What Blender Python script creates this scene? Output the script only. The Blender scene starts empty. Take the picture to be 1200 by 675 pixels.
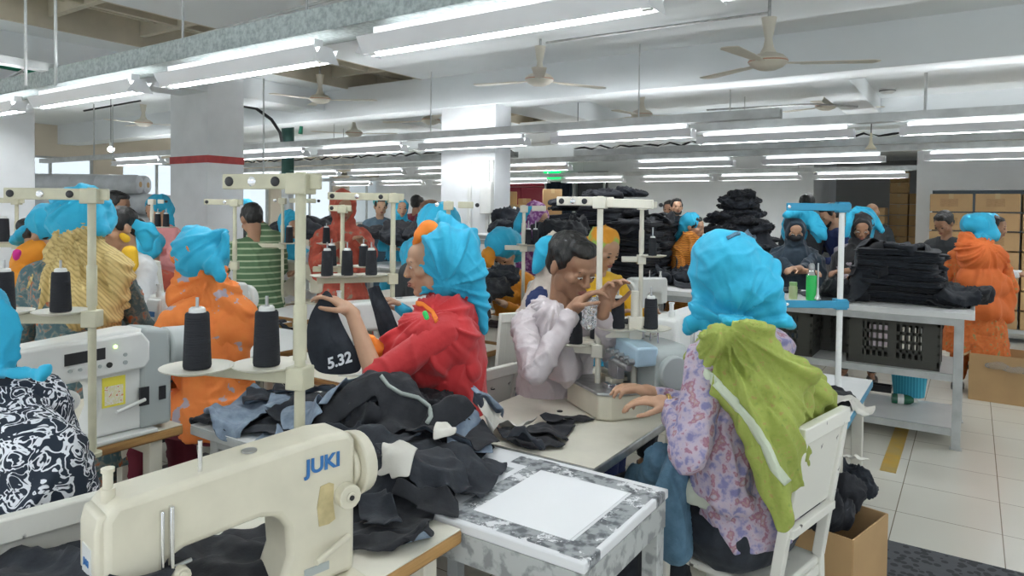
import bpy, bmesh, math, random
import numpy as np
from math import sin, cos, pi, radians, atan2, sqrt
from mathutils import Vector, Matrix, noise, Quaternion
random.seed(7); np.random.seed(7)
scn = bpy.context.scene
COL = scn.collection
TMP = bpy.data.scenes.new('tmp_build')
# ---------------------------------------------------------------- camera basis
FPX = 807.0; YAW = radians(33.8); PIT = .0244; ROL = .0123; CY = 266.0
CAM = Vector((0, 0, 1.5))
_h = Vector((-sin(YAW), cos(YAW), 0)); _r = Vector((cos(YAW), sin(YAW), 0)); _z = Vector((0, 0, 1))
FW = _h*cos(PIT) - _z*sin(PIT); _u = _z*cos(PIT) + _h*sin(PIT)
RT = _r*cos(ROL) + _u*sin(ROL); UP = _u*cos(ROL) - _r*sin(ROL)
def ray(x, y): return FW + RT*((x-600)/FPX) + UP*((CY-y)/FPX)
def P(x, y, D): return CAM + ray(x, y)*D
def PZ(x, y, z):
    v = ray(x, y); return CAM + v*((z-1.5)/v.z)
def PY(x, y, Y):
    v = ray(x, y); return CAM + v*(Y/v.y)
# ---------------------------------------------------------------- materials
MATS = {}
def mat(name, col, rough=.6, metal=0, var=0, vscale=6, bump=0, bscale=40, emit=None, estr=0, col2=None, trans=0, ior=1.45, sheen=0, alpha=1, stretch=(1,1,1), coat=0, detail=4, lo=.35, hi=.65):
    if name in MATS: return MATS[name]
    m = bpy.data.materials.new(name); m.use_nodes = True
    nt = m.node_tree; b = nt.nodes['Principled BSDF']
    c = tuple(col)+(1,)
    b.inputs['Base Color'].default_value = c
    b.inputs['Roughness'].default_value = rough; b.inputs['Metallic'].default_value = metal
    if trans: b.inputs['Transmission Weight'].default_value = trans; b.inputs['IOR'].default_value = ior
    if sheen: b.inputs['Sheen Weight'].default_value = sheen
    if coat: b.inputs['Coat Weight'].default_value = coat
    if alpha < 1: b.inputs['Alpha'].default_value = alpha
    if emit: b.inputs['Emission Color'].default_value = tuple(emit)+(1,); b.inputs['Emission Strength'].default_value = estr
    if var or col2 or bump:
        tc = nt.nodes.new('ShaderNodeTexCoord'); mp = nt.nodes.new('ShaderNodeMapping')
        mp.inputs['Scale'].default_value = stretch
        nt.links.new(tc.outputs['Object'], mp.inputs['Vector'])
    if var or col2:
        n = nt.nodes.new('ShaderNodeTexNoise'); n.inputs['Scale'].default_value = vscale; n.inputs['Detail'].default_value = detail
        nt.links.new(mp.outputs['Vector'], n.inputs['Vector'])
        r = nt.nodes.new('ShaderNodeValToRGB'); r.color_ramp.elements[0].position = lo; r.color_ramp.elements[1].position = hi
        c2 = col2 if col2 else tuple(max(0, k*(1-var)) for k in col)
        r.color_ramp.elements[0].color = tuple(c2)+(1,); r.color_ramp.elements[1].color = c
        nt.links.new(n.outputs['Fac'], r.inputs['Fac']); nt.links.new(r.outputs['Color'], b.inputs['Base Color'])
    if bump:
        n2 = nt.nodes.new('ShaderNodeTexNoise'); n2.inputs['Scale'].default_value = bscale; n2.inputs['Detail'].default_value = 3
        nt.links.new(mp.outputs['Vector'], n2.inputs['Vector'])
        bp = nt.nodes.new('ShaderNodeBump'); bp.inputs['Strength'].default_value = bump; bp.inputs['Distance'].default_value = .01
        nt.links.new(n2.outputs['Fac'], bp.inputs['Height']); nt.links.new(bp.outputs['Normal'], b.inputs['Normal'])
    MATS[name] = m
    return m
def pattern(name, stops, scale=20, rough=.8, kind='NOISE', stretch=(1,1,1), bump=.2, mode='CONSTANT', detail=2, dist=0, wdir='Z', coords='Object', sheen=0):
    """printed fabric: a noise / voronoi / wave value cut into flat colours"""
    if name in MATS: return MATS[name]
    m = bpy.data.materials.new(name); m.use_nodes = True
    nt = m.node_tree; b = nt.nodes['Principled BSDF']; b.inputs['Roughness'].default_value = rough
    if sheen: b.inputs['Sheen Weight'].default_value = sheen
    tc = nt.nodes.new('ShaderNodeTexCoord'); mp = nt.nodes.new('ShaderNodeMapping'); mp.inputs['Scale'].default_value = stretch
    nt.links.new(tc.outputs[coords], mp.inputs['Vector'])
    if kind == 'NOISE':
        n = nt.nodes.new('ShaderNodeTexNoise'); n.inputs['Scale'].default_value = scale; n.inputs['Detail'].default_value = detail; n.inputs['Distortion'].default_value = dist; o = n.outputs['Fac']
    elif kind == 'VORONOI':
        n = nt.nodes.new('ShaderNodeTexVoronoi'); n.inputs['Scale'].default_value = scale; o = n.outputs['Distance']
    else:
        n = nt.nodes.new('ShaderNodeTexWave'); n.inputs['Scale'].default_value = scale; n.inputs['Distortion'].default_value = dist; n.bands_direction = wdir; n.inputs['Detail'].default_value = 1; o = n.outputs['Fac']
    nt.links.new(mp.outputs['Vector'], n.inputs['Vector'])
    r = nt.nodes.new('ShaderNodeValToRGB'); cr = r.color_ramp; cr.interpolation = mode
    while len(cr.elements) > 1: cr.elements.remove(cr.elements[-1])
    cr.elements[0].position = stops[0][0]; cr.elements[0].color = tuple(stops[0][1])+(1,)
    for p, c in stops[1:]:
        e = cr.elements.new(p); e.color = tuple(c)+(1,)
    nt.links.new(o, r.inputs['Fac']); nt.links.new(r.outputs['Color'], b.inputs['Base Color'])
    if bump:
        n2 = nt.nodes.new('ShaderNodeTexNoise'); n2.inputs['Scale'].default_value = 25; nt.links.new(tc.outputs['Object'], n2.inputs['Vector'])
        bp = nt.nodes.new('ShaderNodeBump'); bp.inputs['Strength'].default_value = bump; bp.inputs['Distance'].default_value = .01
        nt.links.new(n2.outputs['Fac'], bp.inputs['Height']); nt.links.new(bp.outputs['Normal'], b.inputs['Normal'])
    MATS[name] = m
    return m
M = {}
M['white'] = mat('wall_white_paint', (.87,.89,.90), .75, var=.06, vscale=2.5, bump=.08, bscale=30)
M['colwhite'] = mat('column_paint', (.87,.89,.90), .7, var=.10, vscale=3, bump=.1, bscale=25)
M['ceil'] = mat('ceiling_paint', (.81,.845,.85), .85, var=.07, vscale=1.2, bump=.1, bscale=12)
M['beige'] = mat('coffer_beige', (.62,.57,.45), .85, var=.22, vscale=3)
M['cream'] = mat('machine_cream', (.72,.68,.54), .38, var=.10, vscale=9, coat=.2)
M['cream2'] = mat('table_cream_laminate', (.76,.73,.62), .42, var=.12, vscale=7, bump=.03)
M['standcream'] = mat('stand_cream_paint', (.62,.60,.44), .45, var=.16, vscale=14)
M['mwhite'] = mat('machine_white', (.78,.79,.76), .35, coat=.2, var=.06, vscale=10)
M['mgrey'] = mat('machine_grey', (.42,.46,.45), .4)
M['mblue'] = mat('machine_pale_blue', (.42,.58,.68), .4, var=.1, vscale=15)
M['ply'] = mat('plywood_edge', (.46,.26,.09), .65, col2=(.24,.12,.04), vscale=5, stretch=(1,1,14), bump=.15)
M['steel'] = mat('worn_steel', (.55,.56,.56), .35, metal=.85, var=.3, vscale=20)
M['chrome'] = mat('chrome_metal', (.8,.8,.8), .15, metal=1)
M['galv'] = mat('galvanised_steel', (.42,.47,.46), .5, metal=.35, col2=(.26,.30,.29), vscale=45, detail=6)
M['railgrey'] = mat('rail_grey_paint', (.60,.62,.61), .5, metal=.1, var=.2, vscale=8)
M['black'] = mat('black_rubber', (.012,.012,.013), .6)
M['blackpl'] = mat('black_plastic', (.02,.02,.022), .4)
M['thread'] = mat('black_thread', (.016,.018,.024), .8, bump=.6, bscale=60, stretch=(.2,.2,8))
M['denim'] = mat('dark_denim', (.011,.014,.021), .85, col2=(.019,.024,.034), vscale=35, bump=.12, bscale=120, sheen=.06)
M['denim2'] = mat('charcoal_denim', (.019,.024,.034), .85, col2=(.012,.015,.022), vscale=25, bump=.12, bscale=120, sheen=.06)
M['denim3'] = mat('pale_denim_reverse', (.25,.32,.40), .85, col2=(.17,.22,.29), vscale=40, bump=.12, bscale=120)
M['denimblue'] = mat('mid_blue_denim', (.10,.20,.29), .85, col2=(.07,.15,.22), vscale=30, bump=.3, bscale=120)
M['denimbk'] = mat('black_denim', (.007,.008,.012), .8, col2=(.014,.016,.022), vscale=20, bump=.12, bscale=100, sheen=.05)
M['lining'] = mat('pocket_lining', (.62,.60,.54), .85, bump=.2)
M['card'] = mat('brown_cardboard', (.50,.32,.15), .8, var=.12, vscale=4)
M['card2'] = mat('light_cardboard', (.56,.36,.16), .8, var=.1, vscale=4)
M['chairw'] = mat('chair_white_paint', (.76,.75,.68), .45, col2=(.10,.09,.08), vscale=18, detail=5, lo=.29, hi=.33)
M['tablew'] = mat('white_table_paint', (.80,.81,.80), .4, var=.05, vscale=6)
M['greypaint'] = mat('grey_paint', (.48,.50,.49), .45, var=.15, vscale=12)
M['tube'] = mat('tube_light_glow', (1,1,1), .5, emit=(.94,.97,1), estr=25)
M['hood'] = mat('reflector_white', (.82,.83,.84), .3, var=.05)
M['cyan'] = mat('turquoise_cotton', (.018,.42,.64), .7, col2=(.014,.36,.57), vscale=8, bump=.35, bscale=22, sheen=.1)
M['bluepaint'] = mat('blue_paint', (.03,.30,.50), .4, var=.15)
M['green'] = mat('green_plastic', (.01,.22,.12), .4)
M['greenbr'] = mat('bright_green_plastic', (.04,.72,.16), .35)
M['plastic'] = mat('clear_plastic', (.9,.92,.93), .08, trans=.85)
M['plasticgrey'] = mat('grey_wrap', (.52,.54,.55), .35, var=.25, vscale=7, bump=.4, bscale=15)
M['skin'] = mat('skin_brown', (.36,.19,.11), .5, var=.08, vscale=14)
M['skin2'] = mat('skin_tan', (.50,.29,.18), .5, var=.08, vscale=14)
M['skin3'] = mat('skin_dark', (.20,.10,.06), .5, var=.08, vscale=14)
M['lip'] = mat('lip_skin', (.28,.09,.07), .5)
M['hair'] = mat('black_hair', (.010,.009,.008), .45, bump=.6, bscale=90, stretch=(1,1,.25))
M['eye'] = mat('dark_eye', (.03,.02,.015), .2)
M['eyew'] = mat('eye_white', (.75,.72,.68), .3)
M['gold'] = mat('gold', (.75,.52,.15), .3, metal=.8)
def wrinkle(names, scale=7, strength=.7, dist=.02, stretch=(1,1,.55)):
    for nm in names:
        m = MATS[nm]; nt = m.node_tree; b = nt.nodes['Principled BSDF']
        tc = nt.nodes.new('ShaderNodeTexCoord'); mp = nt.nodes.new('ShaderNodeMapping'); mp.inputs['Scale'].default_value = stretch
        nt.links.new(tc.outputs['Object'], mp.inputs['Vector']); n = nt.nodes.new('ShaderNodeTexNoise'); n.noise_type = 'RIDGED_MULTIFRACTAL'
        n.inputs['Scale'].default_value = scale; n.inputs['Detail'].default_value = 2.5; n.inputs['Distortion'].default_value = .6
        nt.links.new(mp.outputs['Vector'], n.inputs['Vector']); bp = nt.nodes.new('ShaderNodeBump'); bp.inputs['Strength'].default_value = strength; bp.inputs['Distance'].default_value = dist
        nt.links.new(n.outputs['Fac'], bp.inputs['Height'])
        old = b.inputs['Normal'].links[0].from_socket if b.inputs['Normal'].links else None
        if old: nt.links.new(old, bp.inputs['Normal'])
        nt.links.new(bp.outputs['Normal'], b.inputs['Normal'])
# ---------------------------------------------------------------- mesh builder
def basis(axis):
    a = Vector(axis).normalized(); t = Vector((0,0,1)) if abs(a.z) < .9 else Vector((1,0,0))
    u = a.cross(t).normalized(); v = a.cross(u).normalized(); return u, v, a
class MB:
    def __init__(s): s.v = []; s.f = []; s.m = []; s.cur = 0; s.T = None
    def _a(s, vs, fs):
        o = len(s.v)
        if s.T is not None: vs = [s.T @ Vector(v) for v in vs]
        s.v += [tuple(v) for v in vs]; s.f += [tuple(i+o for i in f) for f in fs]; s.m += [s.cur]*len(fs); return s
    def box(s, c, d, rz=0, R=None):
        x, y, z = (k/2 for k in d); c = Vector(c)
        R = R or Matrix.Rotation(rz, 3, 'Z')
        vs = [c + R @ Vector((a*x, b*y, e*z)) for a in (-1,1) for b in (-1,1) for e in (-1,1)]
        return s._a(vs, [(0,1,3,2),(4,6,7,5),(0,4,5,1),(2,3,7,6),(0,2,6,4),(1,5,7,3)])
    def bar(s, p0, p1, w, h, up=(0,0,1)):
        p0 = Vector(p0); p1 = Vector(p1); a = (p1-p0).normalized(); up = Vector(up)
        if abs(a.dot(up)) > .95: up = Vector((0,1,0))
        u = a.cross(up).normalized(); v = u.cross(a).normalized(); vs = []
        for p in (p0, p1):
            for i, j in ((-1,-1),(1,-1),(1,1),(-1,1)): vs.append(p+u*(i*w/2)+v*(j*h/2))
        return s._a(vs, [(0,3,2,1),(4,5,6,7),(0,1,5,4),(1,2,6,5),(2,3,7,6),(3,0,4,7)])
    def cyl(s, p0, p1, r0, r1=None, n=12, cap=True):
        r1 = r0 if r1 is None else r1; p0 = Vector(p0); p1 = Vector(p1); u, v, a = basis(p1-p0); vs = []
        for p, r in ((p0, r0), (p1, r1)):
            for i in range(n):
                t = 2*pi*i/n; vs.append(p + u*(r*cos(t)) + v*(r*sin(t)))
        fs = [(i, i+n, (i+1) % n+n, (i+1) % n) for i in range(n)]
        if cap: fs += [tuple(range(n)), tuple(reversed(range(n, 2*n)))]
        return s._a(vs, fs)
    def tube(s, pts, r, n=8, closed=False):
        pts = [Vector(p) for p in pts]; L = len(pts); vs = []; pu = None
        for i, p in enumerate(pts):
            d = (pts[min(i+1, L-1)]-pts[max(i-1, 0)]) if not closed else (pts[(i+1) % L]-pts[i-1])
            d.normalize()
            if pu is None: u, v, _ = basis(d)
            else:
                u = (pu - d*pu.dot(d)).normalized(); v = d.cross(u)
            pu = u; rr = r[i] if isinstance(r, (list, tuple)) else r
            for k in range(n):
                t = 2*pi*k/n; vs.append(p+u*(rr*cos(t))+v*(rr*sin(t)))
        fs = []
        for i in range(L if closed else L-1):
            j = (i+1) % L
            for k in range(n): fs.append((i*n+k, i*n+(k+1) % n, j*n+(k+1) % n, j*n+k))
        if not closed: fs += [tuple(reversed(range(n))), tuple(range((L-1)*n, L*n))]
        return s._a(vs, fs)
    def lathe(s, prof, c=(0,0,0), axis=(0,0,1), n=20):
        c = Vector(c); u, v, a = basis(axis); vs = []; fs = []
        for r, z in prof:
            for k in range(n):
                t = 2*pi*k/n; vs.append(c+a*z+u*(r*cos(t))+v*(r*sin(t)))
        for i in range(len(prof)-1):
            for k in range(n): fs.append((i*n+k, (i+1)*n+k, (i+1)*n+(k+1) % n, i*n+(k+1) % n))
        fs += [tuple(range(n)), tuple(reversed(range((len(prof)-1)*n, len(prof)*n)))]
        return s._a(vs, fs)
    def ball(s, c, r, n=12, m=8, R=None):
        r = (r, r, r) if isinstance(r, (int, float)) else r; c = Vector(c); vs = []; fs = []
        for i in range(m+1):
            a = pi*i/m
            for k in range(n):
                t = 2*pi*k/n; q = Vector((r[0]*sin(a)*cos(t), r[1]*sin(a)*sin(t), r[2]*cos(a)))
                vs.append(c + (R @ q if R else q))
        for i in range(m):
            for k in range(n): fs.append((i*n+k, (i+1)*n+k, (i+1)*n+(k+1) % n, i*n+(k+1) % n))
        return s._a(vs, fs)
    def caps(s, p0, p1, r0, r1=None, n=10):
        r1 = r0 if r1 is None else r1
        s.ball(p0, r0, n, 6); s.ball(p1, r1, n, 6); return s.cyl(p0, p1, r0, r1, n)
    def chain(s, pts, rs, n=10):
        for i in range(len(pts)-1): s.caps(pts[i], pts[i+1], rs[i], rs[i+1], n)
        return s
    def loft(s, rings, n=24, closed=True):
        """rings: (centre, rx, ry, rot[, tiltx]) ellipses, mostly horizontal"""
        vs = []; fs = []
        for rg in rings:
            c, rx, ry, rot = Vector(rg[0]), rg[1], rg[2], rg[3]
            T = Matrix.Rotation(rot, 3, 'Z') @ (Matrix.Rotation(rg[4], 3, 'X') if len(rg) > 4 else Matrix.Identity(3))
            for k in range(n):
                t = 2*pi*k/n; vs.append(c + T @ Vector((rx*cos(t), ry*sin(t), 0)))
        for i in range(len(rings)-1):
            for k in range(n): fs.append((i*n+k, i*n+(k+1) % n, (i+1)*n+(k+1) % n, (i+1)*n+k))
        fs += [tuple(reversed(range(n))), tuple(range((len(rings)-1)*n, len(rings)*n))]
        return s._a(vs, fs)
    def prism(s, pts, t0, t1, plane='xz'):
        """polygon extruded along the third axis"""
        def q(a, b, t): return {'xz': (a, t, b), 'xy': (a, b, t), 'yz': (t, a, b)}[plane]
        n = len(pts); vs = [q(a, b, t0) for a, b in pts]+[q(a, b, t1) for a, b in pts]
        return s._a(vs, [tuple(range(n)), tuple(reversed(range(n, 2*n)))]+[(i, i+n, (i+1) % n+n, (i+1) % n) for i in range(n)])
    def grid(s, fn, nu, nv):
        vs = [fn(i/(nu-1), j/(nv-1)) for i in range(nu) for j in range(nv)]
        return s._a(vs, [(i*nv+j, (i+1)*nv+j, (i+1)*nv+j+1, i*nv+j+1) for i in range(nu-1) for j in range(nv-1)])
    def mesh(s, name, ms, smooth=True, ang=35, fix=True):
        me = bpy.data.meshes.new(name); me.from_pydata(s.v, [], s.f); me.update()
        if fix:
            bm = bmesh.new(); bm.from_mesh(me); bmesh.ops.recalc_face_normals(bm, faces=bm.faces); bm.to_mesh(me); bm.free()
        ms = ms if isinstance(ms, (list, tuple)) else [ms]
        for m in ms: me.materials.append(m)
        if len(ms) > 1: me.polygons.foreach_set('material_index', s.m)
        if smooth:
            me.shade_smooth()
            if ang: me.set_sharp_from_angle(angle=radians(ang))
        return me
    def build(s, name, ms, parent=None, bevel=0, seg=2, **k):
        return link(name, s.mesh(name, ms, **k), parent, bevel, seg)
def link(name, me, parent=None, bevel=0, seg=2, solid=0, subs=0):
    o = bpy.data.objects.new(name, me); COL.objects.link(o)
    if parent: o.parent = parent
    if solid: b = o.modifiers.new('s', 'SOLIDIFY'); b.thickness = solid; b.offset = 0
    if subs: b = o.modifiers.new('u', 'SUBSURF'); b.levels = subs; b.render_levels = subs
    if bevel:
        b = o.modifiers.new('b', 'BEVEL'); b.width = bevel; b.segments = seg; b.limit_method = 'ANGLE'; b.angle_limit = radians(40)
    return o
def tag(o, label=None, cat=None, group=None, kind=None):
    if label: o['label'] = label
    if cat: o['category'] = cat
    if group: o['group'] = group
    if kind: o['kind'] = kind
    return o
def thing(name, label, cat, loc=(0,0,0), rz=0, group=None):
    o = bpy.data.objects.new(name, None); COL.objects.link(o); o.empty_display_size = .05
    o.location = loc; o.rotation_euler = (0, 0, rz); return tag(o, label, cat, group)
def kids(o): return [c for c in bpy.data.objects if c.parent == o]
def dup(root, loc=None, rz=None, label=None, group=None):
    def cp(o, par):
        c = o.copy(); COL.objects.link(c)
        if par is not None: c.parent = par
        for ch in kids(o): cp(ch, c)
        return c
    r = cp(root, None)
    if loc is not None: r.location = loc
    if rz is not None: r.rotation_euler[2] = rz
    if label: r['label'] = label
    if group: r['group'] = group
    return r
def struct(name, mb, m, **k):
    return tag(mb.build(name, m, **k), kind='structure')
def text_mesh(txt, size, extrude=.0006, bold=False, shear=0, spacing=1):
    cu = bpy.data.curves.new('txt', 'FONT'); cu.body = txt; cu.size = size; cu.extrude = extrude; cu.align_x = 'CENTER'; cu.align_y = 'CENTER'
    cu.shear = shear; cu.space_character = spacing
    if bold: cu.offset = size*.03
    o = bpy.data.objects.new('txt', cu); TMP.collection.objects.link(o)
    vl = TMP.view_layers[0]; vl.update(); me = bpy.data.meshes.new_from_object(o.evaluated_get(vl.depsgraph))
    bpy.data.objects.remove(o); return me
def text(name, txt, size, m, parent, loc, rot, label=None, **k):
    me = text_mesh(txt, size, **k); me.materials.clear(); me.materials.append(m)
    o = link(name, me, parent); o.location = loc; o.rotation_euler = rot
    if label: o['label'] = label
    return o
def blob(mb, voxel, smooth=3, folds=None, seed=0, sfac=.5):
    """union of overlapping solids -> one continuous skin. folds: list of (amp, fx, fy, fz[, ridge])"""
    me = mb.mesh('b', MATS['skin_brown'], smooth=False, fix=True)
    o = bpy.data.objects.new('b', me); TMP.collection.objects.link(o)
    r = o.modifiers.new('r', 'REMESH'); r.mode = 'VOXEL'; r.voxel_size = voxel
    if smooth:
        sm = o.modifiers.new('s', 'SMOOTH'); sm.iterations = smooth; sm.factor = sfac
    vl = TMP.view_layers[0]; vl.update(); me2 = bpy.data.meshes.new_from_object(o.evaluated_get(vl.depsgraph))
    bpy.data.objects.remove(o); bpy.data.meshes.remove(me)
    if folds:
        n = len(me2.vertices); co = np.empty(n*3); me2.vertices.foreach_get('co', co); co = co.reshape(-1, 3)
        no = np.empty(n*3); me2.vertices.foreach_get('normal', no); no = no.reshape(-1, 3)
        dsp = np.zeros(n); off = seed*13.7
        for fd in folds:
            if isinstance(fd, dict):
                a = fd['amp']; k = fd['k']; c0 = Vector(fd['c']) if 'c' in fd else None; ax = Vector(fd['axis']).normalized(); u_, v_, _w = basis(ax)
                for i in range(n):
                    p_ = Vector(co[i]); w_ = noise.noise(p_*5+Vector((off, 0, 0)))*.35
                    if c0 is not None:
                        d_ = p_-c0; th = atan2(d_.dot(v_), d_.dot(u_)); L_ = sqrt(d_.dot(v_)**2+d_.dot(u_)**2); q = noise.noise((cos(th)*k+w_, sin(th)*k-w_, L_*fd.get('along', 1.2)+off)); m_ = min(1, L_/.08)
                    else:
                        q = noise.noise((p_.dot(u_)*k+w_, p_.dot(v_)*k+w_, p_.dot(ax)*fd.get('along', 1.2)+off)); m_ = 1
                    r_ = max(0, 1-abs(q)*3.6); dsp[i] += a*(r_*r_*(3-2*r_)-.35)*m_
                continue
            a, fx, fy, fz = fd[:4]; ridge = len(fd) > 4 and fd[4]
            for i in range(n):
                q = noise.noise((co[i,0]*fx+off, co[i,1]*fy+off, co[i,2]*fz-off))
                if ridge:
                    w_ = noise.noise((co[i,0]*fx*.45-off, co[i,1]*fy*.45, co[i,2]*fz*.45+7))*.9; q = noise.noise((co[i,0]*fx+off+w_, co[i,1]*fy+off-w_, co[i,2]*fz-off+w_*.5)); r_ = max(0, 1-abs(q)*4.0); dsp[i] += a*(r_*r_-.3)*.8
                else: dsp[i] += a*q
        co = co + no*dsp[:, None]
        me2.vertices.foreach_set('co', co.ravel()); me2.update()
    me2.shade_smooth()
    return me2
def blobobj(name, mb, voxel, m, parent=None, smooth=3, folds=None, seed=0, decim=0):
    me = blob(mb, voxel, smooth, folds, seed); me.materials.clear(); me.materials.append(m); me.name = name
    return link(name, me, parent)
# ================================================================= ROOM
def floor_mat():
    m = bpy.data.materials.new('floor_tiles'); m.use_nodes = True; nt = m.node_tree; b = nt.nodes['Principled BSDF']
    tc = nt.nodes.new('ShaderNodeTexCoord'); mp = nt.nodes.new('ShaderNodeMapping'); mp.inputs['Location'].default_value = (.29, .0, 0)
    br = nt.nodes.new('ShaderNodeTexBrick'); br.offset = 0; br.squash = 1
    br.inputs['Scale'].default_value = 1; br.inputs['Brick Width'].default_value = .44; br.inputs['Row Height'].default_value = .44
    br.inputs['Mortar Size'].default_value = .0025; br.inputs['Mortar Smooth'].default_value = .1; br.inputs['Bias'].default_value = 0
    br.inputs['Color1'].default_value = (.74,.72,.64,1); br.inputs['Color2'].default_value = (.71,.69,.61,1); br.inputs['Mortar'].default_value = (.26,.23,.17,1)
    nt.links.new(tc.outputs['Object'], mp.inputs['Vector']); nt.links.new(mp.outputs['Vector'], br.inputs['Vector'])
    n = nt.nodes.new('ShaderNodeTexNoise'); n.inputs['Scale'].default_value = 1.7; n.inputs['Detail'].default_value = 6
    nt.links.new(tc.outputs['Object'], n.inputs['Vector'])
    mx = nt.nodes.new('ShaderNodeMix'); mx.data_type = 'RGBA'; mx.blend_type = 'MULTIPLY'; mx.inputs[0].default_value = .35
    nt.links.new(br.outputs['Color'], mx.inputs[6]); nt.links.new(n.outputs['Color'], mx.inputs[7])
    hs = nt.nodes.new('ShaderNodeRGBToBW'); nt.links.new(n.outputs['Color'], hs.inputs[0])
    rr = nt.nodes.new('ShaderNodeMapRange'); rr.inputs[1].default_value = .3; rr.inputs[2].default_value = .7; rr.inputs[3].default_value = .25; rr.inputs[4].default_value = .27
    nt.links.new(hs.outputs[0], rr.inputs[0]); nt.links.new(rr.outputs[0], b.inputs['Roughness'])
    cr = nt.nodes.new('ShaderNodeValToRGB'); cr.color_ramp.elements[0].position = .25; cr.color_ramp.elements[1].position = .75; cr.color_ramp.elements[0].color = (.94,.935,.92,1); cr.color_ramp.elements[1].color = (1,1,1,1)
    nt.links.new(hs.outputs[0], cr.inputs[0]); nt.links.new(cr.outputs[0], mx.inputs[7])
    mx.inputs[0].default_value = 1
    nt.links.new(mx.outputs[2], b.inputs['Base Color'])
    return m
struct('floor', MB().box((-3.5, 6, -.05), (23, 20, .1)), floor_mat(), smooth=False)
ZC = 2.89; ZB = 2.56
# ceiling slab made round the long sunken strip (X -6.12..-4.95)
SX0, SX1, SY0, SY1 = -6.12, -4.95, -2, 13.6
cl = MB()
for x0, x1 in ((-15, SX0), (SX1, 8)): cl.box(((x0+x1)/2, 5.8, ZC+.15), (x1-x0, 15.8, .3))
cl.box(((SX0+SX1)/2, 5.8, ZC+.42), (SX1-SX0+.1, 15.8, .3))
struct('ceiling', cl, M['ceil'], smooth=False)
# coffered panels in the strip
t = thing('coffered_ceiling_panel', 'long sunken strip of beige ribbed panels running across the ceiling', 'ceiling panel', ((SX0+SX1)/2, 5.8, ZC))
hw = (SX1-SX0)/2
MB().box((0, 0, .25), (2*hw, 15.6, .02)).build('panel_back', M['beige'], t)
for sx in (-1, 1): MB().box((sx*(hw-.012), 0, .12), (.024, 15.6, .24)).build('side_rail', M['beige'], t)
MB().box((0, 0, .17), (.05, 15.6, .14)).build('centre_rib', M['beige'], t)
for sx in (-.5, .5): MB().box((sx*hw, 0, .2), (.03, 15.6, .08)).build('long_rib', M['beige'], t)
for k in range(22): MB().box((0, -7.6+k*.72, .16), (2*hw-.06, .05, .14)).build('cross_rib', M['beige'], t)
# beams
def beam(x0, x1, y0, y1, zb, name='trim_%d'):
    beam.n += 1
    return struct('trim_%d' % beam.n, MB().box(((x0+x1)/2, (y0+y1)/2, (zb+ZC)/2+.01), (x1-x0, y1-y0, ZC-zb+.02)), M['ceil'], bevel=.006)
beam.n = 0
beam(-15, 8, 5.63, 5.98, ZB)
beam(-15, 8, 9.3, 9.65, ZB)
beam(-15, 8, 12.6, 12.95, ZB)
beam(-6.98, -6.48, -2, 5.62, 2.66); beam(-6.98, -6.48, 6.0, 9.28, 2.66)
beam(-4.62, -4.1, 6.0, 9.28, 2.66); beam(-1.3, -.95, 6.0, 9.28, 2.7)
# columns
def column(xc, yc, wx, wy, name, zt=ZB):
    o = struct(name, MB().box((xc, yc, zt/2), (wx, wy, zt)), M['colwhite'], bevel=.006)
    return o
c1 = P(243, 200, 7); c2 = P(580, 200, 6.9); c0 = P(-24, 200, 5.6)
colA = column(c1.x-.34, c1.y+.21, .68, .42, 'wall_column_near', 2.89)
column(c2.x-.35, c2.y+.14, .70, .28, 'wall_column_middle', 2.6)
column(c0.x-.35, c0.y+.2, .70, .40, 'wall_column_left', 2.89)
# narrow stub up to the beam on the right of the middle column
# red band on column 1
mred = mat('red_band_paint', (.55,.07,.07), .6, var=.2, vscale=12)
MB().box((c1.x-.34, c1.y+.21, P(243,186,7).z), (.688, .428, .075)).build('painted_band', mred, colA)
# back wall with the door gap left plain, right part steps back
YB = 13.5
xr = PY(953, 230, YB).x
struct('wall_back', MB().box(((-15+xr)/2, YB+.1, 1.45), (xr+15, .2, 2.9)), M['white'], smooth=False)
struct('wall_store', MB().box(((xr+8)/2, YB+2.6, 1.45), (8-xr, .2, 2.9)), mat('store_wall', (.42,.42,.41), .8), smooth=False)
struct('wall_store_side', MB().box((xr-.1, YB+1.35, 1.45), (.2, 2.5, 2.9)), M['white'], smooth=False)
struct('ceiling_store', MB().box(((xr+8)/2, YB+1.3, 2.75), (8-xr, 2.7, .3)), M['ceil'], smooth=False)
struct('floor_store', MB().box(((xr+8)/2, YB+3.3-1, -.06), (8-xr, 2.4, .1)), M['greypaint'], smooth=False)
# left outer wall with a row of openings to daylight
wl = MB(); XW = -13.5
wl.box((XW, 6, .55), (.2, 20, 1.1)); wl.box((XW, 6, 2.62), (.2, 20, .55))
for y in np.arange(-3, 16, 1.9): wl.box((XW, y, 1.7), (.2, .5, 1.4))
struct('wall_left', wl, mat('outer_wall_cream', (.72,.64,.52), .8), smooth=False)
for k, y in enumerate(np.arange(-2.05, 14, 1.9)):
    w = tag(bpy.data.objects.new('window_%d' % (k+1), None), kind='structure'); COL.objects.link(w); w.location = (XW, float(y), 1.1)
    f = MB()
    for z in (.02, 1.23): f.box((0, 0, z), (.05, 1.4, .04))
    for yy in (-.68, 0, .68): f.box((0, yy, .62), (.05, .04, 1.24))
    f.build('window_frame', M['railgrey'], w)
    MB().box((0, 0, .62), (.008, 1.36, 1.2)).build('pane', mat('window_glass', (.9,.95,.97), .05, trans=1), w)
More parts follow.
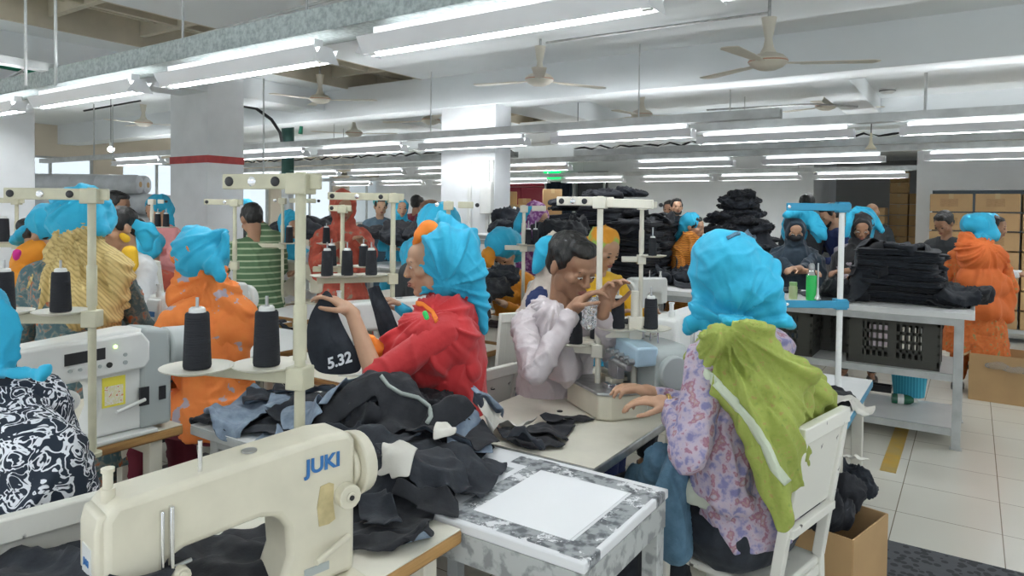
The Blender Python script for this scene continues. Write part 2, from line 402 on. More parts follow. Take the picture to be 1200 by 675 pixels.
# wall right of the alcove : white pier + header over the dark shelf opening
px = P(1077, 230, 9.6)
struct('wall_right', MB().box((px.x+.06, px.y+.1, 1.45), (.18, .32, 2.9)), M['white'], smooth=False)
struct('trim_header', MB().box((px.x+3.02, px.y+.1, 2.37), (6, .3, 1.04)), M['white'], smooth=False)
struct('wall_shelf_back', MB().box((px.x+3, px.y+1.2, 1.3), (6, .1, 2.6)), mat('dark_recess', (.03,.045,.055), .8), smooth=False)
# red double door, exit sign, dark curtained opening
d0 = PY(585, 300, YB-.02); d1 = PY(637, 300, YB-.02)
dr = tag(bpy.data.objects.new('door_1', None), kind='structure'); COL.objects.link(dr); dr.location = ((d0.x+d1.x)/2, YB-.03, 0)
mrd = mat('door_maroon', (.26,.012,.03), .45); W = (d1.x-d0.x)
for s in (-1, 1):
    MB().box((s*W/4, 0, 1.02), (W/2-.02, .05, 2.04)).build('door_leaf', mrd, dr, bevel=.004)
    h = MB().cyl((s*.08, -.06, .9), (s*.08, -.06, 1.2), .012).build('door_handle', M['chrome'], dr)
MB().box((0, .01, 2.1), (W+.12, .08, .1)).box((-W/2-.03, .01, 1.05), (.07, .08, 2.1)).box((W/2+.03, .01, 1.05), (.07, .08, 2.1)).build('door_frame', mat('door_frame_red', (.33,.02,.04), .4), dr, bevel=.004)
ex = PY(647, 205, YB-.05)
t = thing('exit_sign', 'small green running-man exit sign above the red door', 'sign', ex)
MB().box((0, 0, 0), (.42, .05, .17)).build('sign_box', mat('exit_green', (.0,.35,.10), .4, emit=(.0,.55,.12), estr=1.0), t, bevel=.01)
ic = MB(); wm = mat('exit_white', (.9,1,.9), .5, emit=(.8,1,.8), estr=1.2)
ic.ball((-.10, -.028, .045), (.014,.004,.014)); ic.bar((-.10,-.028,.03), (-.115,-.028,-.02), .004, .02, (0,-1,0)); ic.bar((-.115,-.028,-.02), (-.15,-.028,-.05), .004,.014,(0,-1,0)); ic.bar((-.115,-.028,-.02), (-.09,-.028,-.06), .004,.014,(0,-1,0)); ic.bar((-.10,-.028,.02), (-.07,-.028,.0), .004,.012,(0,-1,0))
ic.box((.02,-.028,0), (.07,.004,.014)).prism([(.05,-.03),(.09,0),(.05,.03)], -.03, -.026)
for q in kids(t): pass
ic.build('running_man', wm, t)
q0 = PY(646, 300, YB-.06); q1 = PY(714, 300, YB-.06)
t = thing('curtained_rack', 'dark curtained rack standing against the back wall left of the black pile', 'rack', ((q0.x+q1.x)/2, YB-.35, 0))
w = q1.x-q0.x; mdk = mat('dark_cloth_curtain', (.02,.035,.055), .9, var=.4, vscale=3)
cu = MB().grid(lambda u, v: (-w/2+u*w*.46, .04*sin(u*38), .1+v*2.05), 60, 3); cu.build('curtain', mdk, t)
MB().box((w*.24, .2, 1.2), (w*.5, .03, 2.3)).build('back_panel', mat('rack_panel', (.08,.085,.09), .6), t)
for x in (-w/2, 0, w/2): MB().box((x, .0, 1.1), (.04, .04, 2.2)).build('post', M['greypaint'], t)
for z in (.5, 1.1, 1.7, 2.15): MB().box((0, .1, z), (w, .3, .03)).build('shelf', M['greypaint'], t)

# ---------------------------------------------------------------- tube lights on rails
def fixture():
    t = thing('tube_light', 'x', 'tube light')
    hd = MB(); L = .64
    for sx in (-1, 1):
        hd.bar((-L, sx*.052, .03), (L, sx*.052, .03), .003, .075, (0, sx*.5, .87))
    hd.box((0, 0, .064), (2*L, .05, .004)); hd.box((0, 0, .085), (2*L-.1, .045, .04))
    for sx in (-1, 1): hd.prism([(-.03,.064),(.03,.064),(.075,-.004),(-.075,-.004)], sx*L-.001, sx*L+.001, 'yz')
    hd.build('reflector', M['hood'], t, smooth=False)
    MB().cyl((-.59, 0, .012), (.59, 0, .012), .013, n=12).build('tube', M['tube'], t)
    for sx in (-1, 1):
        MB().cyl((sx*.59, 0, .012), (sx*.625, 0, .012), .015).box((sx*.625, 0, .035), (.012, .03, .06)).build('end_cap', M['mwhite'], t)
    return t
fx0 = fixture(); fx_used = False
def fixture_at(x, y, z, label, group):
    global fx_used
    if not fx_used: o = fx0; fx_used = True
    else: o = dup(fx0)
    o.location = (x, y, z); o['label'] = label; o['group'] = group; return o
def rail(x0, x1, y, z, label, h=.07, w=.10, m=None, rods=()):
    t = thing('lighting_rail', label, 'rail', ((x0+x1)/2, y, z)); L = x1-x0
    MB().box((0, -w/2, h/2), (L, .004, h)).box((0, w/2, h/2), (L, .004, h)).box((0, 0, .002), (L, w, .004)).build('channel', m or M['railgrey'], t)
    for rx in rods:
        MB().cyl((rx-(x0+x1)/2, 0, 0), (rx-(x0+x1)/2, 0, ZC-z), .006, n=6).build('hanger_rod', M['railgrey'], t)
    return t
def row(y, z, xs, label, group, rx0, rx1, rods, railkw={}, skip=()):
    rail(rx0, rx1, y, z+.108, label+' rail carrying the tube lights', rods=rods, **railkw)
    n = len(xs)
    for i, x in enumerate(xs):
        fixture_at(x, y, z, label_tube(label, i, n), group)
ORD = ['first','second','third','fourth','fifth','sixth','seventh','eighth','ninth','tenth','eleventh','twelfth']
def label_tube(l, i, n): return 'white tube light, %s from the left end of the %s row' % (ORD[i % 12], l)
# nearest row
R1 = [-7.68,-6.13,-4.58,-3.03,-1.49,-.01,1.5]
t = rail(-9, 3, 2.22, 2.30, 'nearest wide galvanised cable tray above the big tube lights', h=.11, w=.20, m=M['galv'], rods=())
for x, y in ((631/3, 45/3),(1066/3, 0)):
    q = PY(x, 60, 2.2); MB().cyl((q.x+3, 0, .1), (q.x+3, 0, ZC-2.30), .007, n=6).build('hanger_rod', M['railgrey'], t)
for i, x in enumerate(R1): fixture_at(x, 2.08, 2.145, label_tube('nearest', i, 7), 'tube lights of the nearest row')
R2 = [-10.2,-8.72,-7.12,-5.58,-4.06,-2.5]
row(5.35, 2.10, R2, 'second', 'tube lights of the second row', -13.3, -1.2, [PY(505,120,5.35).x, PY(749,100,5.35).x, -8.1])
R2b = [-1.45, .15, 1.7]
row(6.15, 2.12, R2b, 'short right-hand', 'tube lights of the short right-hand row', -2.3, 4.0, [PY(1087,60,6.15).x, PY(856,100,6.15).x])
R3 = [-11.5,-9.95,-8.4,-6.85,-5.3,-3.75+.7,-1.44,.2,1.8,3.4]
row(8.4, 2.07, R3, 'third', 'tube lights of the third row', -13.3, 5.5, [-9.2,-6.1,-2.3,1.0])
R4 = [-12.3,-10.7,-9.1,-7.5,-5.9,-4.3,-2.9,-1.43,.15,1.8,3.5]
row(11.5, 2.04, R4, 'farthest', 'tube lights of the farthest row', -13.3, 6, [-9.2,-6.1,-2.3,1.0])
# fixtures of the same hall beyond the left edge and behind the photographer
for y, lab in ((-1.0, 'behind'),):
    rail(-9, 3, y, 2.25, 'rail of the row over the photographer')
    for i, x in enumerate((-7.6,-6.1,-4.5,-3,-1.5,0,1.5)): fixture_at(x, y, 2.145, 'white tube light, %s from the left of the row over the photographer' % ORD[i], 'tube lights over the photographer')
# cross channel at top left + green pipe + diagonal pipes
def pipe(name, label, cat, pts, r, m, n=8):
    return tag(MB().tube(pts, r, n).build(name, m), label, cat)
a = PZ(0, 72, 2.42); b = P(150, 96, (PZ(145,95,2.42)-CAM).dot(FW))
tag(MB().bar(PZ(-60,60,2.42), PZ(150,96,2.42), .09, .05).build('cross_channel', M['railgrey']), 'pale steel cross channel meeting the galvanised tray at upper left', 'rail')
pipe('green_pipe', 'green pipe running behind the cross channel at upper left', 'pipe', [PZ(-60,66,2.55), PZ(75,91,2.55)], .02, M['green'])
pipe('conduit_pipe', 'thin grey conduit slanting over the galvanised tray', 'pipe', [PZ(112,82,2.62), PZ(200,50,2.75), PZ(400,-4,2.8)], .011, M['railgrey'])
pipe('conduit_pipe', 'second thin conduit slanting down to the cross channel at far left', 'pipe', [PZ(-30,112,2.5), PZ(28,82,2.5)], .01, M['railgrey'])
for x, y0, y1, D, lab in ((30,40,100,4.3,'thin hanging rod at the left edge above the cross channel'),(65,0,100,4.0,'tall white hanging rod left of the ribbed panels'),(110,122,185,8,'dark hanging rod left of the far left fan'),(132,123,188,8,'dark hanging rod beside the far left fan'),(1087,0,137,5.9,'long rod hanging to the short right-hand row'),(309,92,210,6.6,'white rod hanging beside the near column')):
    p0 = P(x, y0, D); p1 = P(x, y1, D); p1.x, p1.y = p0.x, p0.y; p0.z = min(ZC, p0.z) if y0 > 60 else ZC
    pipe('hanging_rod', lab, 'rod', [p0, p1], .009, M['railgrey'], 6)
t = thing('drain_pipe', 'thick dark green and grey drain pipe on the wall behind the near column', 'pipe', P(337, 250, 9.5)*1.0)
t.location.z = 0
MB().cyl((0,0,0), (0,0,1.9), .085, n=14).build('lower_section', M['greypaint'], t); MB().cyl((0,0,1.9), (0,0,ZC), .085, n=14).build('upper_section', mat('dark_green_pipe', (.02,.09,.07), .5), t)
pipe('green_water_pipe', 'green pipe elbow high beside the drain pipe', 'pipe', [P(270,122,9), P(300,124,9), P(355,132,9), P(352,157,9)], .03, M['green'])
pipe('black_hose', 'black hose curving down behind the near column', 'hose', [P(284,124,8.6), P(300,127,8.6), P(318,140,8.6), P(328,155,8.6), P(332,175,8.6)], .02, M['black'])
# ---------------------------------------------------------------- fans
def fan():
    t = thing('ceiling_fan', 'x', 'fan')
    mf = mat('fan_cream', (.66,.62,.52), .4)
    MB().lathe([(.0,-.05),(.05,-.052),(.09,-.035),(.115,-.01),(.115,.012),(.09,.035),(.05,.05),(.03,.09),(.022,.14),(.03,.17)], n=24).build('motor', mf, t)
    MB().lathe([(.116,-.004),(.119,0),(.116,.004)], n=24).build('trim_ring', mat('fan_copper', (.55,.30,.2), .4), t)
    MB().lathe([(.0,.17),(.03,.17),(.045,.26),(.046,.265),(0,.266)], n=16).build('cup', mf, t)
    MB().cyl((0,0,.15), (0,0,.46), .010).build('down_rod', M['steel'], t)
    MB().tube([(-.05,0,.46),(-.03,0,.42),(.03,0,.42),(.05,0,.46)], .012).box((0,0,.47), (.16,.05,.02)).build('hook', M['steel'], t)
    for k in range(3):
        b = MB(); R = Matrix.Rotation(2*pi*k/3, 4, 'Z'); b.T = R
        b.bar((.10,0,-.01), (.2,0,-.012), .04, .006)
        b.prism([(.18,-.035),(.60,-.062),(.64,-.04),(.645,.0),(.62,.05),(.2,.04)], -.016, -.010, 'xy')
        b.build('blade', mf, t, bevel=.002)
    return t
f0 = fan(); first = [True]
def fan_at(x, y, D, rz, lab, s=1, drop=None):
    p = P(x, y, D); o = f0 if first[0] else dup(f0); first[0] = False
    o.location = p; o.rotation_euler = (radians(2), 0, rz); o.scale = (s, s, s); o['label'] = lab; o['group'] = 'cream ceiling fans'
    return o
fan_at(900, 72, 4.25, radians(25), 'largest cream ceiling fan, upper right')
fan_at(632, 93, 5.6, radians(62), 'cream ceiling fan over the middle column, loose wire at its hook')
fan_at(752, 134, 7.6, radians(28), 'cream ceiling fan below the beam, between the second and largest fans')
fan_at(968, 124, 7.9, radians(30), 'cream ceiling fan beyond the largest fan, to its right')
fan_at(375, 116, 7.6, radians(30), 'cream ceiling fan under the ribbed panels, right of the near column')
fan_at(168, 144, 9.5, radians(50), 'cream ceiling fan left of the near column')
fan_at(415, 156, 9.5, radians(20), 'small cream ceiling fan hung from a bent pipe, left of the middle column')
fan_at(505, 141, 8.5, radians(200), 'cream ceiling fan half hidden behind the middle column')
pipe('conduit_pipe', 'thin conduit feeding the middle fan along the ceiling', 'pipe', [PZ(640,50,2.86), PZ(900,15,2.86)], .009, M['steel'])
pipe('conduit_pipe', 'dark conduit feeding the far left fan', 'pipe', [P(98,130,9), P(165,118,9)], .012, M['black'])
pipe('conduit_pipe', 'thin conduit under the beam feeding the far right fan', 'pipe', [P(828,129,7.5), P(950,122,7.5), P(1005,125,7.5)], .010, M['steel'])
# bell-shaped pendant, bulb, smoke detector, downlights
t = thing('pendant_lamp', 'small ivory bell pendant hanging between the right tube lights', 'lamp', P(1020.5, 172, 6))
MB().lathe([(.008,.12),(.012,.05),(.02,.02),(.045,-.015),(.05,-.02),(.042,-.018),(.01,.01)], n=16).build('lamp_shade', mat('ivory_plastic', (.75,.68,.5), .4), t)
MB().cyl((0,0,.12), (0,0,.25), .004).build('cord', M['black'], t)
for (x, y, D, lab) in ((677,151,8.0,'bare glowing bulb under the second beam'),(130,175,8.5,'bare glowing bulb over the fabric rolls')):
    t = thing('light_bulb', lab, 'bulb', P(x, y, D))
    MB().ball((0,0,0), .035).build('bulb', mat('bulb_glow', (1,1,1), .4, emit=(.95,.98,1), estr=14), t); MB().cyl((0,0,.025), (0,0,.08), .018).build('socket', M['mwhite'], t)
    MB().cyl((0,0,.08), (0,0,ZC-P(x,y,D).z), .004, n=6).build('cord', M['black'], t)
p = PZ(1040, 104, ZC); t = thing('smoke_detector', 'round white smoke detector on the ceiling at right', 'smoke detector', (p.x, p.y, ZC-.05))
MB().lathe([(.0,-.005),(.05,-.003),(.08,.02),(.085,.05),(0,.05)], n=24).build('housing', M['mwhite'], t); MB().lathe([(.081,.02),(.084,.026),(.081,.03)], n=24).build('vent_ring', M['blackpl'], t)
# wiring looms on rails
for (Y, z, x0, x1, lab) in ((7.3, 2.16, -4, 5, 'dark bundled cable loom along the rail between second and third tube rows'),(6.9,2.14,-11,-4.6,'dark bundled cable loom along the rail left of the middle column')):
    pts = []; k = 0; x = x0
    while x < x1:
        pts.append((x, Y+.03*sin(k*1.9), z+.09+.02*sin(k*2.7))); x += .12; k += 1
    t = thing('cable_loom', lab, 'cable', (0,0,0)); MB().tube(pts, .012, 6).build('cable', M['black'], t)
    pts2 = [(a, b-.02, c+.025*sin(i*1.3)) for i, (a, b, c) in enumerate(pts)]; MB().tube(pts2, .008, 6).build('cable', M['mwhite'], t)
    rail(x0, x1, Y+.04, z, 'grey rail under the '+lab[5:17]+' '+('right' if x1 > 0 else 'left'), rods=((x0+x1)/2,))
# narrow conduits on middle column right
t = thing('electrical_trunking', 'vertical white trunking with a switch box on the middle column', 'trunking', (c2.x, c2.y, 0))
for dx in (-.30, -.07, -.02): MB().box((dx, -.02, 1.0), (.035, .035, 2.0)).build('conduit', M['mwhite'], t, bevel=.004)
MB().box((-.07, -.04, P(575,232,6.9).z), (.14, .05, .32)).build('switch_box', M['mwhite'], t, bevel=.006)
# ---------------------------------------------------------------- sky & camera
w = bpy.data.worlds.new('w'); scn.world = w; w.use_nodes = True
w.node_tree.nodes['Background'].inputs[0].default_value = (.86,.93,1,1); w.node_tree.nodes['Background'].inputs[1].default_value = .5
cd = bpy.data.cameras.new('cam'); co = bpy.data.objects.new('camera', cd); COL.objects.link(co); scn.camera = co
cd.sensor_width = 36; cd.sensor_fit = 'HORIZONTAL'; cd.lens = 36*FPX/1200; cd.shift_y = -(337.5-CY)/1200; cd.clip_start = .05
R = Matrix((RT, UP, -FW)).transposed().to_4x4(); R.translation = CAM; co.matrix_world = R
scn.view_settings.view_transform = 'Standard'; scn.view_settings.look = 'None'; scn.view_settings.gamma = 1; scn.view_settings.use_curve_mapping = False
scn.view_settings.exposure = 1.25
# ================================================================= MACHINES, TABLES, CHAIRS
TABLES = []
def sewing_table(name, label, x0, x1, y0, y1, z=.75, top='cream2', edge='ply', legm='cream2', motor=True, th=.035, near=(), group=None, cat='table'):
    t = thing(name, label, cat, ((x0+x1)/2, (y0+y1)/2, 0), group=group); w, d = x1-x0, y1-y0; TABLES.append((x0,x1,y0,y1,z))
    MB().box((0,0,z-th/2-.0015), (w, d, th-.003)).build('tabletop', M[edge], t, bevel=.006)
    MB().box((0,0,z-.0015), (w-.004, d-.004, .003)).build('laminate', M[top], t, bevel=.001)
    for sx in (-1, 1):
        for sy in (-1, 1):
            MB().bar((sx*(w/2-.05), sy*(d/2-.08), .0), (sx*(w/2-.05), sy*(d/2-.08), z-th), .045, .045).build('leg', M[legm], t, bevel=.004)
    for sy in (-1, 1):
        MB().bar((-w/2+.05, sy*(d/2-.08), z-th-.03), (w/2-.05, sy*(d/2-.08), z-th-.03), .04, .04).build('cross_bar', M[legm], t)
        MB().bar((-w/2-.005, sy*(d/2-.08), .03), (w/2+.005, sy*(d/2-.08), .03), .05, .04).build('foot_bar', M[legm], t)
    MB().bar((0, -d/2+.08, .12), (0, d/2-.08, .12), .04, .03).build('stretcher', M[legm], t)
    if motor:
        MB().cyl((-.05,.05,z-.2), (-.05,.3,z-.2), .075, n=18).box((-.05,.18,z-.08), (.1,.12,.1)).build('motor', M['mgrey'], t, bevel=.004)
        MB().prism([(-.16,-.2),(.16,-.2),(.16,.08),(-.16,.08)], .13, .155, 'xy').build('treadle', M['blackpl'], t)
    return t
def sewing_machine(name, label, loc, rz, body='cream', kind='lock', logo=None, group=None, side='grey'):
    """needle end at x=0, handwheel at x=.5, worker on -y"""
    t = thing(name, label, 'sewing machine', loc, rz, group); m = M[body]
    MB().box((.225, .0, .005), (.50, .178, .012)).build('bed', m, t, bevel=.003)
    # arm + head + pillar in one casting
    prof = [(-.045,.085),(-.05,.10),(-.05,.29),(-.03,.318),(.10,.325),(.40,.345),(.455,.34),(.47,.32),(.47,.012),(.285,.012),(.29,.06),(.305,.10),(.30,.165),(.28,.195),(.24,.205),(.09,.195),(.055,.18),(.05,.085)]
    MB().prism(prof, -.052, .062, 'xz').build('casting', m, t, bevel=.014, seg=3)
    if kind == 'lock':
        MB().prism([(-.058,.10),(-.062,.12),(-.062,.27),(-.055,.30),(-.035,.30),(-.035,.09)], -.045, .05, 'xz').build('face_plate', m, t, bevel=.008, seg=3)
        MB().box((.045,-.058,.2), (.006,.012,.17)).box((.062,-.058,.21), (.008,.012,.16)).build('takeup_guard', M['chrome'], t, bevel=.002)
        MB().cyl((.075,-.05,.155), (.075,-.078,.155), .017).cyl((.075,-.078,.155), (.075,-.086,.155), .012).build('tension_dial', m, t, bevel=.002)
        MB().cyl((.045,-.05,.15), (.045,-.07,.15), .011).cyl((.04,-.055,.165), (.1,-.055,.172), .004).build('tension_assembly', M['steel'], t)
        MB().cyl((-.03,-.005,.31), (-.03,-.005,.335), .013).cyl((-.03,-.005,.335), (-.03,-.005,.365), .009).cyl((-.03,-.005,.365), (-.03,-.005,.372), .012).build('pressure_knob', m, t)
        MB().cyl((.13,-.02,.315), (.13,-.02,.39), .0045).build('thread_pin', M['chrome'], t)
        MB().cyl((.24,.0,.335), (.24,.0,.3385), .016).build('oil_cap', M['steel'], t)
        MB().cyl((.44,-.05,.20), (.44,-.078,.20), .028).cyl((.44,-.078,.20), (.44,-.082,.20), .012).build('stitch_dial', m, t, bevel=.003)
        MB().cyl((.44,-.082,.2), (.44,-.084,.2), .006).build('dial_screw', M['blackpl'], t)
        MB().cyl((.45,-.055,.10), (.35,-.085,.085), .007).build('reverse_lever', m, t)
        MB().box((.37,-.0535,.05), (.06,.003,.018)).build('maker_plate', M['mgrey'], t)
        MB().box((-.063,0,.2), (.002,.05,.07)).build('face_badge', M['mwhite'], t)
    if kind == 'computer':
        MB().prism([(.06,.20),(.44,.215),(.455,.24),(.455,.30),(.43,.335),(.08,.325),(.05,.30)], -.075, -.05, 'xz').build('control_panel', m, t, bevel=.008, seg=3)
        MB().prism([(.20,.262),(.315,.266),(.315,.302),(.20,.298)], -.0775, -.073, 'xz').build('display', M['blackpl'], t)
        for k in range(5): MB().cyl((.215+k*.028,-.073,.245), (.215+k*.028,-.0785,.245), .0055 if k < 4 else .009).build('button', M['mgrey'] if k < 4 else M['blackpl'], t)
        MB().cyl((.345,-.073,.30), (.345,-.0785,.30), .005).build('indicator_light', mat('led_green', (.6,.9,.2), .3, emit=(.6,1,.2), estr=2), t)
        MB().cyl((.375,-.073,.27), (.375,-.0785,.27), .006).cyl((.375,-.073,.245), (.375,-.0785,.245), .007).build('button', M['mgrey'], t)
        MB().cyl((.21,-.05,.155), (.21,-.085,.155), .032, n=20).build('stitch_dial', m, t, bevel=.004); MB().cyl((.21,-.085,.155), (.21,-.087,.155), .008).build('dial_screw', M['blackpl'], t)
        MB().prism([(.315,.105),(.385,.105),(.385,.20),(.315,.20)], -.0545, -.0515, 'xz').build('warning_sticker', mat('sticker_yellow', (.85,.75,.08), .5), t)
        MB().prism([(.322,.112),(.378,.112),(.378,.172),(.322,.172)], -.0555, -.053, 'xz').build('sticker_panel', pattern('sticker_print', [(0,(.8,.75,.5)),(.5,(.85,.82,.7)),(.62,(.7,.3,.15))], 90), t)
        MB().prism([(.43,.01),(.535,.01),(.535,.20),(.53,.33),(.44,.345),(.43,.32)], -.062, .07, 'xz').build('end_housing', M['mgrey'], t, bevel=.014, seg=3)
        MB().cyl((.53,.0,.255), (.66,.0,.255), .075, .068, n=24).build('motor_drum', M['mgrey'], t, bevel=.012, seg=3)
        MB().cyl((.66,0,.255), (.672,0,.255), .06, n=24).build('handwheel', M['mwhite'], t, bevel=.003)
        MB().box((.50,-.064,.12), (.022,.006,.045)).build('power_switch', M['blackpl'], t)
        MB().box((.44,-.064,.12), (.03,.008,.06)).build('connector', M['blackpl'], t); MB().cyl((.44,-.07,.11), (.34,-.095,.095), .006).build('reverse_lever', m, t)
    else:
        MB().cyl((.47,.0,.245), (.485,.0,.245), .055, n=24).cyl((.485,0,.245), (.52,0,.245), .078, .072, n=28).build('handwheel', m, t, bevel=.006, seg=3)
        MB().cyl((.52,0,.245), (.523,0,.245), .045, n=20).build('wheel_hub', M['steel'], t)
    MB().cyl((.0,0,.015), (0,0,.10), .0035, n=8).cyl((.012,0,.05), (.012,0,.10), .005, n=8).build('needle_bar', M['chrome'], t)
    MB().prism([(-.012,.014),(.022,.014),(.018,.028),(.0,.05),(-.004,.03)], -.009, .009, 'xz').build('presser_foot', M['chrome'], t, bevel=.001)
    if logo: text('logo', logo[0], logo[1], logo[2], t, (logo[3], -.0535, logo[4]), (pi/2, 0, 0), logo[0]+' lettering', bold=True, extrude=.0008)
    return t
LOGOBL = mat('logo_blue', (.03,.16,.42), .4)
LOGOBK = mat('logo_black', (.02,.02,.025), .4)
def thread_stand(name, label, loc, rz, h0, plates, zp, ztop, bar=.42, side=-1, m='standcream', post_r=.0115, group=None, eyes=3, zbase=.75, arm2=None):
    """post from zbase to ztop; top bar runs to side; plates = offsets along the bar"""
    t = thing(name, label, 'thread stand', loc, rz, group); mm = M[m]
    MB().cyl((0,0,zbase), (0,0,ztop+.02), post_r, n=14).build('post', mm, t)
    MB().cyl((0,0,zbase), (0,0,zbase+.012), post_r*2.2, n=16).build('base_flange', mm, t)
    MB().cyl((0,0,zp+.02), (0,0,zp+.14), post_r*1.25, n=14).build('sleeve', mm, t)
    MB().box((side*(bar/2-.025), 0, ztop), (bar+.05, .012, .034)).box((0,0,ztop-.005), (.05, .045, .045)).build('guide_bar', mm, t, bevel=.003)
    for k in range(eyes):
        x = side*(bar-.02 - k*(bar-.08)/max(1, eyes-1))
        MB().lathe([(.008,-.010),(.011,-.008),(.011,.008),(.008,.010)], c=(x,-.0,ztop), axis=(0,1,0), n=14).build('thread_eye', M['blackpl'] if k % 2 == 0 else M['chrome'], t)
    L = max(abs(p[0]) for p in plates)+.03
    MB().box((side*L/2, 0, zp-.018), (L+.03, .022, .03)).box((0,0,zp-.018), (.045,.045,.05)).build('plate_bar', mm, t, bevel=.003)
    for k, (px_, py_) in enumerate(plates):
        MB().lathe([(.0,-.004),(.055,-.004),(.074,.003),(.076,.006),(.070,.004),(.05,.001),(0,.001)], c=(side*px_, py_, zp), n=28).build('spool_plate', M['cream2'] if m == 'standcream' else mm, t)
        if abs(py_) > .03: MB().bar((side*px_, 0, zp-.012), (side*px_, py_, zp-.008), .016, .008).build('plate_arm', mm, t)
        MB().cyl((side*px_, py_, zp), (side*px_, py_, zp+.155), .0035, n=8).build('spindle', M['steel'], t)
    if arm2: MB().bar((0,0,ztop-.005), arm2, .012, .034).build('guide_bar', mm, t, bevel=.003)
    R = Matrix.Rotation(rz, 3, 'Z')
    return t, [Vector(loc)+R @ Vector((side*a, b, zp+.003)) for a, b in plates]
def spool0():
    t = thing('thread_spool', 'x', 'thread spool')
    MB().lathe([(.0,.0),(.0275,0),(.029,.006),(.0245,.116),(.022,.12),(0,.12)], n=24).build('thread_winding', M['thread'], t)
    MB().lathe([(.008,.118),(.018,.118),(.0165,.128),(.013,.131),(.008,.131),(.006,.118)], n=16).build('cone', M['mwhite'], t)
    return t
SP0 = spool0(); SPU = [False]
def spool(p, label, s=1, group='black thread spools', tilt=0):
    o = SP0 if not SPU[0] else dup(SP0); SPU[0] = True
    o.location = p; o.scale = (s, s, s*1.0); o['label'] = label; o['group'] = group; o.rotation_euler = (0, tilt, random.random()*6); return o
def chair(label, loc, rz, m='chairw', group=None, seatm=None, backh=.86):
    """faces +y; backrest at -y"""
    t = thing('steel_chair', label, 'chair', loc, rz, group); mm = M[m]
    MB().box((0, .0, .435), (.38, .38, .025)).build('seat', M[seatm] if seatm else mm, t, bevel=.008)
    for sx in (-1, 1):
        MB().bar((sx*.185, .18, 0), (sx*.175, .17, .43), .03, .03).build('leg', mm, t, bevel=.003)
        MB().bar((sx*.185, -.20, 0), (sx*.178, -.185, .45), .03, .03).build('leg', mm, t, bevel=.003)
        MB().bar((sx*.178, -.185, .45), (sx*.172, -.25, backh), .035, .03).build('back_post', mm, t, bevel=.003)
        MB().bar((sx*.18, .17, .2), (sx*.18, -.19, .2), .022, .022).build('stretcher', mm, t)
    MB().bar((-.19, -.252, backh), (.19, -.252, backh), .03, .045, (0,0,1)).build('top_rail', mm, t, bevel=.004)
    MB().box((0,0,0), (.33,.006,.24), R=Matrix.Rotation(radians(9.3), 3, 'X')).build('back_panel', mm, t).location = (0, -.232, backh-.14)
    MB().bar((-.175, -.222, backh-.28), (.175, -.222, backh-.28), .025, .025).build('lower_rail', mm, t, bevel=.003)
    MB().bar((-.18, .17, .41), (.18, .17, .41), .025, .03).bar((-.18, -.18, .41), (.18, -.18, .41), .025, .03).build('seat_frame', mm, t)
    return t
def overlock(label, loc, rz):
    t = thing('overlock_machine', label, 'sewing machine', loc, rz)
    # operator at -y ; cream oil-tray box at left/front with steel cloth plate
    MB().prism([(-.2,-.02),(.06,-.02),(.09,.02),(.09,.17),(-.2,.17)], 0, .088, 'xy').build('base_box', M['cream'], t, bevel=.008, seg=3)
    MB().prism([(-.205,-.025),(.062,-.025),(.094,.018),(.094,.173),(-.205,.173)], .088, .1, 'xy').build('cloth_plate', M['steel'], t, bevel=.004)
    MB().prism([(-.10,.1),(.14,.1),(.16,.13),(.16,.24),(.13,.27),(-.03,.27),(-.06,.22),(-.08,.13)], .16, .30, 'xz').build('casting', M['mgrey'], t, bevel=.014, seg=3)
    MB().prism([(-.13,.14),(-.02,.14),(-.015,.25),(-.11,.265),(-.14,.24)], .10, .165, 'xz').build('looper_cover', M['mblue'], t, bevel=.012, seg=3)
    MB().prism([(-.005,.21),(.15,.20),(.155,.27),(.0,.285)], .08, .17, 'xz').build('head_cover', M['mblue'], t, bevel=.01, seg=3)
    MB().box((-.10,.13,.12), (.17,.03,.018)).box((-.02,.09,.115), (.05,.05,.03)).build('feed_parts', M['cream'], t, bevel=.003)
    for k in range(5):
        MB().cyl((-.01+k*.036,.078,.235-k*.004), (-.01+k*.036,.055,.235-k*.004), .012).cyl((-.01+k*.036,.055,.235-k*.004), (-.01+k*.036,.048,.235-k*.004), .006).build('tension_dial', M['steel'], t)
    MB().cyl((.02,.07,.2), (.12,.07,.195), .014).box((.02,.075,.17), (.07,.03,.06)).cyl((.0,.08,.1), (.0,.08,.2), .004).build('needle_clamp', M['steel'], t, bevel=.002)
    MB().box((.02,.06,.11), (.05,.06,.02)).build('presser_foot', M['chrome'], t, bevel=.003)
    MB().cyl((.16,.22,.18), (.19,.22,.18), .06, n=24).build('handwheel', M['mgrey'], t, bevel=.006)
    for k in range(4): MB().cyl((-.05+k*.05,.2,.27), (-.05+k*.05,.2,.32), .004, n=8).build('thread_post', M['chrome'], t)
    return t
def carton(name, label, loc, d, rz=0, m='card', group=None, prints=True):
    t = thing(name, label, 'box', loc, rz, group)
    MB().box((0,0,d[2]/2), d).build('carton', M[m], t, bevel=.006)
    MB().box((0,0,d[2]+.0008), (.05, d[1], .0015)).box((0,-d[1]/2-.0008,d[2]-.03), (.05,.0015,.06)).build('tape', mat('packing_tape', (.50,.36,.18), .3), t)
    if prints: MB().box((-.02,-d[1]/2-.0006,d[2]*.5), (d[0]*.42,.001,d[2]*.45)).build('printed_panel', pattern('box_print', [(0,(.42,.26,.12)),(.56,(.33,.19,.08))], 60, stretch=(.5,1,3)), t)
    return t
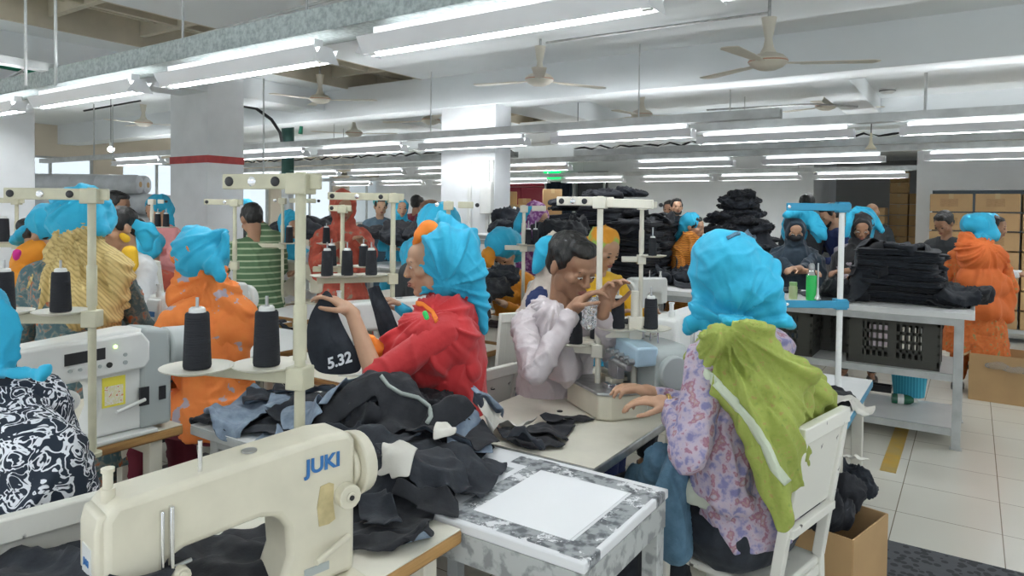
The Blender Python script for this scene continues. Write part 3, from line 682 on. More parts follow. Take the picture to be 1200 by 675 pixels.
def crate(label, loc, rz, d=(.56,.38,.32)):
    t = thing('plastic_crate', label, 'crate', loc, rz, 'dark plastic crates under the counter'); w, l, h = d; mm = mat('crate_plastic', (.055,.055,.045), .5)
    b = MB(); b.box((0,0,.01), (w-.03,l-.03,.02))
    b.build('base', mm, t)
    def side(c, ww, rot):
        s = MB(); s.T = Matrix.Translation(c) @ Matrix.Rotation(rot, 4, 'Z')
        s.box((0,0,h-.02), (ww,.02,.04)); s.box((0,0,.03), (ww,.015,.06))
        n = int(ww/.036)
        for i in range(n+1): s.box((-ww/2+.01+i*(ww-.02)/n, 0, h/2), (.014,.012,h-.04))
        for z in (.11,.17,.23): s.box((0,0,z), (ww,.012,.02))
        for sx in (-1, 1): s.box((sx*(ww/2-.05),0,h/2), (.1,.013,h-.04)); 
        s.box((0,0,h/2), (.05,.013,h-.06))
        s.build('side_wall', mm, t, smooth=False)
    side((0,-l/2+.01,0), w, 0); side((0,l/2-.01,0), w, 0); side((-w/2+.01,0,0), l, pi/2); side((w/2-.01,0,0), l, pi/2)
    MB().box((0,0,h+.002), (w+.01,.03,.016)).build('cross_handle', mm, t)
    return t
# ================================================================= PEOPLE
def hand(mb, w, d, nrm, curl=.5, side=1, s=1.0, fr=.0082, spread=.10):
    """w wrist, d pointing direction, nrm palm normal (fingers curl towards it), side +1: thumb on +cross"""
    w = Vector(w); d = Vector(d).normalized(); nrm = Vector(nrm); nrm = (nrm-d*nrm.dot(d)).normalized(); x = d.cross(nrm).normalized()*side
    R = Matrix((x, d, nrm)).transposed()
    mb.ball(w+d*.045*s, (.038*s, .05*s, .0155*s), 12, 8, R); mb.caps(w-d*.01, w+d*.03*s, .024*s, .026*s)
    for k in range(4):
        off = (.028-.0185*k)*s; L = (.070, .078, .073, .058)[k]*s; p = w+d*(.083-.004*abs(k-1.3))*s+x*off
        dd = (d+x*spread*(1.5-k)*.35).normalized(); ang = curl*(.55+.08*k)
        mb.caps(w+d*.045*s+x*off*.9, p, fr*1.15*s, fr*1.08*s, 8)
        for j in range(3):
            q = Matrix.Rotation(0, 3, 'X'); a = ang*(1 if j else .8)
            axis = dd.cross(nrm).normalized(); dd = (Quaternion(axis, a) @ dd) if True else dd
            if dd.dot(dd) == 0: break
            nx = p+dd*L*(.45, .32, .23)[j]; mb.caps(p, nx, fr*(1.05-.1*j)*s, fr*(.98-.1*j)*s, 8); p = nx
    a = w+d*.02*s+x*.025*s; b = a+(d*.6+x*.75+nrm*.35).normalized()*.035*s; c = b+(d*.9+x*.25+nrm*.5).normalized()*.032*s; e = c+(d*.9-x*.1+nrm*.55*curl).normalized()*.026*s
    mb.caps(a, b, .0135*s, .011*s, 8); mb.caps(b, c, .0105*s, .0092*s, 8); mb.caps(c, e, .009*s, .0075*s, 8)
def head_prims(mb, c, R, s=1.0, man=False):
    def h(x, y, z): return c + R @ Vector((x*s, y*s, z*s))
    def bl(p, r): mb.ball(h(*p), tuple(k*s for k in r), 16, 12, R)
    bl((0,-.018,.028), (.074,.094,.084)); bl((0,.022,-.03), (.058,.066,.078)); bl((0,.045,-.075), (.036,.036,.032)); bl((0,.064,-.094), (.02,.02,.017))
    bl((0,.05,.04), (.055,.042,.045))
    mb.caps(h(-.03,.083,.022), h(.03,.083,.022), .0125*s, n=10)
    for k in (-1, 1): bl((k*.040,.056,-.018), (.024,.028,.022)); bl((k*.050,.015,-.055), (.014,.034,.034)); bl((k*.077,-.008,-.006), (.010,.019,.031))
    for k in (-1, 1): bl((k*.031,.077,.003), (.0165,.0155,.0115)); bl((k*.012,.099,-.030), (.009,.011,.008))
    mb.caps(h(0,.086,.016), h(0,.104,-.026), .0085*s, .0110*s, 10); bl((0,.086,-.056), (.024,.014,.0085)); bl((0,.084,-.067), (.019,.013,.008))
def face_parts(c, R, s, root, T, brow=True, down=.5, beard=None, hires=True):
    def h(x, y, z): return c + R @ Vector((x*s, y*s, z*s))
    n, m_ = (12, 8) if hires else (8, 6)
    for k in (-1, 1):
        b = MB(); b.T = T; b.ball(h(k*.031,.0885,.0025-.004*down), (.0125*s,.0055*s,.0052*s*(1-.35*down)), n, m_, R); e = b.build('eye', M['eyew'] if hires else M['eye'], root)
        b = MB(); b.T = T; b.ball(h(k*.031,.0925,.0015-.005*down), (.0058*s,.0030*s,.0048*s*(1-.25*down)), n, m_, R); b.build('iris', M['eye'], e)
        b = MB(); b.T = T; b.tube([h(k*(.018+.0065*i), .0925-.0022*abs(i-1.2), .0215+.003*sin(i*pi/4)) for i in range(5)], [.0016*s,.0026*s,.0026*s,.002*s,.001*s], 6); b.build('eyebrow', M['hair'], root)
        b = MB(); b.T = T; b.tube([h(k*(.019+.006*i), .0915-.0016*abs(i-2), .0075-.0012*abs(i-2)-.003*down) for i in range(5)], .0011*s, 5); b.build('eyelashes', M['hair'], root)
    b = MB(); b.T = T
    b.tube([h(x, .0985-abs(x)*.28, -.0575+(.002 if abs(x) < .005 else .0035-abs(x)*.18)) for x in (-.021,-.014,-.007,0,.007,.014,.021)], [.0012*s,.0032*s,.004*s,.0037*s,.004*s,.0032*s,.0012*s], 8)
    b.tube([h(x, .0975-abs(x)*.28, -.0655+abs(x)*.12) for x in (-.018,-.012,-.006,0,.006,.012,.018)], [.001*s,.004*s,.0052*s,.0056*s,.0052*s,.004*s,.001*s], 8)
    b.build('lips', M['lip'], root, ang=0)
def ik(a, t, l1, l2, pole):
    a = Vector(a); t = Vector(t); d = t-a; L = d.length
    if L > (l1+l2)*.995: k = L/((l1+l2)*.995); l1 *= k; l2 *= k
    x = (l1*l1-l2*l2+L*L)/(2*L); h = sqrt(max(0, l1*l1-x*x)); dn = d/L; pl = Vector(pole); pl = (pl-dn*pl.dot(dn)).normalized()
    return a+dn*x+pl*h
class Person: pass
FOLD_S = [(.012,7,7,3,1),(.004,22,22,9)]
def person(label, head, face, pose='sit', lean=.10, turn=0, pitch=20, hipz=None, hands=(None,None), man=False, skin='skin', top='denim', sleeve=None, slen=1.0, bottom='denim', vox=.010, group=None, s=1.0, hcurl=.6, feet=True, build_arms=True, roll=0, hdir=(None,None), face_on=True, skirt=True, legs=True, cat='person', bodyfold=None, hairon=True):
    C = P(*head); v = (C-CAM); az = atan2(-v.y, -v.x)+radians(face); rz = az-pi/2
    hipz = hipz if hipz is not None else (.52 if pose == 'sit' else min(.86, C.z-.62))
    Rz = Matrix.Rotation(rz, 3, 'Z'); base = C - Rz @ Vector((0, lean, 0)); base.z = 0
    root = thing('person', label, cat, base, rz, group); T = Matrix.Translation(base) @ Matrix.Rotation(rz, 4, 'Z'); Ti = T.inverted()
    q = Person(); q.root = root; q.T = T; q.Ti = Ti
    c = Ti @ C; Rh = Matrix.Rotation(radians(turn), 3, 'Z') @ Matrix.Rotation(radians(roll), 3, 'Y') @ Matrix.Rotation(-radians(pitch), 3, 'X')
    q.c = c; q.Rh = Rh; q.s = s
    H = Vector((0, 0, hipz)); N = Vector((0, c.y-.055, c.z-.165*s)); shz = N.z-.045
    sw = .185 if man else .16; q.N = N; q.H = H
    Lz = lambda t: H.lerp(N, t)
    b = MB(); head_prims(b, c, Rh, s, man); b.caps(c+Rh @ Vector((0,-.028,-.05)), N, .047*s, .052*s, 14)
    def torso(b, e=0, skirt=False):
        rr = [(-.02,.155,.11),(.15,.15,.105),(.35,.13,.095),(.6,.15,.105),(.8,.165,.10),(.93,.13,.08),(1.0,.075,.06)] if not man else [(-.02,.155,.11),(.2,.15,.105),(.4,.15,.10),(.65,.17,.115),(.85,.19,.105),(.95,.13,.08),(1.0,.075,.065)]
        b.loft([(Lz(t)+Vector((0,-.01,0)), rx+e, ry+e, 0) for t, rx, ry in rr], 28)
        for k in (-1, 1): b.caps(N+Vector((k*.05,-.01,-.03)), N+Vector((k*(sw-.02),-.012,-.062)), .05+e, .052+e, 14)
        if not man:
            for k in (-1, 1): b.ball(Lz(.66)+Vector((k*.07,.075,0)), (.062+e*.5,.055+e,.065), 12, 8)
    torso(b)
    q.torso = torso; S = [N+Vector((-sw,-.012,-.062)), N+Vector((sw,-.012,-.062))]; q.S = S; q.E = []; q.Wr = []
    b2 = MB()
    for i, sd in ((0,-1),(1,1)):
        ht = hands[i]; w = (Ti @ P(*ht)) if ht is not None else (Vector((sd*.13, c.y+.24, hipz+.27)) if pose == 'sit' else Vector((sd*.12, c.y+.22, max(.95, c.z-.48))))
        e = ik(S[i], w, .27*s, .25*s, (sd*.6,-.25,-1)); q.E.append(e); q.Wr.append(w)
        b.caps(S[i], e, .046, .036, 12); b.caps(e, w, .037, .024, 12)
        d = (w-e).normalized() if hdir[i] is None else (Ti.to_3x3() @ Vector(hdir[i])).normalized(); hand(b, w, d, (0,0,-1) if abs(d.z) < .8 else (0,1,0), hcurl, -sd, .98*s, fr=.0085 if vox < .008 else .0105)
    if legs:
        for sd in (-1, 1):
            if pose == 'sit': pts = [(sd*.09,0,hipz), (sd*.12,.40,hipz-.02), (sd*.12,.38,.09)]
            else: pts = [(sd*.09,0,hipz), (sd*.10,.02,hipz*.53), (sd*.11,-.01,.08)]
            b.chain([Vector(p) for p in pts], [.085,.055,.036], 12); f = Vector(pts[2]); b.caps(f+Vector((0,-.03,-.045)), f+Vector((sd*.02,.13,-.055)), .03, .024, 10)
            if feet:
                z = MB(); z.loft([((f.x+sd*.008, f.y+.05, .0),.045,.125,0),((f.x+sd*.008, f.y+.05, .02),.047,.13,0),((f.x+sd*.008,f.y+.04,.045),.044,.12,0)], 16); z.build('sandal', M['blackpl'], root)
    blobobj('body', b, vox, M[skin], root, smooth=2)
    if face_on: face_parts(c, Rh, s, root, Matrix.Identity(4), hires=vox < .009, down=.7 if pitch > 8 else .1)
    ar = .9 if man else 1
    # dress / shirt
    g = MB(); torso(g, .018)
    for i, sd in ((0,-1),(1,1)):
        e, w = q.E[i], q.Wr[i]
        if slen > .5: g.caps(S[i], e, .062*ar, .052*ar, 14); g.caps(e, e.lerp(w, (slen-.5)*2*.92), .052*ar, .040 if slen < .9 else .034, 14)
        else: g.caps(S[i], S[i].lerp(e, slen*2), .064, .056, 14)
    if not man and skirt:
        if pose == 'sit':
            for sd in (-1, 1): g.caps(Vector((sd*.08,.0,hipz+.02)), Vector((sd*.11,.36,hipz+.01)), .115, .085, 14)
            g.loft([((0,-.02,hipz+.1),.16,.12,0),((0,-.03,hipz-.02),.20,.16,0),((0,-.02,hipz-.06),.20,.16,0)], 20)
        else: g.loft([((0,0,hipz+.15),.15,.115,0),((0,0,hipz-.05),.20,.15,0),((0,0,hipz-.42),.26,.19,0)], 24)
    elif man and pose == 'stand': g.loft([((0,0,hipz+.1),.165,.12,0),((0,0,hipz-.06),.178,.13,0)], 20)
    g_name = 'shirt' if man else 'dress'
    q.dress = blobobj(g_name, g, max(vox, .007), M[top], root, smooth=3, folds=bodyfold or [(.010,9,9,6,1),(.004,25,25,14)], seed=len(label))
    # trousers
    if legs:
        g = MB()
        for sd in (-1, 1):
            if pose == 'sit': g.chain([Vector((sd*.09,0,hipz)), Vector((sd*.12,.40,hipz-.02)), Vector((sd*.12,.38,.13))], [.10,.075,.06], 12)
            else: g.chain([Vector((sd*.09,0,hipz)), Vector((sd*.10,.02,hipz*.53)), Vector((sd*.11,-.01,.13))], [.10,.078,.062], 12)
        g.caps((-.07,-.01,hipz), (.07,-.01,hipz), .11, n=12)
        blobobj('trousers', g, max(.012, vox), M[bottom], root, smooth=3, folds=[(.010,8,8,10,1)])
    return q
def hair(q, m='hair', style='short', name='hair'):
    b = MB(); s = q.s; c = q.c; R = q.Rh
    def bl(p, r): b.ball(c+R @ (Vector(p)*s), tuple(k*s for k in r), 18, 12, R)
    bl((0,-.03,.045), (.082,.096,.080)); 
    if style == 'short':
        bl((0,.028,.085), (.060,.055,.034)); bl((0,-.055,-.01), (.070,.060,.06)); 
        for k in (-1,1): bl((k*.067,-.0,.03), (.014,.035,.04))
    elif style == 'bun':
        bl((0,.02,.072), (.062,.058,.035)); bl((0,-.06,-.02), (.068,.05,.06)); bl((0,-.115,-.03), (.045,.04,.045))
        for k in (-1,1): bl((k*.066,.01,.035), (.014,.04,.045))
    return blobobj(name, b, .006 if q.vox < .009 else .009, M[m], q.root, smooth=2, folds=[(.006,45,45,30)])
def cloth_blob(q, name, m, prims, vox, folds=None, smooth=4, seed=0, label=None):
    """prims in person space: ('b', centre, radii[, rotated with head]) or ('c', p0, p1, r0, r1)"""
    b = MB()
    for p in prims:
        if p[0] == 'b': b.ball(p[1], p[2], 18, 12, p[3] if len(p) > 3 else None)
        elif p[0] == 'c': b.caps(p[1], p[2], p[3], p[4], 14)
        elif p[0] == 'l': b.loft(p[1], 28)
    o = blobobj(name, b, vox, M[m] if isinstance(m, str) else m, q.root, smooth=smooth, folds=folds, seed=seed)
    if label: o['label'] = label
    return o
def hood_prims(q, grow=0, back=.022, rim=True):
    c, R, s = q.c, q.Rh, q.s
    h = lambda x, y, z: c + R @ (Vector((x, y, z))*s)
    pr = [('b', h(0,-back-.005,.022), (.094+grow,.094+grow*.6,.108+grow), R), ('b', h(0,-back-.01,-.06), (.078+grow,.072+grow,.075), R)]
    if rim:
        for k in range(14):
            a0 = 2*pi*k/14; a1 = 2*pi*(k+1)/14
            f = lambda a: h(.068*sin(a), .040+.014*cos(a) if cos(a) > 0 else .040+.02*abs(cos(a)), .088*cos(a)+(-.012 if cos(a) < 0 else .004))
            pr.append(('c', f(a0), f(a1), .017+grow*.3, .017+grow*.3))
    return pr
def hijab(q, m, low=.40, w=.24, grow=0, vox=.009, folds=None, name='headscarf', chest=True, seed=1, label=None):
    pr = hood_prims(q, grow); N = q.N; z0 = N.z
    pr.append(('l', [(q.c+Vector((0,-.02,-.09)), .085,.085,0), (N+Vector((0,.01,.02)), .10,.10,0), (N+Vector((0,0,-.04)), .19,.125,0), (N+Vector((0,-.0,-.10)), w,.15,0), (N+Vector((0,-.02,-low*.6)), w+.015,.165,0), (N+Vector((0,-.03,-low)), w,.17,0)]))
    if chest: pr.append(('b', N+Vector((0,.06,-.12)), (.13,.10,.15)))
    return cloth_blob(q, name, m, pr, vox, folds or [(.018,8,8,4,1),(.005,24,24,12)], seed=seed, label=label)
def cap_cloth(q, m='cyan', tail=None, vox=.009, grow=.0, back=.03, seed=2, folds=None, name='head_cloth', low=True, up=0):
    """turquoise kerchief tied over crown, tail = list of (x, y, z, halfwidth, halfthick) in person space relative to the head centre"""
    c, R, s = q.c, q.Rh, q.s
    h = lambda x, y, z: c + R @ (Vector((x, y, z))*s)
    pr = [('b', h(0,-back,.045+up), (.098+grow,.100+grow,.088+grow), R)]
    if low: pr += [('b', h(0,-back-.04,-.02), (.090+grow,.075+grow,.085), R)]
    if tail:
        for i in range(len(tail)-1):
            a, b_ = tail[i], tail[i+1]
            for k in range(5):
                t = k/4; p = [a[j]*(1-t)+b_[j]*t for j in range(5)]
                pr.append(('b', c+Vector(p[:3])*s, (p[3]*s, p[4]*s, max(.03, abs(a[2]-b_[2])*.35)*s)))
    return cloth_blob(q, name, m, pr, vox, folds or [(.012,9,9,6,1),(.004,26,26,20)], seed=seed)
def paint(q, name, m, pts, vox, thick=.05, folds=None, smooth=9, seed=0, flat=.6, label=None, extra=()):
    """cloth volume through pixel-and-distance stations: list of chains [(px,py,D,rpx), ...]; flattened along the view"""
    b = MB(); b.T = q.Ti
    for ch in pts:
        for i in range(max(1, len(ch)-1)):
            a = ch[i]; c_ = ch[min(i+1, len(ch)-1)]
            n = max(2, int(((a[0]-c_[0])**2+(a[1]-c_[1])**2)**.5/(max(3, min(a[3], c_[3]))*.45)))
            for k in range(n+1):
                t = k/n; px_, py_, D, r = [a[j]*(1-t)+c_[j]*t for j in range(4)]
                rr = r*D/FPX; R = Matrix((RT, UP, -FW)).transposed()
                b.ball(P(px_, py_, D), (rr, rr, min(rr, max(thick, rr*flat))), 16, 10, R)
    b.T = None
    for p in extra:
        if p[0] == 'b': b.ball(p[1], p[2], 18, 12, p[3] if len(p) > 3 else None)
        else: b.caps(p[1], p[2], p[3], p[4], 14)
    o = blobobj(name, b, vox, M[m] if isinstance(m, str) else m, q.root, smooth=smooth, folds=folds, seed=seed)
    if label: o['label'] = label
    return o
from mathutils.bvhtree import BVHTree
def loc(q, x, y, D): return q.Ti @ P(x, y, D)
def rad(q, amp, x, y, D, k=5, along=1.2): return {'amp': amp, 'c': loc(q, x, y, D), 'axis': q.Ti.to_3x3() @ (-FW), 'k': k, 'along': along}
def lin(q, amp, a, b, k=16, along=1.5): return {'amp': amp, 'axis': loc(q, *b)-loc(q, *a), 'k': k, 'along': along}
def surf_strip(obj, q, name, m, px_line, wpx, lift=.003, thick=.002):
    """a real strip of cloth lying on obj along a polyline seen at the given pixels"""
    bpy.context.view_layer.update(); dg = bpy.context.evaluated_depsgraph_get()
    me = obj.data; mw = obj.matrix_world if q is None else q.T
    vs = [mw @ v.co for v in me.vertices]; bv = BVHTree.FromPolygons(vs, [tuple(p.vertices) for p in me.polygons])
    L = []; pts = []
    for i in range(len(px_line)-1):
        n = max(2, int(((px_line[i][0]-px_line[i+1][0])**2+(px_line[i][1]-px_line[i+1][1])**2)**.5/4))
        for k in range(n): t = k/n; pts.append(tuple(px_line[i][j]*(1-t)+px_line[i+1][j]*t for j in (0, 1)))
    pts.append(px_line[-1]); b = MB(); vsn = []
    for i, p in enumerate(pts):
        p0, p1 = pts[max(0, i-1)], pts[min(len(pts)-1, i+1)]; dx, dy = p1[0]-p0[0], p1[1]-p0[1]; l = (dx*dx+dy*dy)**.5 or 1; nx, ny = -dy/l, dx/l; rw = []
        for s_ in (-1, -.33, .33, 1):
            rd = ray(p[0]+nx*wpx/2*s_, p[1]+ny*wpx/2*s_); hit = bv.ray_cast(CAM, rd.normalized())
            rw.append(hit[0]+hit[1]*lift*(1 if hit[1].dot(rd) < 0 else -1) if hit[0] is not None else None)
        if all(r is not None for r in rw) and max((rw[k]-rw[k+1]).length for k in range(3)) < .08: vsn.append(rw)
    if len(vsn) < 2: return None
    V = [v for r in vsn for v in r]; F = []
    for i in range(len(vsn)-1):
        if (vsn[i][0]-vsn[i+1][0]).length > .12: continue
        for k in range(3): F.append((i*4+k, i*4+k+1, (i+1)*4+k+1, (i+1)*4+k))
    b.T = q.Ti if q else None; b._a(V, F); return link(name, b.mesh(name, M[m] if isinstance(m, str) else m, fix=False), q.root if q else None, solid=thick)
# ---- fabrics
M['floral_orange'] = pattern('orange_floral', [(0,(.62,.15,.03)),(.42,(.80,.22,.045)),(.62,(.80,.24,.05)),(.63,(.80,.24,.05)),(.65,(.40,.36,.42))], 14, detail=3, bump=.3, mode='LINEAR')
M['green_lime'] = pattern('lime_printed', [(0,(.10,.22,.06)),(.36,(.30,.36,.07)),(.62,(.33,.39,.085)),(.70,(.38,.30,.09))], 70, detail=2, bump=.25, mode='LINEAR')
M['limeborder'] = mat('pale_border', (.56,.62,.48), .8, bump=.2)
M['floral_lilac'] = pattern('lilac_floral', [(0,(.10,.11,.28)),(.38,(.22,.21,.38)),(.46,(.42,.36,.46)),(.54,(.46,.38,.44)),(.60,(.30,.13,.20)),(.66,(.38,.24,.24)),(.72,(.42,.37,.44))], 34, detail=4, bump=.2, mode='LINEAR')
M['red'] = mat('red_cotton', (.58,.025,.03), .75, var=.15, vscale=5, bump=.2, bscale=40, sheen=.2)
M['orange'] = mat('orange_cotton', (.82,.22,.02), .75, bump=.2, bscale=40)
M['yellowshawl'] = pattern('yellow_lace', [(0,(.46,.34,.13)),(.35,(.60,.45,.18)),(1,(.66,.51,.22))], 22, kind='WAVE', wdir='DIAGONAL', dist=1.2, mode='LINEAR', bump=.3)
M['paisley'] = pattern('paisley_teal', [(0,(.03,.08,.10)),(.45,(.07,.13,.14)),(.58,(.20,.22,.19)),(.68,(.45,.12,.04))], 26, detail=3, dist=1.5, mode='LINEAR')
M['bwprint'] = pattern('black_white_print', [(0,(.012,.022,.04)),(.478,(.012,.022,.04)),(.492,(.78,.80,.84)),(.57,(.78,.80,.84)),(.585,(.012,.022,.04))], 24, detail=1.5, dist=2.2, mode='LINEAR', bump=.1)
M['marigold'] = mat('marigold_cotton', (.80,.30,.02), .75, var=.15, bump=.25, bscale=30)
M['brick'] = pattern('brick_red_print', [(0,(.10,.03,.03)),(.40,(.40,.07,.04)),(.6,(.52,.10,.06)),(.68,(.30,.28,.20))], 14, detail=3, mode='LINEAR')
M['rust'] = pattern('rust_orange_print', [(0,(.16,.045,.005)),(.45,(.42,.13,.01)),(.62,(.62,.24,.02))], 22, detail=2, kind='WAVE', dist=5, mode='LINEAR')
M['navyhijab'] = mat('navy_scarf', (.012,.03,.05), .8, bump=.3, bscale=30, sheen=.3)
M['blackhijab'] = mat('black_scarf', (.016,.016,.018), .8, bump=.3, bscale=30, sheen=.3)
M['shirtpink'] = mat('pale_pink_shirt', (.60,.54,.55), .75, var=.06, bump=.2, bscale=50)
M['purple'] = pattern('purple_print', [(0,(.09,.02,.12)),(.5,(.26,.07,.26)),(.6,(.50,.30,.48))], 30, mode='LINEAR')
M['yellow'] = mat('yellow_cotton', (.80,.48,.02), .75, bump=.2)
M['vestwhite'] = mat('pale_vest', (.70,.71,.72), .75, bump=.2)
M['pink'] = mat('pink_cotton', (.72,.30,.30), .75, bump=.2)
M['magenta'] = mat('magenta_cotton', (.60,.02,.25), .75)
M['stripe'] = pattern('green_stripe', [(0,(.09,.17,.08)),(.80,(.09,.17,.08)),(.84,(.36,.44,.28))], 7, kind='WAVE', wdir='Z', mode='LINEAR', bump=.2)
M['bluegrey'] = mat('blue_grey_cotton', (.08,.13,.17), .8, bump=.2)
M['beigeshawl'] = mat('beige_shawl', (.55,.47,.40), .8, bump=.25)
M['navy'] = mat('navy_cotton', (.02,.035,.12), .8, bump=.2)
M['orangeprint'] = pattern('orange_block_print', [(0,(.20,.06,.02)),(.44,(.62,.15,.03)),(.60,(.66,.18,.04)),(.66,(.30,.28,.10))], 30, detail=3, mode='LINEAR')
M['orangeplain'] = mat('plain_orange', (.74,.17,.035), .75, var=.12, bump=.25)
M['teal'] = mat('dark_teal', (.02,.10,.10), .8)
M['maroon'] = mat('maroon_cotton', (.18,.02,.04), .8)
M['tee'] = mat('dark_tee', (.03,.035,.04), .8)
wrinkle(['turquoise_cotton'], 6, .5, .03, (1,1,.7))
wrinkle(['orange_floral','lime_printed','lilac_floral','red_cotton','yellow_lace','marigold_cotton','brick_red_print','rust_orange_print','plain_orange','orange_block_print','green_stripe','purple_print','beige_shawl','navy_scarf','black_scarf','black_white_print'], 6, .4, .03, (1,1,.35))
wrinkle(['pale_pink_shirt'], 8, .4, .02, (1,1,.8))
wrinkle(['dark_denim','charcoal_denim','black_denim','pale_denim_reverse','mid_blue_denim'], 11, .5, .025, (1,1,1))
Person.vox = .01
def mk(label, head, face, vox, **k):
    Person.vox = vox; q = person(label, head, face, vox=vox, **k); q.vox = vox; return q
# ================================================================= PLACEMENT of furniture and machines
TABLES += [(-1.6,-.66,1.275,1.755,.76),(-2.95,.0,5.22,5.99,.88)]
T1 = sewing_table('sewing_table', 'cream topped sewing table with orange plywood edge under the nearest cream machine', -1.56, -.98, .10, 1.27)
W1 = thing('work_table', 'grey white painted table scrubbed with dark marks beside the nearest machine', 'table', (-.975, 1.515, 0))
wx, wy = .63, .48
def brushed():
    m = mat('brushed_tabletop', (.78,.79,.80), .45); nt = m.node_tree; b = nt.nodes['Principled BSDF']
    tc = nt.nodes.new('ShaderNodeTexCoord'); sp = nt.nodes.new('ShaderNodeSeparateXYZ'); nt.links.new(tc.outputs['Object'], sp.inputs[0])
    def band(out, c, w):      # 1 near |v-c|<w
        a = nt.nodes.new('ShaderNodeMath'); a.operation = 'SUBTRACT'; a.inputs[1].default_value = c; nt.links.new(out, a.inputs[0])
        q = nt.nodes.new('ShaderNodeMath'); q.operation = 'ABSOLUTE'; nt.links.new(a.outputs[0], q.inputs[0])
        k = nt.nodes.new('ShaderNodeMath'); k.operation = 'LESS_THAN'; k.inputs[1].default_value = w; nt.links.new(q.outputs[0], k.inputs[0]); return k.outputs[0]
    def mul(a, c, op='MULTIPLY'):
        k = nt.nodes.new('ShaderNodeMath'); k.operation = op; nt.links.new(a, k.inputs[0]); nt.links.new(c, k.inputs[1]); return k.outputs[0]
    X, Y = sp.outputs['X'], sp.outputs['Y']
    e1 = mul(band(X, -.045, .035), band(Y, 0, .225)); e2 = mul(band(X, .275, .028), band(Y, -.02, .21)); e3 = mul(band(Y, .185, .030), band(X, .09, .23)); e4 = mul(band(Y, -.195, .030), band(X, .08, .24)); e5 = mul(band(Y, .1, .02), band(X, -.2, .1))
    o = mul(mul(mul(mul(e1, e2, 'MAXIMUM'), e3, 'MAXIMUM'), e4, 'MAXIMUM'), e5, 'MAXIMUM')
    n = nt.nodes.new('ShaderNodeTexNoise'); n.inputs['Scale'].default_value = 14; n.inputs['Detail'].default_value = 8; n.inputs['Roughness'].default_value = .75; nt.links.new(tc.outputs['Object'], n.inputs[0])
    g = nt.nodes.new('ShaderNodeMath'); g.operation = 'GREATER_THAN'; g.inputs[1].default_value = .44; nt.links.new(n.outputs['Fac'], g.inputs[0])
    o = mul(o, g.outputs[0])
    n3 = nt.nodes.new('ShaderNodeTexNoise'); n3.inputs['Scale'].default_value = 40; n3.inputs['Detail'].default_value = 5; nt.links.new(tc.outputs['Object'], n3.inputs[0])
    r = nt.nodes.new('ShaderNodeValToRGB'); r.color_ramp.elements[0].color = (.10,.11,.12,1); r.color_ramp.elements[1].color = (.36,.38,.39,1); r.color_ramp.elements[0].position = .4; r.color_ramp.elements[1].position = .55
    nt.links.new(n3.outputs['Fac'], r.inputs[0])
    mx = nt.nodes.new('ShaderNodeMix'); mx.data_type = 'RGBA'; nt.links.new(o, mx.inputs[0]); mx.inputs[6].default_value = (.78,.79,.80,1); nt.links.new(r.outputs[0], mx.inputs[7]); nt.links.new(mx.outputs[2], b.inputs['Base Color'])
    return m
MB().box((-.16,0,.7475), (wx+.32,wy,.025)).build('tabletop', brushed(), W1, bevel=.004)
MB().box((-.16,-wy/2+.01,.70), (wx+.30,.02,.07)).box((-.16,wy/2-.01,.70), (wx+.30,.02,.07)).box((-wx/2-.31,0,.70), (.02,wy-.04,.07)).box((wx/2-.01,0,.70), (.02,wy-.04,.07)).build('apron', mat('worn_grey_paint', (.46,.48,.47), .5, col2=(.26,.27,.27), vscale=26, detail=6, lo=.40, hi=.5), W1)
for sx in (-(wx/2+.29), wx/2-.03):
    for sy in (-1,1): MB().bar((sx, sy*(wy/2-.03), 0), (sx, sy*(wy/2-.03), .735), .045, .045).build('leg', MATS['worn_grey_paint'], W1, bevel=.003)
MB().box((.105, -.01, .7613), (.27,.32,.0012)).build('paper_sheet', mat('white_paper', (.86,.87,.88), .8), W1)
sewing_table('sewing_table', 'cream overlock table between the man and the woman in the green shawl', -1.52, -.90, 1.79, 2.70, edge='steel', legm='greypaint')
sewing_table('sewing_table', 'cream topped table with plywood edge under the white machine at left', -2.85, -2.24, .35, 1.33)
sewing_table('work_table', 'white topped table heaped with cut denim in the middle foreground', -2.22, -1.64, 1.34, 2.02, top='tablew', edge='greypaint', legm='greypaint', motor=False)
# nearest machine
mj = (P(120, 690, 1.05)); 
JK = sewing_machine('sewing_machine', 'nearest cream lockstitch sewing machine with blue lettering', (0,0,0), 0, logo=('JUKI', .046, LOGOBL, .385, .285))
JA = Vector((-1.075, .50, .752)); JB = Vector((-1.075, 1.0, .752))
def set_machine(o, pa, pb, z):
    """pa / pb: ground points of needle end and wheel end"""
    d = (pb-pa); o.location = (pa.x, pa.y, z); o.rotation_euler = (0, 0, atan2(d.y, d.x))
JK.scale = (.88,.9,.87)
fj = P(106, 600, 1.10); wj = P(392, 560, 1.42)
fj.z = wj.z = 0; dj = (wj-fj).normalized(); set_machine(JK, fj+dj*.05, wj, .752)
text('face_lettering', 'JUKI', .016, LOGOBL, JK, (-.0645, 0, .205), (pi/2, 0, -pi/2), 'small blue lettering', bold=True)
MB().prism([(.375,.145),(.37,.19),(.378,.235),(.40,.238),(.412,.232),(.41,.19),(.416,.15),(.40,.143)], -.0535, -.0525, 'xz').build('peeled_sticker', mat('glue_residue', (.60,.50,.26), .6, var=.3, vscale=30), JK)
# white computer machine at left
WM = sewing_machine('sewing_machine', 'white sewing machine with control panel and grey drum at the left', (0,0,0), 0, body='mwhite', kind='computer')
a = P(-30, 450, 1.95); b = P(108, 440, 2.20); a.z = b.z = 0; set_machine(WM, a, b, .752)
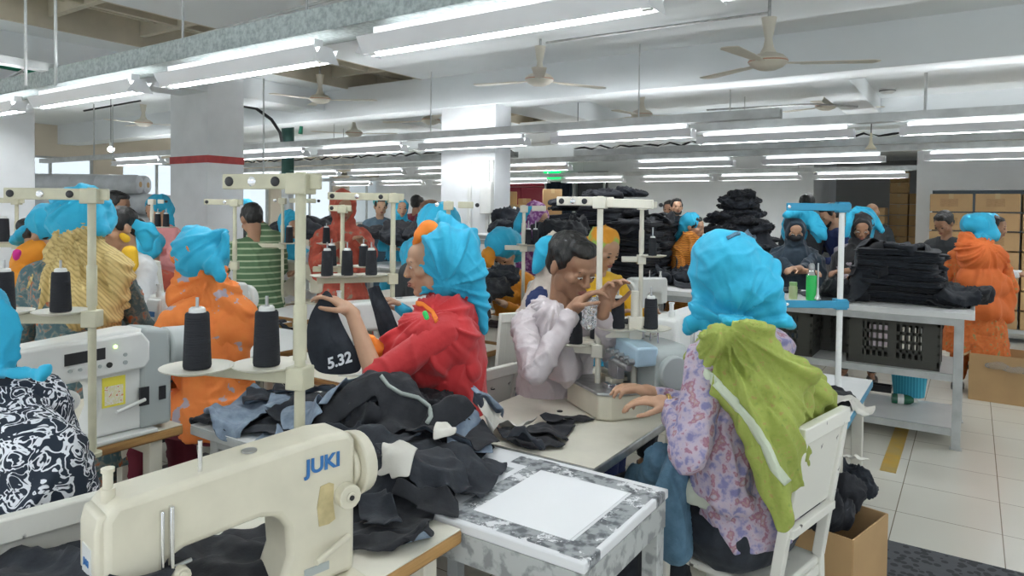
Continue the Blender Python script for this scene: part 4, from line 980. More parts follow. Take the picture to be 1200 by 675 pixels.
# its neighbours down the rows
sewing_table('sewing_table', 'long white topped sewing table by the orange floral worker', -3.62, -2.98, 1.45, 2.75, top='tablew')
MW = sewing_machine('sewing_machine', 'white sewing machine with small blue badge beside the orange floral worker', (0,0,0), 0, body='mwhite')
a = P(192, 395, 3.35); a.z = 0; set_machine(MW, a, a+Vector((-.05,.5,0)), .752)
MB().box((-.064,0,.23), (.002,.045,.025)).build('blue_badge', LOGOBL, MW)
sewing_table('sewing_table', 'plywood edged sewing table in front of the red hijab worker', -4.5, -3.5, 4.25, 5.0, motor=True)
SB = sewing_machine('sewing_machine', 'small cream sewing machine behind the bar of the big stand', (0,0,0), 0, body='cream')
a = P(375, 330, 5.4); b = P(322, 330, 5.6); a.z = b.z = 0; set_machine(SB, a, b, .752); SB.scale = (1,1,.95)
sewing_table('sewing_table', 'sewing table holding the white machine behind the red shawl worker', -2.85, -2.12, 2.04, 3.12, top='cream2')
BR = sewing_machine('sewing_machine', 'white sewing machine with black lettering behind the held denim panel', (0,0,0), 0, body='mwhite', logo=('brother', .035, LOGOBK, .39, .17))
a = P(405, 390, 3.15); b = P(490, 380, 3.2); a.z = b.z = 0; set_machine(BR, a, b, .752)
# overlock + its stand
OV = overlock('pale blue and cream overlock machine on the cream table', (0,0,0), 0)
p = PZ(645, 455, .752); q = PZ(706, 492, .752); p.z = q.z = .752
OV.location = p + (q-p)*.77; d = q-p; OV.rotation_euler = (0, 0, atan2(d.y, d.x)); OV.location = q - Vector((cos(OV.rotation_euler.z), sin(OV.rotation_euler.z), 0))*.06 
OV.scale = (1,1,1)
# thread stands -------------------------------------------------
yawC = YAW           # bars seen face-on run roughly across the view
big, sp = thread_stand('thread_stand', 'big cream thread stand in front, rising behind the nearest machine', (P(351,510,1.50).x, P(351,510,1.50).y, 0), YAW-.30, 0, [(.085,0),(.205,-.075)], P(351,432,1.50).z, P(351,213,1.50).z, bar=.20, eyes=3)
for k, s_ in enumerate(sp): spool(s_, ['black spool right on the big stand, next to its post', 'black spool left on the big stand in front of the orange worker'][k])
lst, sp = thread_stand('thread_stand', 'cream thread stand at left, in front of the yellow shawl worker', (P(108,410,2.05).x, P(108,410,2.05).y, 0), YAW+.05, 0, [(.09,0),(.245,-.01)], P(108,366,2.05).z, P(108,228,2.05).z, bar=.25, eyes=3)
for k, s_ in enumerate(sp): spool(s_, ['black spool beside the post of the left stand', 'black spool at the left edge of the frame'][k], .98)
m3, sp = thread_stand('thread_stand', 'white stand with two crossed guide bars in front of the man', (P(701,410,2.6).x, P(701,410,2.6).y, 0), YAW-.35, 0, [(.09,.0),(.035,.13)], P(701,405,2.6).z, P(701,236,2.6).z, bar=.17, side=-1, m='cream2', arm2=(.20,-.02,P(701,236,2.6).z-.01))
spool(sp[0], 'black spool on the lowest plate beside the man', 1.0)
spool(sp[1], 'black spool wrapped in clear film, held below the man\'s hand', .98)
m4, sp = thread_stand('thread_stand', 'short cream two-plate stand right of the overlock machine', (P(742,470,2.55).x, P(742,470,2.55).y, 0), YAW, 0, [(.062,0),(-.06,-.0)], P(742,385,2.55).z, P(742,376,2.55).z, bar=.05, side=-1, m='cream2', eyes=1)
spool(sp[0], 'black spool on the left plate of the short two-plate stand', .92); spool(sp[1], 'black spool on the right plate of the short two-plate stand', .92)
# stand behind the red shawl worker
s5, sp = thread_stand('thread_stand', 'cream thread stand with slanting bar before the red hijab worker', (P(460,340,3.25).x, P(460,340,3.25).y, 0), YAW+.35, 0, [(.10,0),(.21,0),(.30,.0)], P(460,322,3.25).z, P(460,231,3.25).z, bar=.30, eyes=3)
for k, s_ in enumerate(sp): spool(s_, ['black spool nearest the post of the slanting-bar stand','black spool in the middle of the slanting-bar stand','black spool at the far end of the slanting-bar stand'][k], .95)
s6, sp = thread_stand('thread_stand', 'thin cream stand just behind the slanting-bar stand', (P(401,330,3.9).x, P(401,330,3.9).y, 0), YAW, 0, [(.06,0),(-.12,0)], P(401,312,3.9).z, P(401,244,3.9).z, bar=.08, eyes=1)
for k, s_ in enumerate(sp): spool(s_, ['black spool left of the thin stand','black spool right of the thin stand'][k], .95)
s7, sp = thread_stand('thread_stand', 'thin stand between the near column and the orange floral worker', (P(275,330,4.3).x, P(275,330,4.3).y, 0), YAW+.03, 0, [(.1,0)], P(275,308,4.3).z, P(275,237,4.3).z, bar=.19, eyes=2)
s8, sp = thread_stand('thread_stand', 'thin dark stand in front of the man in the striped shirt', (P(331,330,5.2).x, P(331,330,5.2).y, 0), YAW, 0, [(-.05,0),(-.33,0)], P(331,285,5.2).z, P(331,235,5.2).z, bar=-.25, eyes=2)
for k, s_ in enumerate(sp): spool(s_, ['black spool in front of the turquoise scarf worker','black spool right of the turquoise scarf worker'][k], 1)
s9, sp = thread_stand('thread_stand', 'cream stand above the head of the red shawl worker', (P(525,300,3.6).x, P(525,300,3.6).y, 0), YAW, 0, [(-.05,0)], P(525,330,3.6).z, P(525,240,3.6).z, bar=-.13, eyes=2)
s10, sp = thread_stand('thread_stand', 'stand with small black spools in front of the purple hijab worker', (P(613,330,4.4).x, P(613,330,4.4).y, 0), YAW, 0, [(-.03,0),(-.075,0)], P(613,287,4.4).z, P(613,244,4.4).z, bar=-.14, eyes=2, m='cream2')
for k, s_ in enumerate(sp): spool(s_, ['small black spool left of the pair before the purple hijab worker','small black spool right of the pair before the purple hijab worker'][k], .8)
s11, sp = thread_stand('thread_stand', 'white stand in front of the big black trouser pile', (P(751,330,3.7).x, P(751,330,3.7).y, 0), YAW, 0, [(-.06,0)], P(751,300,3.7).z, P(751,240,3.7).z, bar=-.08, eyes=1, m='cream2')
for k, s_ in enumerate(sp): spool(s_, 'black spool at the foot of the white stand by the black pile', .8)
s12, sp = thread_stand('thread_stand', 'cream stand at the far left edge by the column', (P(20,330,4.6).x, P(20,330,4.6).y, 0), YAW, 0, [(.09,0)], P(20,284,4.6).z, P(20,235,4.6).z, bar=.14, eyes=1)
for k, s_ in enumerate(sp): spool(s_, 'black spool on the far left stand by the column', 1.3)
s13, sp = thread_stand('thread_stand', 'thin white stand in front of the pink dressed worker', (P(178,300,5.8).x, P(178,300,5.8).y, 0), YAW, 0, [(-.05,0),(-.12,0)], P(178,266,5.8).z, P(178,236,5.8).z, bar=-.1, eyes=1, m='cream2')
for k, s_ in enumerate(sp): spool(s_, ['small black spool left before the pink dressed worker','small black spool right before the pink dressed worker'][k], .9)
for x, y0, y1, D, lab in ((822,249,330,0,''),):
    pass
# blue rack on white posts (right)
D = 2.95; t = thing('blue_guide_rack', 'white post with two blue guide bars in front of the counter women', 'thread stand', (P(982,450,D).x, P(982,450,D).y, 0), YAW)
MB().cyl((0,0,.75), (0,0,P(984,240,D).z), .012).build('post', M['mwhite'], t)
for y in (243, 356):
    z = P(984, y, D).z; L = .245
    MB().box((-L/2+.015, -.018, z), (L+.03, .008, .032)).box((0,0,z-.0), (.05,.04,.045)).build('guide_bar', M['bluepaint'], t, bevel=.003)
    MB().lathe([(.005,-.006),(.007,-.005),(.007,.005),(.005,.006)], c=(-L+.01,-.022,z), axis=(0,1,0), n=12).build('thread_eye', M['chrome'], t)
MB().cyl((-.105,-.02,P(984,354,D).z+.01), (-.105,-.02,P(984,308,D).z), .0035).lathe([(.014,0),(.006,.02),(.005,.045)], c=(-.105,-.02,P(984,354,D).z+.015)).build('spindle', M['steel'], t)
sewing_table('sewing_table', 'white sewing table behind the woman in the green shawl', -.95, -.36, 2.75, 3.5, top='tablew', edge='bluepaint')
# counter -------------------------------------------------------
fl = Vector((-.10, 5.24, 0)); cz = .88
CT = thing('counter_table', 'long white work counter carrying the folded black trousers', 'table', (-1.55, 5.60, 0)); cx0, cx1, cyd = -1.35, 1.58, .62
x0 = -2.95-(-1.55); x1 = -.04+1.55
# counter spans world X -2.95..-.02, Y 5.25..5.95
wm2 = mat('counter_white', (.78,.79,.78), .4, var=.06); gm = mat('counter_frame_grey', (.50,.52,.51), .45, var=.2, vscale=10)
MB().box(((x0+x1+.03)/2, 0, cz-.02), (x1-x0+.1, .78, .04)).build('tabletop', wm2, CT, bevel=.004)
MB().bar((x0,-.37,cz-.06), (x1,-.37,cz-.06), .03, .05).bar((x0,.37,cz-.06), (x1,.37,cz-.06), .03, .05).build('apron', gm, CT)
for z in (.47, .12):
    sx0 = -.84+1.55-.55
    MB().box(((sx0+x1)/2-.0, 0, z-.015), (x1-sx0, .70, .03)).build('shelf', wm2, CT, bevel=.003)
    MB().bar((sx0,-.355,z-.015), (x1,-.355,z-.015), .025, .045).build('shelf_rail', gm, CT)
for x in (x0+.03, sx0, x1-.02):
    for y in (-.36, .36):
        MB().bar((x,y,0.005), (x,y,cz-.04), .05, .045).box((x,y,.003), (.07,.07,.006)).build('leg', gm, CT, bevel=.003)
crate('dark plastic crate on the counter shelf, right one with open slots', (-.44, 5.52, .47), 0, (.56,.40,.33))
crate('dark plastic crate on the counter shelf behind the blue rack', (-1.22, 5.5, .47), 0, (.56,.40,.33))
crate('dark plastic crate at the dim middle of the counter shelf', (-.9, 5.78, .47), radians(90), (.30,.30,.30))
p = P(1064, 456, 5.2); t = thing('waste_basket', 'light blue slatted plastic basket under the counter', 'basket', (p.x, p.y+.1, .12))
MB().lathe([(.0,0),(.105,0),(.13,.24),(.14,.245),(.14,.26),(.125,.26),(.12,.24),(.10,.01),(0,.01)], n=40).build('tub', pattern('basket_blue', [(0,(.03,.28,.40)),(.5,(.06,.42,.55))], 16, kind='WAVE', wdir='X', bump=0), t)
MB().lathe([(.135,.235),(.148,.24),(.148,.262),(.135,.262)], n=30).build('rim', mat('basket_rim', (.05,.42,.56), .4), t)
p = PZ(1057, 467, .16); t = thing('green_bottle', 'dark green bottle lying on the lowest counter shelf', 'bottle', (p.x, p.y, .155), radians(10)); 
MB().lathe([(0,0),(.034,.003),(.036,.02),(.036,.10),(.030,.125),(.015,.145),(.014,.16),(0,.16)], c=(-.07,0,0), axis=(1,0,0)).build('glass_body', mat('green_glass', (.01,.10,.05), .12), t)
MB().lathe([(.0365,.04),(.037,.045),(.037,.075),(.0365,.08)], c=(-.07,0,0), axis=(1,0,0)).build('label_band', M['mwhite'], t); MB().lathe([(.016,.145),(.017,.15),(.017,.17),(0,.172)], c=(-.07,0,0), axis=(1,0,0)).build('cap', M['mwhite'], t)
p = PZ(1033, 458, .12); t = thing('small_tray', 'small black tray on the lowest counter shelf', 'tray', (p.x, p.y, .12))
MB().box((0,0,.004), (.13,.09,.008)).box((0,-.045,.025), (.14,.006,.05)).box((0,.045,.025), (.14,.006,.05)).box((-.067,0,.025), (.006,.09,.05)).box((.067,0,.025), (.006,.09,.05)).build('shell', M['blackpl'], t); MB().box((0,-.049,.045), (.15,.004,.01)).build('rim', M['blackpl'], t)
p = PZ(951, 328, cz); p = P(951, 328, 4.95); t = thing('water_bottle', 'bright green flask with steel cap on the counter', 'bottle', (p.x, max(p.y, 5.3), cz))
MB().lathe([(0,0),(.034,0),(.036,.01),(.036,.17),(.034,.18),(0,.18)]).build('body', M['greenbr'], t); MB().lathe([(.034,.18),(.024,.20),(.022,.215),(0,.215)]).build('shoulder', M['chrome'], t)
MB().lathe([(.02,.21),(.022,.215),(.022,.25),(.012,.265),(0,.266)]).build('cap', M['steel'], t)
p = P(927, 330, 4.95); t = thing('glass_jar', 'small pale jar beside the green flask', 'jar', (p.x, max(p.y, 5.3), cz))
MB().lathe([(0,0),(.028,0),(.03,.01),(.03,.085),(.024,.1),(0,.1)]).build('glass', mat('jar_pale', (.55,.65,.35), .2), t); MB().lathe([(.026,.098),(.027,.10),(.027,.122),(0,.123)]).build('lid', mat('jar_lid', (.35,.6,.25), .4), t)
# second counter at centre (table with black trousers, front of the brown dress worker)
p0 = P(690, 330, 4.9)
sewing_table('sewing_table', 'brown edged sewing table just in front of the left end of the long counter', -2.5, -1.85, 4.1, 5.0, z=.72)
sewing_table('sewing_table', 'brown edged table under the white table of crumpled trousers', -3.5, -2.88, 3.3, 4.2, motor=True)
# machine heads on the right of the man
a = P(742, 352, 4.0); b = P(790, 350, 4.1); a.z = b.z = 0
SC = sewing_machine('sewing_machine', 'white sewing machine seen from its wheel end behind the man', (0,0,0), 0, body='mwhite'); set_machine(SC, P(772,350,5.35).xy.to_3d(), P(735,352,5.0).xy.to_3d(), .722); SC.scale = (.9,.85,.85)
# machine right of green woman's elbow: teal-white head
t0 = sewing_machine('sewing_machine', 'white machine head partly hidden by the green shawl worker', (0,0,0), 0, body='mwhite'); a = P(790,385,2.9); a.z = 0; set_machine(t0, a, a+Vector((.10,.48,0)), .752)
sewing_table('sewing_table', 'cream table with black panels behind the overlock machine', -1.72, -1.0, 2.74, 3.65)
# white machine visible at far centre by the column
sewing_table('sewing_table', 'cream sewing table in front of the orange clad bowed worker', -2.84, -2.2, 3.2, 4.0)
ms = sewing_machine('sewing_machine', 'white machine beside the bowed worker\'s black bundle', (0,0,0), 0, body='mwhite'); a = P(632,325,4.2); a.z = 0; set_machine(ms, a, a+Vector((.0,.5,0)), .752)
sewing_table('sewing_table', 'white topped sewing table in front of the yellow shawl worker', -4.35, -3.7, 1.75, 2.95, top='tablew')
sewing_table('sewing_table', 'long table between the yellow vest worker and the near column', -4.35, -3.7, 3.05, 3.9, top='tablew')
sewing_table('sewing_table', 'plywood edged table before the man in the striped shirt', -5.0, -4.4, 3.3, 4.2)
sewing_table('work_table', 'grey table carrying the bundles by the far women', -5.3, -3.9, 7.4, 8.2, z=.85, top='tablew', edge='greypaint', legm='greypaint', motor=False)
# chairs --------------------------------------------------------
def chair_back(label, A, B, z, flip=1, **k):
    """chair whose top rail ends are seen at pixels A and B at height z"""
    a = PZ(A[0], A[1], z); b = PZ(B[0], B[1], z); m_ = (a+b)/2; d = (b-a).normalized()*flip; rz = atan2(d.y, d.x)
    c = chair(label, (m_.x, m_.y, 0), rz, backh=z, **k); w = (b-a).length; sx = w/.38 if .75 < w/.38 < 1.4 else 1
    c.scale = (sx, 1, 1); f = Vector((-sin(rz), cos(rz), 0)); c.location = (m_.x+f.x*.25, m_.y+f.y*.25, 0); return c
chair_back('chipped white steel chair under the woman in the green shawl', (937,512), (990,484), .90)
chair_back('white steel chair back behind the red shawl worker', (545,446), (606,430), .82)
chair_back('white steel chair left of the man, nearer of the two', (598,372), (652,368), .98, flip=1)
chair_back('white steel chair farther left of the man by the navy dressed worker', (592,330), (634,326), .98)
chair_back('worn white steel chair at bottom left behind the print blouse worker', (-4,622), (86,598), .93)
chair_back('white chair frame behind the yellow vest worker', (168,306), (186,310), 1.1)
# floor things --------------------------------------------------
mt = mat('black_ribbed_mat', (.045,.047,.052), .7, bump=.6, bscale=60)
q = PZ(1035, 633, 0)
tag(MB().box((q.x+.75, q.y-.55, .004), (1.5, 1.1, .008)).build('floor_mat', pattern('mat_weave', [(0,(.03,.032,.036)),(.45,(.085,.09,.10))], 30, kind='VORONOI', bump=.3), bevel=.003), 'black ribbed rubber mat on the floor at lower right', 'mat')
a = PZ(1051, 500, 0); b = PZ(1050, 553, 0)
tag(MB().box((-.38, (4.54+5.6)/2, .001), (.085, 1.06, .002)).build('floor_tape', mat('yellow_tape', (.62,.38,.04), .4, col2=(.50,.36,.12), vscale=9)), 'yellow tape strip stuck on the tiled floor', 'floor tape')
def open_box(name, label, loc, rz, d, flaps=True, m='card'):
    t = thing(name, label, 'box', loc, rz); w, l, h = d
    MB().box((0,0,.004), (w,l,.008)).box((0,-l/2,h/2), (w,.006,h)).box((0,l/2,h/2), (w,.006,h)).box((-w/2,0,h/2), (.006,l,h)).box((w/2,0,h/2), (.006,l,h)).build('carton', M[m], t)
    if flaps:
        for s in (-1, 1):
            MB().bar((s*(w/2+.00), 0, h), (s*(w/2+.10), 0, h-.08), l, .005, (0,0,1)).build('flap', M[m], t)
    return t
p = PZ(990, 640, .2)
open_box('cardboard_box', 'tall open carton stuffed with dark scraps behind the nearest chair', (-.40, 2.645, 0), radians(-14), (.28,.30,.44), flaps=False)
p = PZ(1140, 470, 0)
open_box('cardboard_box', 'open brown carton with torn plastic film on the floor at right', (p.x+.34, p.y+.25, 0), radians(-3), (.72,.42,.38))
tag(blobobj('plastic_film', MB().caps((p.x+.1,p.y+.02,.30), (p.x+.66,p.y-.0,.26), .03, .02), .01, M['plastic'], folds=[(.03,14,14,14)]), 'crumpled clear film along the front of the floor carton', 'film')
# carton wall at right
pc = P(1092, 245, 8.6); bw = .445; k = 0
ROWN = ['top','second','third','fourth','fifth','sixth','lowest']
for c in range(5):
    for r in range(7):
        z = pc.z+.02 - r*.232 
        base = 1.5-(223+22-248)*8.6/807 - r*.232 + .02
        if base < 0: continue
        carton('storage_carton', 'closed brown carton, %s of its stack in the %s stack of the right wall' % (ROWN[r], ['leftmost','second','third','fourth','rightmost'][c]), (pc.x+.2+c*(bw+.025), pc.y+.2+(.02 if r % 2 else 0), base), (bw, .4, .215), m='card', group='brown cartons stacked at the right wall')
t = thing('pallet_rack', 'low steel platform under the right carton stacks', 'rack', (pc.x+.2+2*(bw+.025), pc.y+.2, 0)); base0 = 1.5+3*8.6/807 - 6*.232+.02
MB().box((0,0,base0-.02), (2.5,.5,.04)).build('deck', M['greypaint'], t)
for x in (-1.2,0,1.2): MB().box((x,0,(base0-.04)/2), (.08,.45,base0-.04)).build('leg', M['greypaint'], t)
# light cartons in the store alcove
pa = P(1066, 280, 12.5)
for r in range(7):
    for c in range(2):
        if r > 4 and c == 1: continue
        base = 1.5-(285-248)*13/807 + r*.2
        carton('storage_carton', 'light carton in the store alcove, %s from the bottom, %s stack' % (ORD[r], ['left','right'][c]), (pa.x-.2+c*.32, pa.y+.3, base), (.30,.3,.19), m='card2', group='light cartons in the alcove', prints=False)
t = thing('alcove_bench', 'low bench under the light cartons in the alcove', 'bench', (pa.x, pa.y+.3, 0)); bz = 1.5-(285-248)*13/807
MB().box((0,0,bz-.02), (.8,.4,.04)).build('top', M['ply'], t)
for s in (-1,1): MB().box((s*.35,0,(bz-.04)/2), (.04,.35,bz-.04)).build('leg', M['ply'], t)
pa = P(1003, 300, 12.2)
t = thing('timber_stack', 'stacked brown boards in the alcove', 'boards', (pa.x, pa.y+.4, 0))
for k in range(11): MB().box((0,.0+.01*(k % 3),.06+k*.15), (.85,.5,.13)).build('board', M['card'], t, bevel=.004)
# cartons by the red door and orange timber crate
pb = P(603, 262, 10.5)
for k, (dx, w_, h_, b_) in enumerate(((-.05,.40,.40,.30),(.0,.40,.40,.72),(.02,.28,.22,1.14),(.42,.30,.42,.72))):
    pass
for k, (x0_, x1_, y0_, y1_, m_, lab) in enumerate(((588,615,240,262,'card2','pale carton by the red door, lower left'),(590,606,225,240,'card2','small pale carton on top by the red door'),(607,622,233,250,'card','small brown carton beside the pale ones by the red door'),(636,658,222,252,'card','tall brown carton right of the red door'))):
    D = 9.6+.15*k; a = P(x0_, y1_, D); b = P(x1_, y0_, D); w_ = (b-a).xy.length; t = carton('storage_carton', lab, ((a.x+b.x)/2, (a.y+b.y)/2, a.z), (w_, .3, b.z-a.z), YAW, m=m_, prints=False)
t = thing('carton_shelf', 'shelf holding the cartons by the red door', 'shelf', (P(620,270,9.9).x, P(620,270,9.9).y, 0), YAW); z = P(620,263,9.7).z
MB().box((0,0,z-.03), (1.1,.8,.04)).build('board', M['ply'], t)
for s in (-1,1): MB().box((s*.5,0,(z-.05)/2), (.05,.7,z-.05)).build('leg', M['greypaint'], t)
# fabric rolls at left
t = thing('roll_rack', 'low rack under the wrapped fabric rolls', 'rack', (P(110,330,8.5).x, P(110,330,8.5).y, 0), YAW+.05)
for s in (-1.1,0,1.1): MB().box((s,0,.35), (.08,.9,.7)).build('leg', M['greypaint'], t)
MB().box((0,0,.72), (2.4,.95,.04)).build('deck', M['greypaint'], t)
RB = t.location.copy(); rr = Matrix.Rotation(YAW+.05, 3, 'Z')
def roll(off, L, r, rz, label):
    t = thing('fabric_roll', label, 'fabric roll', RB+rr @ Vector(off), YAW+.05+rz, 'wrapped fabric rolls on the rack')
    b = MB(); b.lathe([(r*.2,-L/2-.01),(r*.9,-L/2),(r,-L/2+.03),(r*.98,0),(r,L/2-.03),(r*.9,L/2),(r*.2,L/2+.01)], axis=(1,0,0), n=20)
    me = b.mesh('roll', M['plasticgrey']); 
    link('wrapped_cloth', me, t); MB().lathe([(r*.3,L/2),(r*.3,L/2+.012),(0,L/2+.012)], axis=(1,0,0), n=14).build('core', M['card'], t)
    return t
k = 0
for row_, (z, n, r) in enumerate(((.86,5,.12),(1.08,5,.12),(1.30,4,.12),(1.52,4,.13),(1.75,2,.12))):
    for c in range(n):
        y = -.35+c*.19 + .08*(row_ % 2)
        if c == 0: roll((-.5+.05*row_, y, z), 1.15, r*.95, .04*c, 'grey wrapped fabric roll, left half of the rack, %s layer from the bottom' % ORD[row_])
        roll((.62-.1*row_ if row_ > 2 else .62, y, z), 1.0, r*.95, pi/2*(row_ in (0,1,2)), 'grey wrapped fabric roll, %s layer from the bottom, %s from the front' % (ORD[row_], ORD[c]))
# ---------------------------------------------------------------- 1 woman in green shawl (nearest, right)
q = mk('woman in lime green shawl with turquoise cloth over her head, seated at right', (850,324,2.12), -128, .0052, pose='sit', lean=.09, pitch=28, hands=((786,474,2.10),(768,462,2.28)), skin='skin2', top='floral_lilac', bottom='denim', hipz=.56, hcurl=.7, skirt=False, s=1.02, hdir=(tuple(P(752,468,2.12)-P(786,474,2.10)), None), face_on=True)
cyanbig = paint(q, 'head_cloth', 'cyan', [
  [(838,300,2.14,30),(858,302,2.13,36),(880,318,2.12,32)],[(846,326,2.12,34),(870,336,2.1,34)],[(822,300,2.14,14),(820,335,2.13,12),(822,362,2.12,10)],
  [(875,320,2.1,30),(900,350,2.05,22),(915,372,2.02,10),(922,382,2.0,6)],[(862,350,2.08,22),(890,366,2.04,14),(922,382,2.02,6)],[(822,348,2.12,12),(826,356,2.1,10)],
  [(832,372,2.06,9),(855,378,2.03,10),(872,380,2.02,9)],[(836,366,2.08,12),(818,372,2.08,11),(820,352,2.1,8)]], .0058, thick=.07, folds=[rad(q, .017, 866, 383, 2.0, 2.3, 2.5), rad(q, .004, 866, 383, 2.0, 5, 5), (.006,11,11,11,1)], seed=3, flat=.9, smooth=7, extra=hood_prims(q, .016, rim=False))
# corner flying left of the neck
paint(q, 'cloth_corner', 'cyan', [[(838,366,2.08,10),(822,372,2.08,12),(812,378,2.08,10),(806,386,2.1,6)],[(828,378,2.07,10),(834,392,2.06,8),(838,398,2.06,5)]], .005, thick=.02, folds=[(.010,10,10,10,1)], seed=4, flat=.4)
paint(q, 'cloth_knot', 'cyan', [[(852,378,2.0,7),(866,380,1.99,8),(874,384,2.0,5)],[(845,372,2.02,5),(880,374,2.0,4)]], .004, thick=.02, folds=[(.005,40,40,40,1)], seed=5)
shg = paint(q, 'shawl', 'green_lime', [
  [(842,398,1.92,20),(830,415,1.95,18)],[(842,392,1.93,12),(868,394,1.91,14)],[(838,404,1.95,20),(880,400,1.91,24),(905,412,1.91,18)],
  [(822,412,2.01,16),(808,420,2.05,10)],[(838,425,1.97,26),(885,430,1.93,40),(925,440,1.95,30)],
  [(830,432,1.97,20),(868,462,1.89,32),(905,475,1.91,42),(938,470,2.08,32)],[(950,450,2.12,20),(958,480,2.14,18),(962,500,2.16,10)],
  [(880,490,1.85,24),(898,520,1.85,30),(918,515,1.95,28),(935,500,2.08,24)],[(893,530,1.82,24),(905,565,1.82,22),(912,600,1.80,14),(913,620,1.79,9)],[(922,540,1.95,20),(920,575,1.93,16)],[(900,500,1.85,30),(925,560,1.87,20)]],
  .0062, thick=.07, folds=[rad(q, .024, 838, 375, 1.95, 4.5, 1.0), rad(q, .007, 838, 375, 1.95, 9, 2.0)], seed=6, flat=.75, smooth=9)
surf_strip(shg, q, 'shawl_border', 'limeborder', [(793,410),(806,424),(830,440),(856,466),(880,494),(898,524),(908,548),(922,566)], 10)
sw_ = paint(q, 'sleeve', 'floral_lilac', [[(866,438,2.02,18),(850,470,1.98,24),(830,492,1.97,24),(808,490,2.0,20)],[(796,482,2.04,15),(808,486,2.0,18)]], .0058, thick=.07, folds=[(.014,14,14,10,1)], seed=7, flat=1)
bd = paint(q, 'kurta', 'floral_lilac', [[(850,480,1.98,30),(846,520,1.97,34),(848,560,1.97,36)],[(852,583,1.92,24),(868,590,1.90,17)]], .0066, thick=.12, folds=[(.016,10,10,6,1)], seed=8, flat=1)
paint(q, 'underskirt', mat('pale_sage_cotton', (.50,.53,.44), .8, bump=.2), [[(815,575,2.0,16),(835,580,2.0,18),(855,596,2.0,16)]], .007, thick=.08, folds=[(.010,14,14,8,1)], seed=9, flat=1)
paint(q, 'denim_on_lap', 'denimblue', [[(800,520,2.04,14),(790,560,2.02,20),(785,600,2.0,22),(790,640,1.98,18)],[(775,540,2.12,18),(760,560,2.2,16),(745,560,2.3,14)]], .007, thick=.05, folds=[(.022,8,8,3,1)], seed=10, flat=.6)
cu_ = paint(q, 'dark_seat_cloth', 'denimbk', [[(815,606,2.06,14),(850,618,2.02,17),(880,626,2.0,18),(905,622,2.02,18)],[(925,600,2.14,18),(945,590,2.2,16)],[(815,600,2.1,14),(870,606,2.14,22),(925,600,2.2,18)]], .008, thick=.06, folds=[(.012,12,12,12,1)], seed=11, flat=.9)
for k in range(2):
    b = MB(); b.T = q.Ti; c = P(768+22, 474, 2.095); b.tube([c+Vector((0,0,0))+(RT*.0+UP*cos(a)*.030+FW*sin(a)*.030)+RT*(.006*k-.02) for a in np.linspace(0, 2*pi, 22)[:-1]], .0022, 6, closed=True); b.build('bangle', M['gold'], q.root)
surf_strip(cyanbig, q, 'stitched_mark', 'denimblue', [(852,280),(862,275),(872,273)], 4)
# ---------------------------------------------------------------- 2 woman in red shawl
q = mk('woman in red shawl and turquoise head cloth holding up a dark denim panel', (508,310,2.58), -100, .0050, pose='sit', lean=.10, pitch=6, turn=22, hands=((412,366,2.42),(482,372,2.75)), skin='skin2', top='red', bottom='maroon', hipz=.6, hcurl=.75, s=1.02, hdir=(tuple(P(384,345,2.42)-P(412,366,2.42)), tuple(P(452,334,2.72)-P(478,362,2.75))), slen=.55, bodyfold=[(.010,9,9,6,1)])
paint(q, 'undercap', 'orange', [[(493,276,2.56,9),(502,270,2.58,13),(512,285,2.6,16)],[(487,284,2.56,5),(490,293,2.57,4)]], .005, thick=.07, folds=[(.004,20,20,20)], seed=1, flat=1)
rc = paint(q, 'head_cloth', 'cyan', [
  [(513,290,2.58,17),(518,306,2.6,17),(514,322,2.58,12),(512,338,2.55,7)],[(510,272,2.6,11),(525,284,2.62,20),(545,300,2.62,22)],[(540,290,2.6,24),(545,318,2.58,24),(540,335,2.57,14)],
  [(550,310,2.6,20),(560,345,2.58,13),(565,375,2.57,9),(568,390,2.56,5)],[(512,330,2.56,8),(500,340,2.54,5),(492,345,2.54,3)],[(525,330,2.56,14),(510,338,2.54,6)],[(520,262,2.64,14),(548,285,2.64,18)]],
  .0055, thick=.075, folds=[rad(q, .014, 522, 338, 2.5, 2.2, 2.5), rad(q, .003, 522, 338, 2.5, 5, 5), (.006,11,11,11,1)], seed=12, flat=.9, smooth=7, extra=hood_prims(q, .020, back=.034, rim=False))
rs = paint(q, 'shawl', 'red', [
  [(507,350,2.56,9),(522,352,2.58,14),(545,358,2.6,16)],[(498,362,2.5,14),(525,370,2.52,26),(545,375,2.58,20)],[(480,380,2.46,16),(500,392,2.44,26),(530,395,2.48,32)],
  [(462,400,2.43,15),(480,410,2.42,20),(510,415,2.44,28),(540,410,2.5,24)],[(455,415,2.42,12),(470,428,2.42,14),(505,436,2.46,20),(545,432,2.5,20)],[(500,450,2.5,20),(540,450,2.55,20)]],
  .0060, thick=.09, folds=[rad(q, .014, 500, 368, 2.4, 2.4, 2), rad(q, .004, 500, 368, 2.4, 5, 4)], seed=13, flat=.9)
surf_strip(rs, q, 'orange_hem', 'orange', [(484,355),(496,357),(507,366),(512,378)], 5)
paint(q, 'orange_cuff', 'orange', [[(428,402,2.42,12),(440,410,2.42,13)],[(424,412,2.41,9),(434,416,2.41,9)]], .005, thick=.05, folds=[(.006,20,20,20,1)], flat=1)
paint(q, 'turquoise_cuff', 'cyan', [[(469,361,2.72,7),(476,366,2.7,8)]], .005, thick=.03, flat=1)
b = MB(); b.T = q.Ti; b.caps(P(498,367,2.33), P(500,372,2.33), .009, .009); b.build('green_clip', M['greenbr'], q.root)
b = MB(); b.T = q.Ti; b.ball(q.T @ (q.c+q.Rh @ Vector((-.016,.112,-.028))), .0025); b.build('nose_stud', M['gold'], q.root)
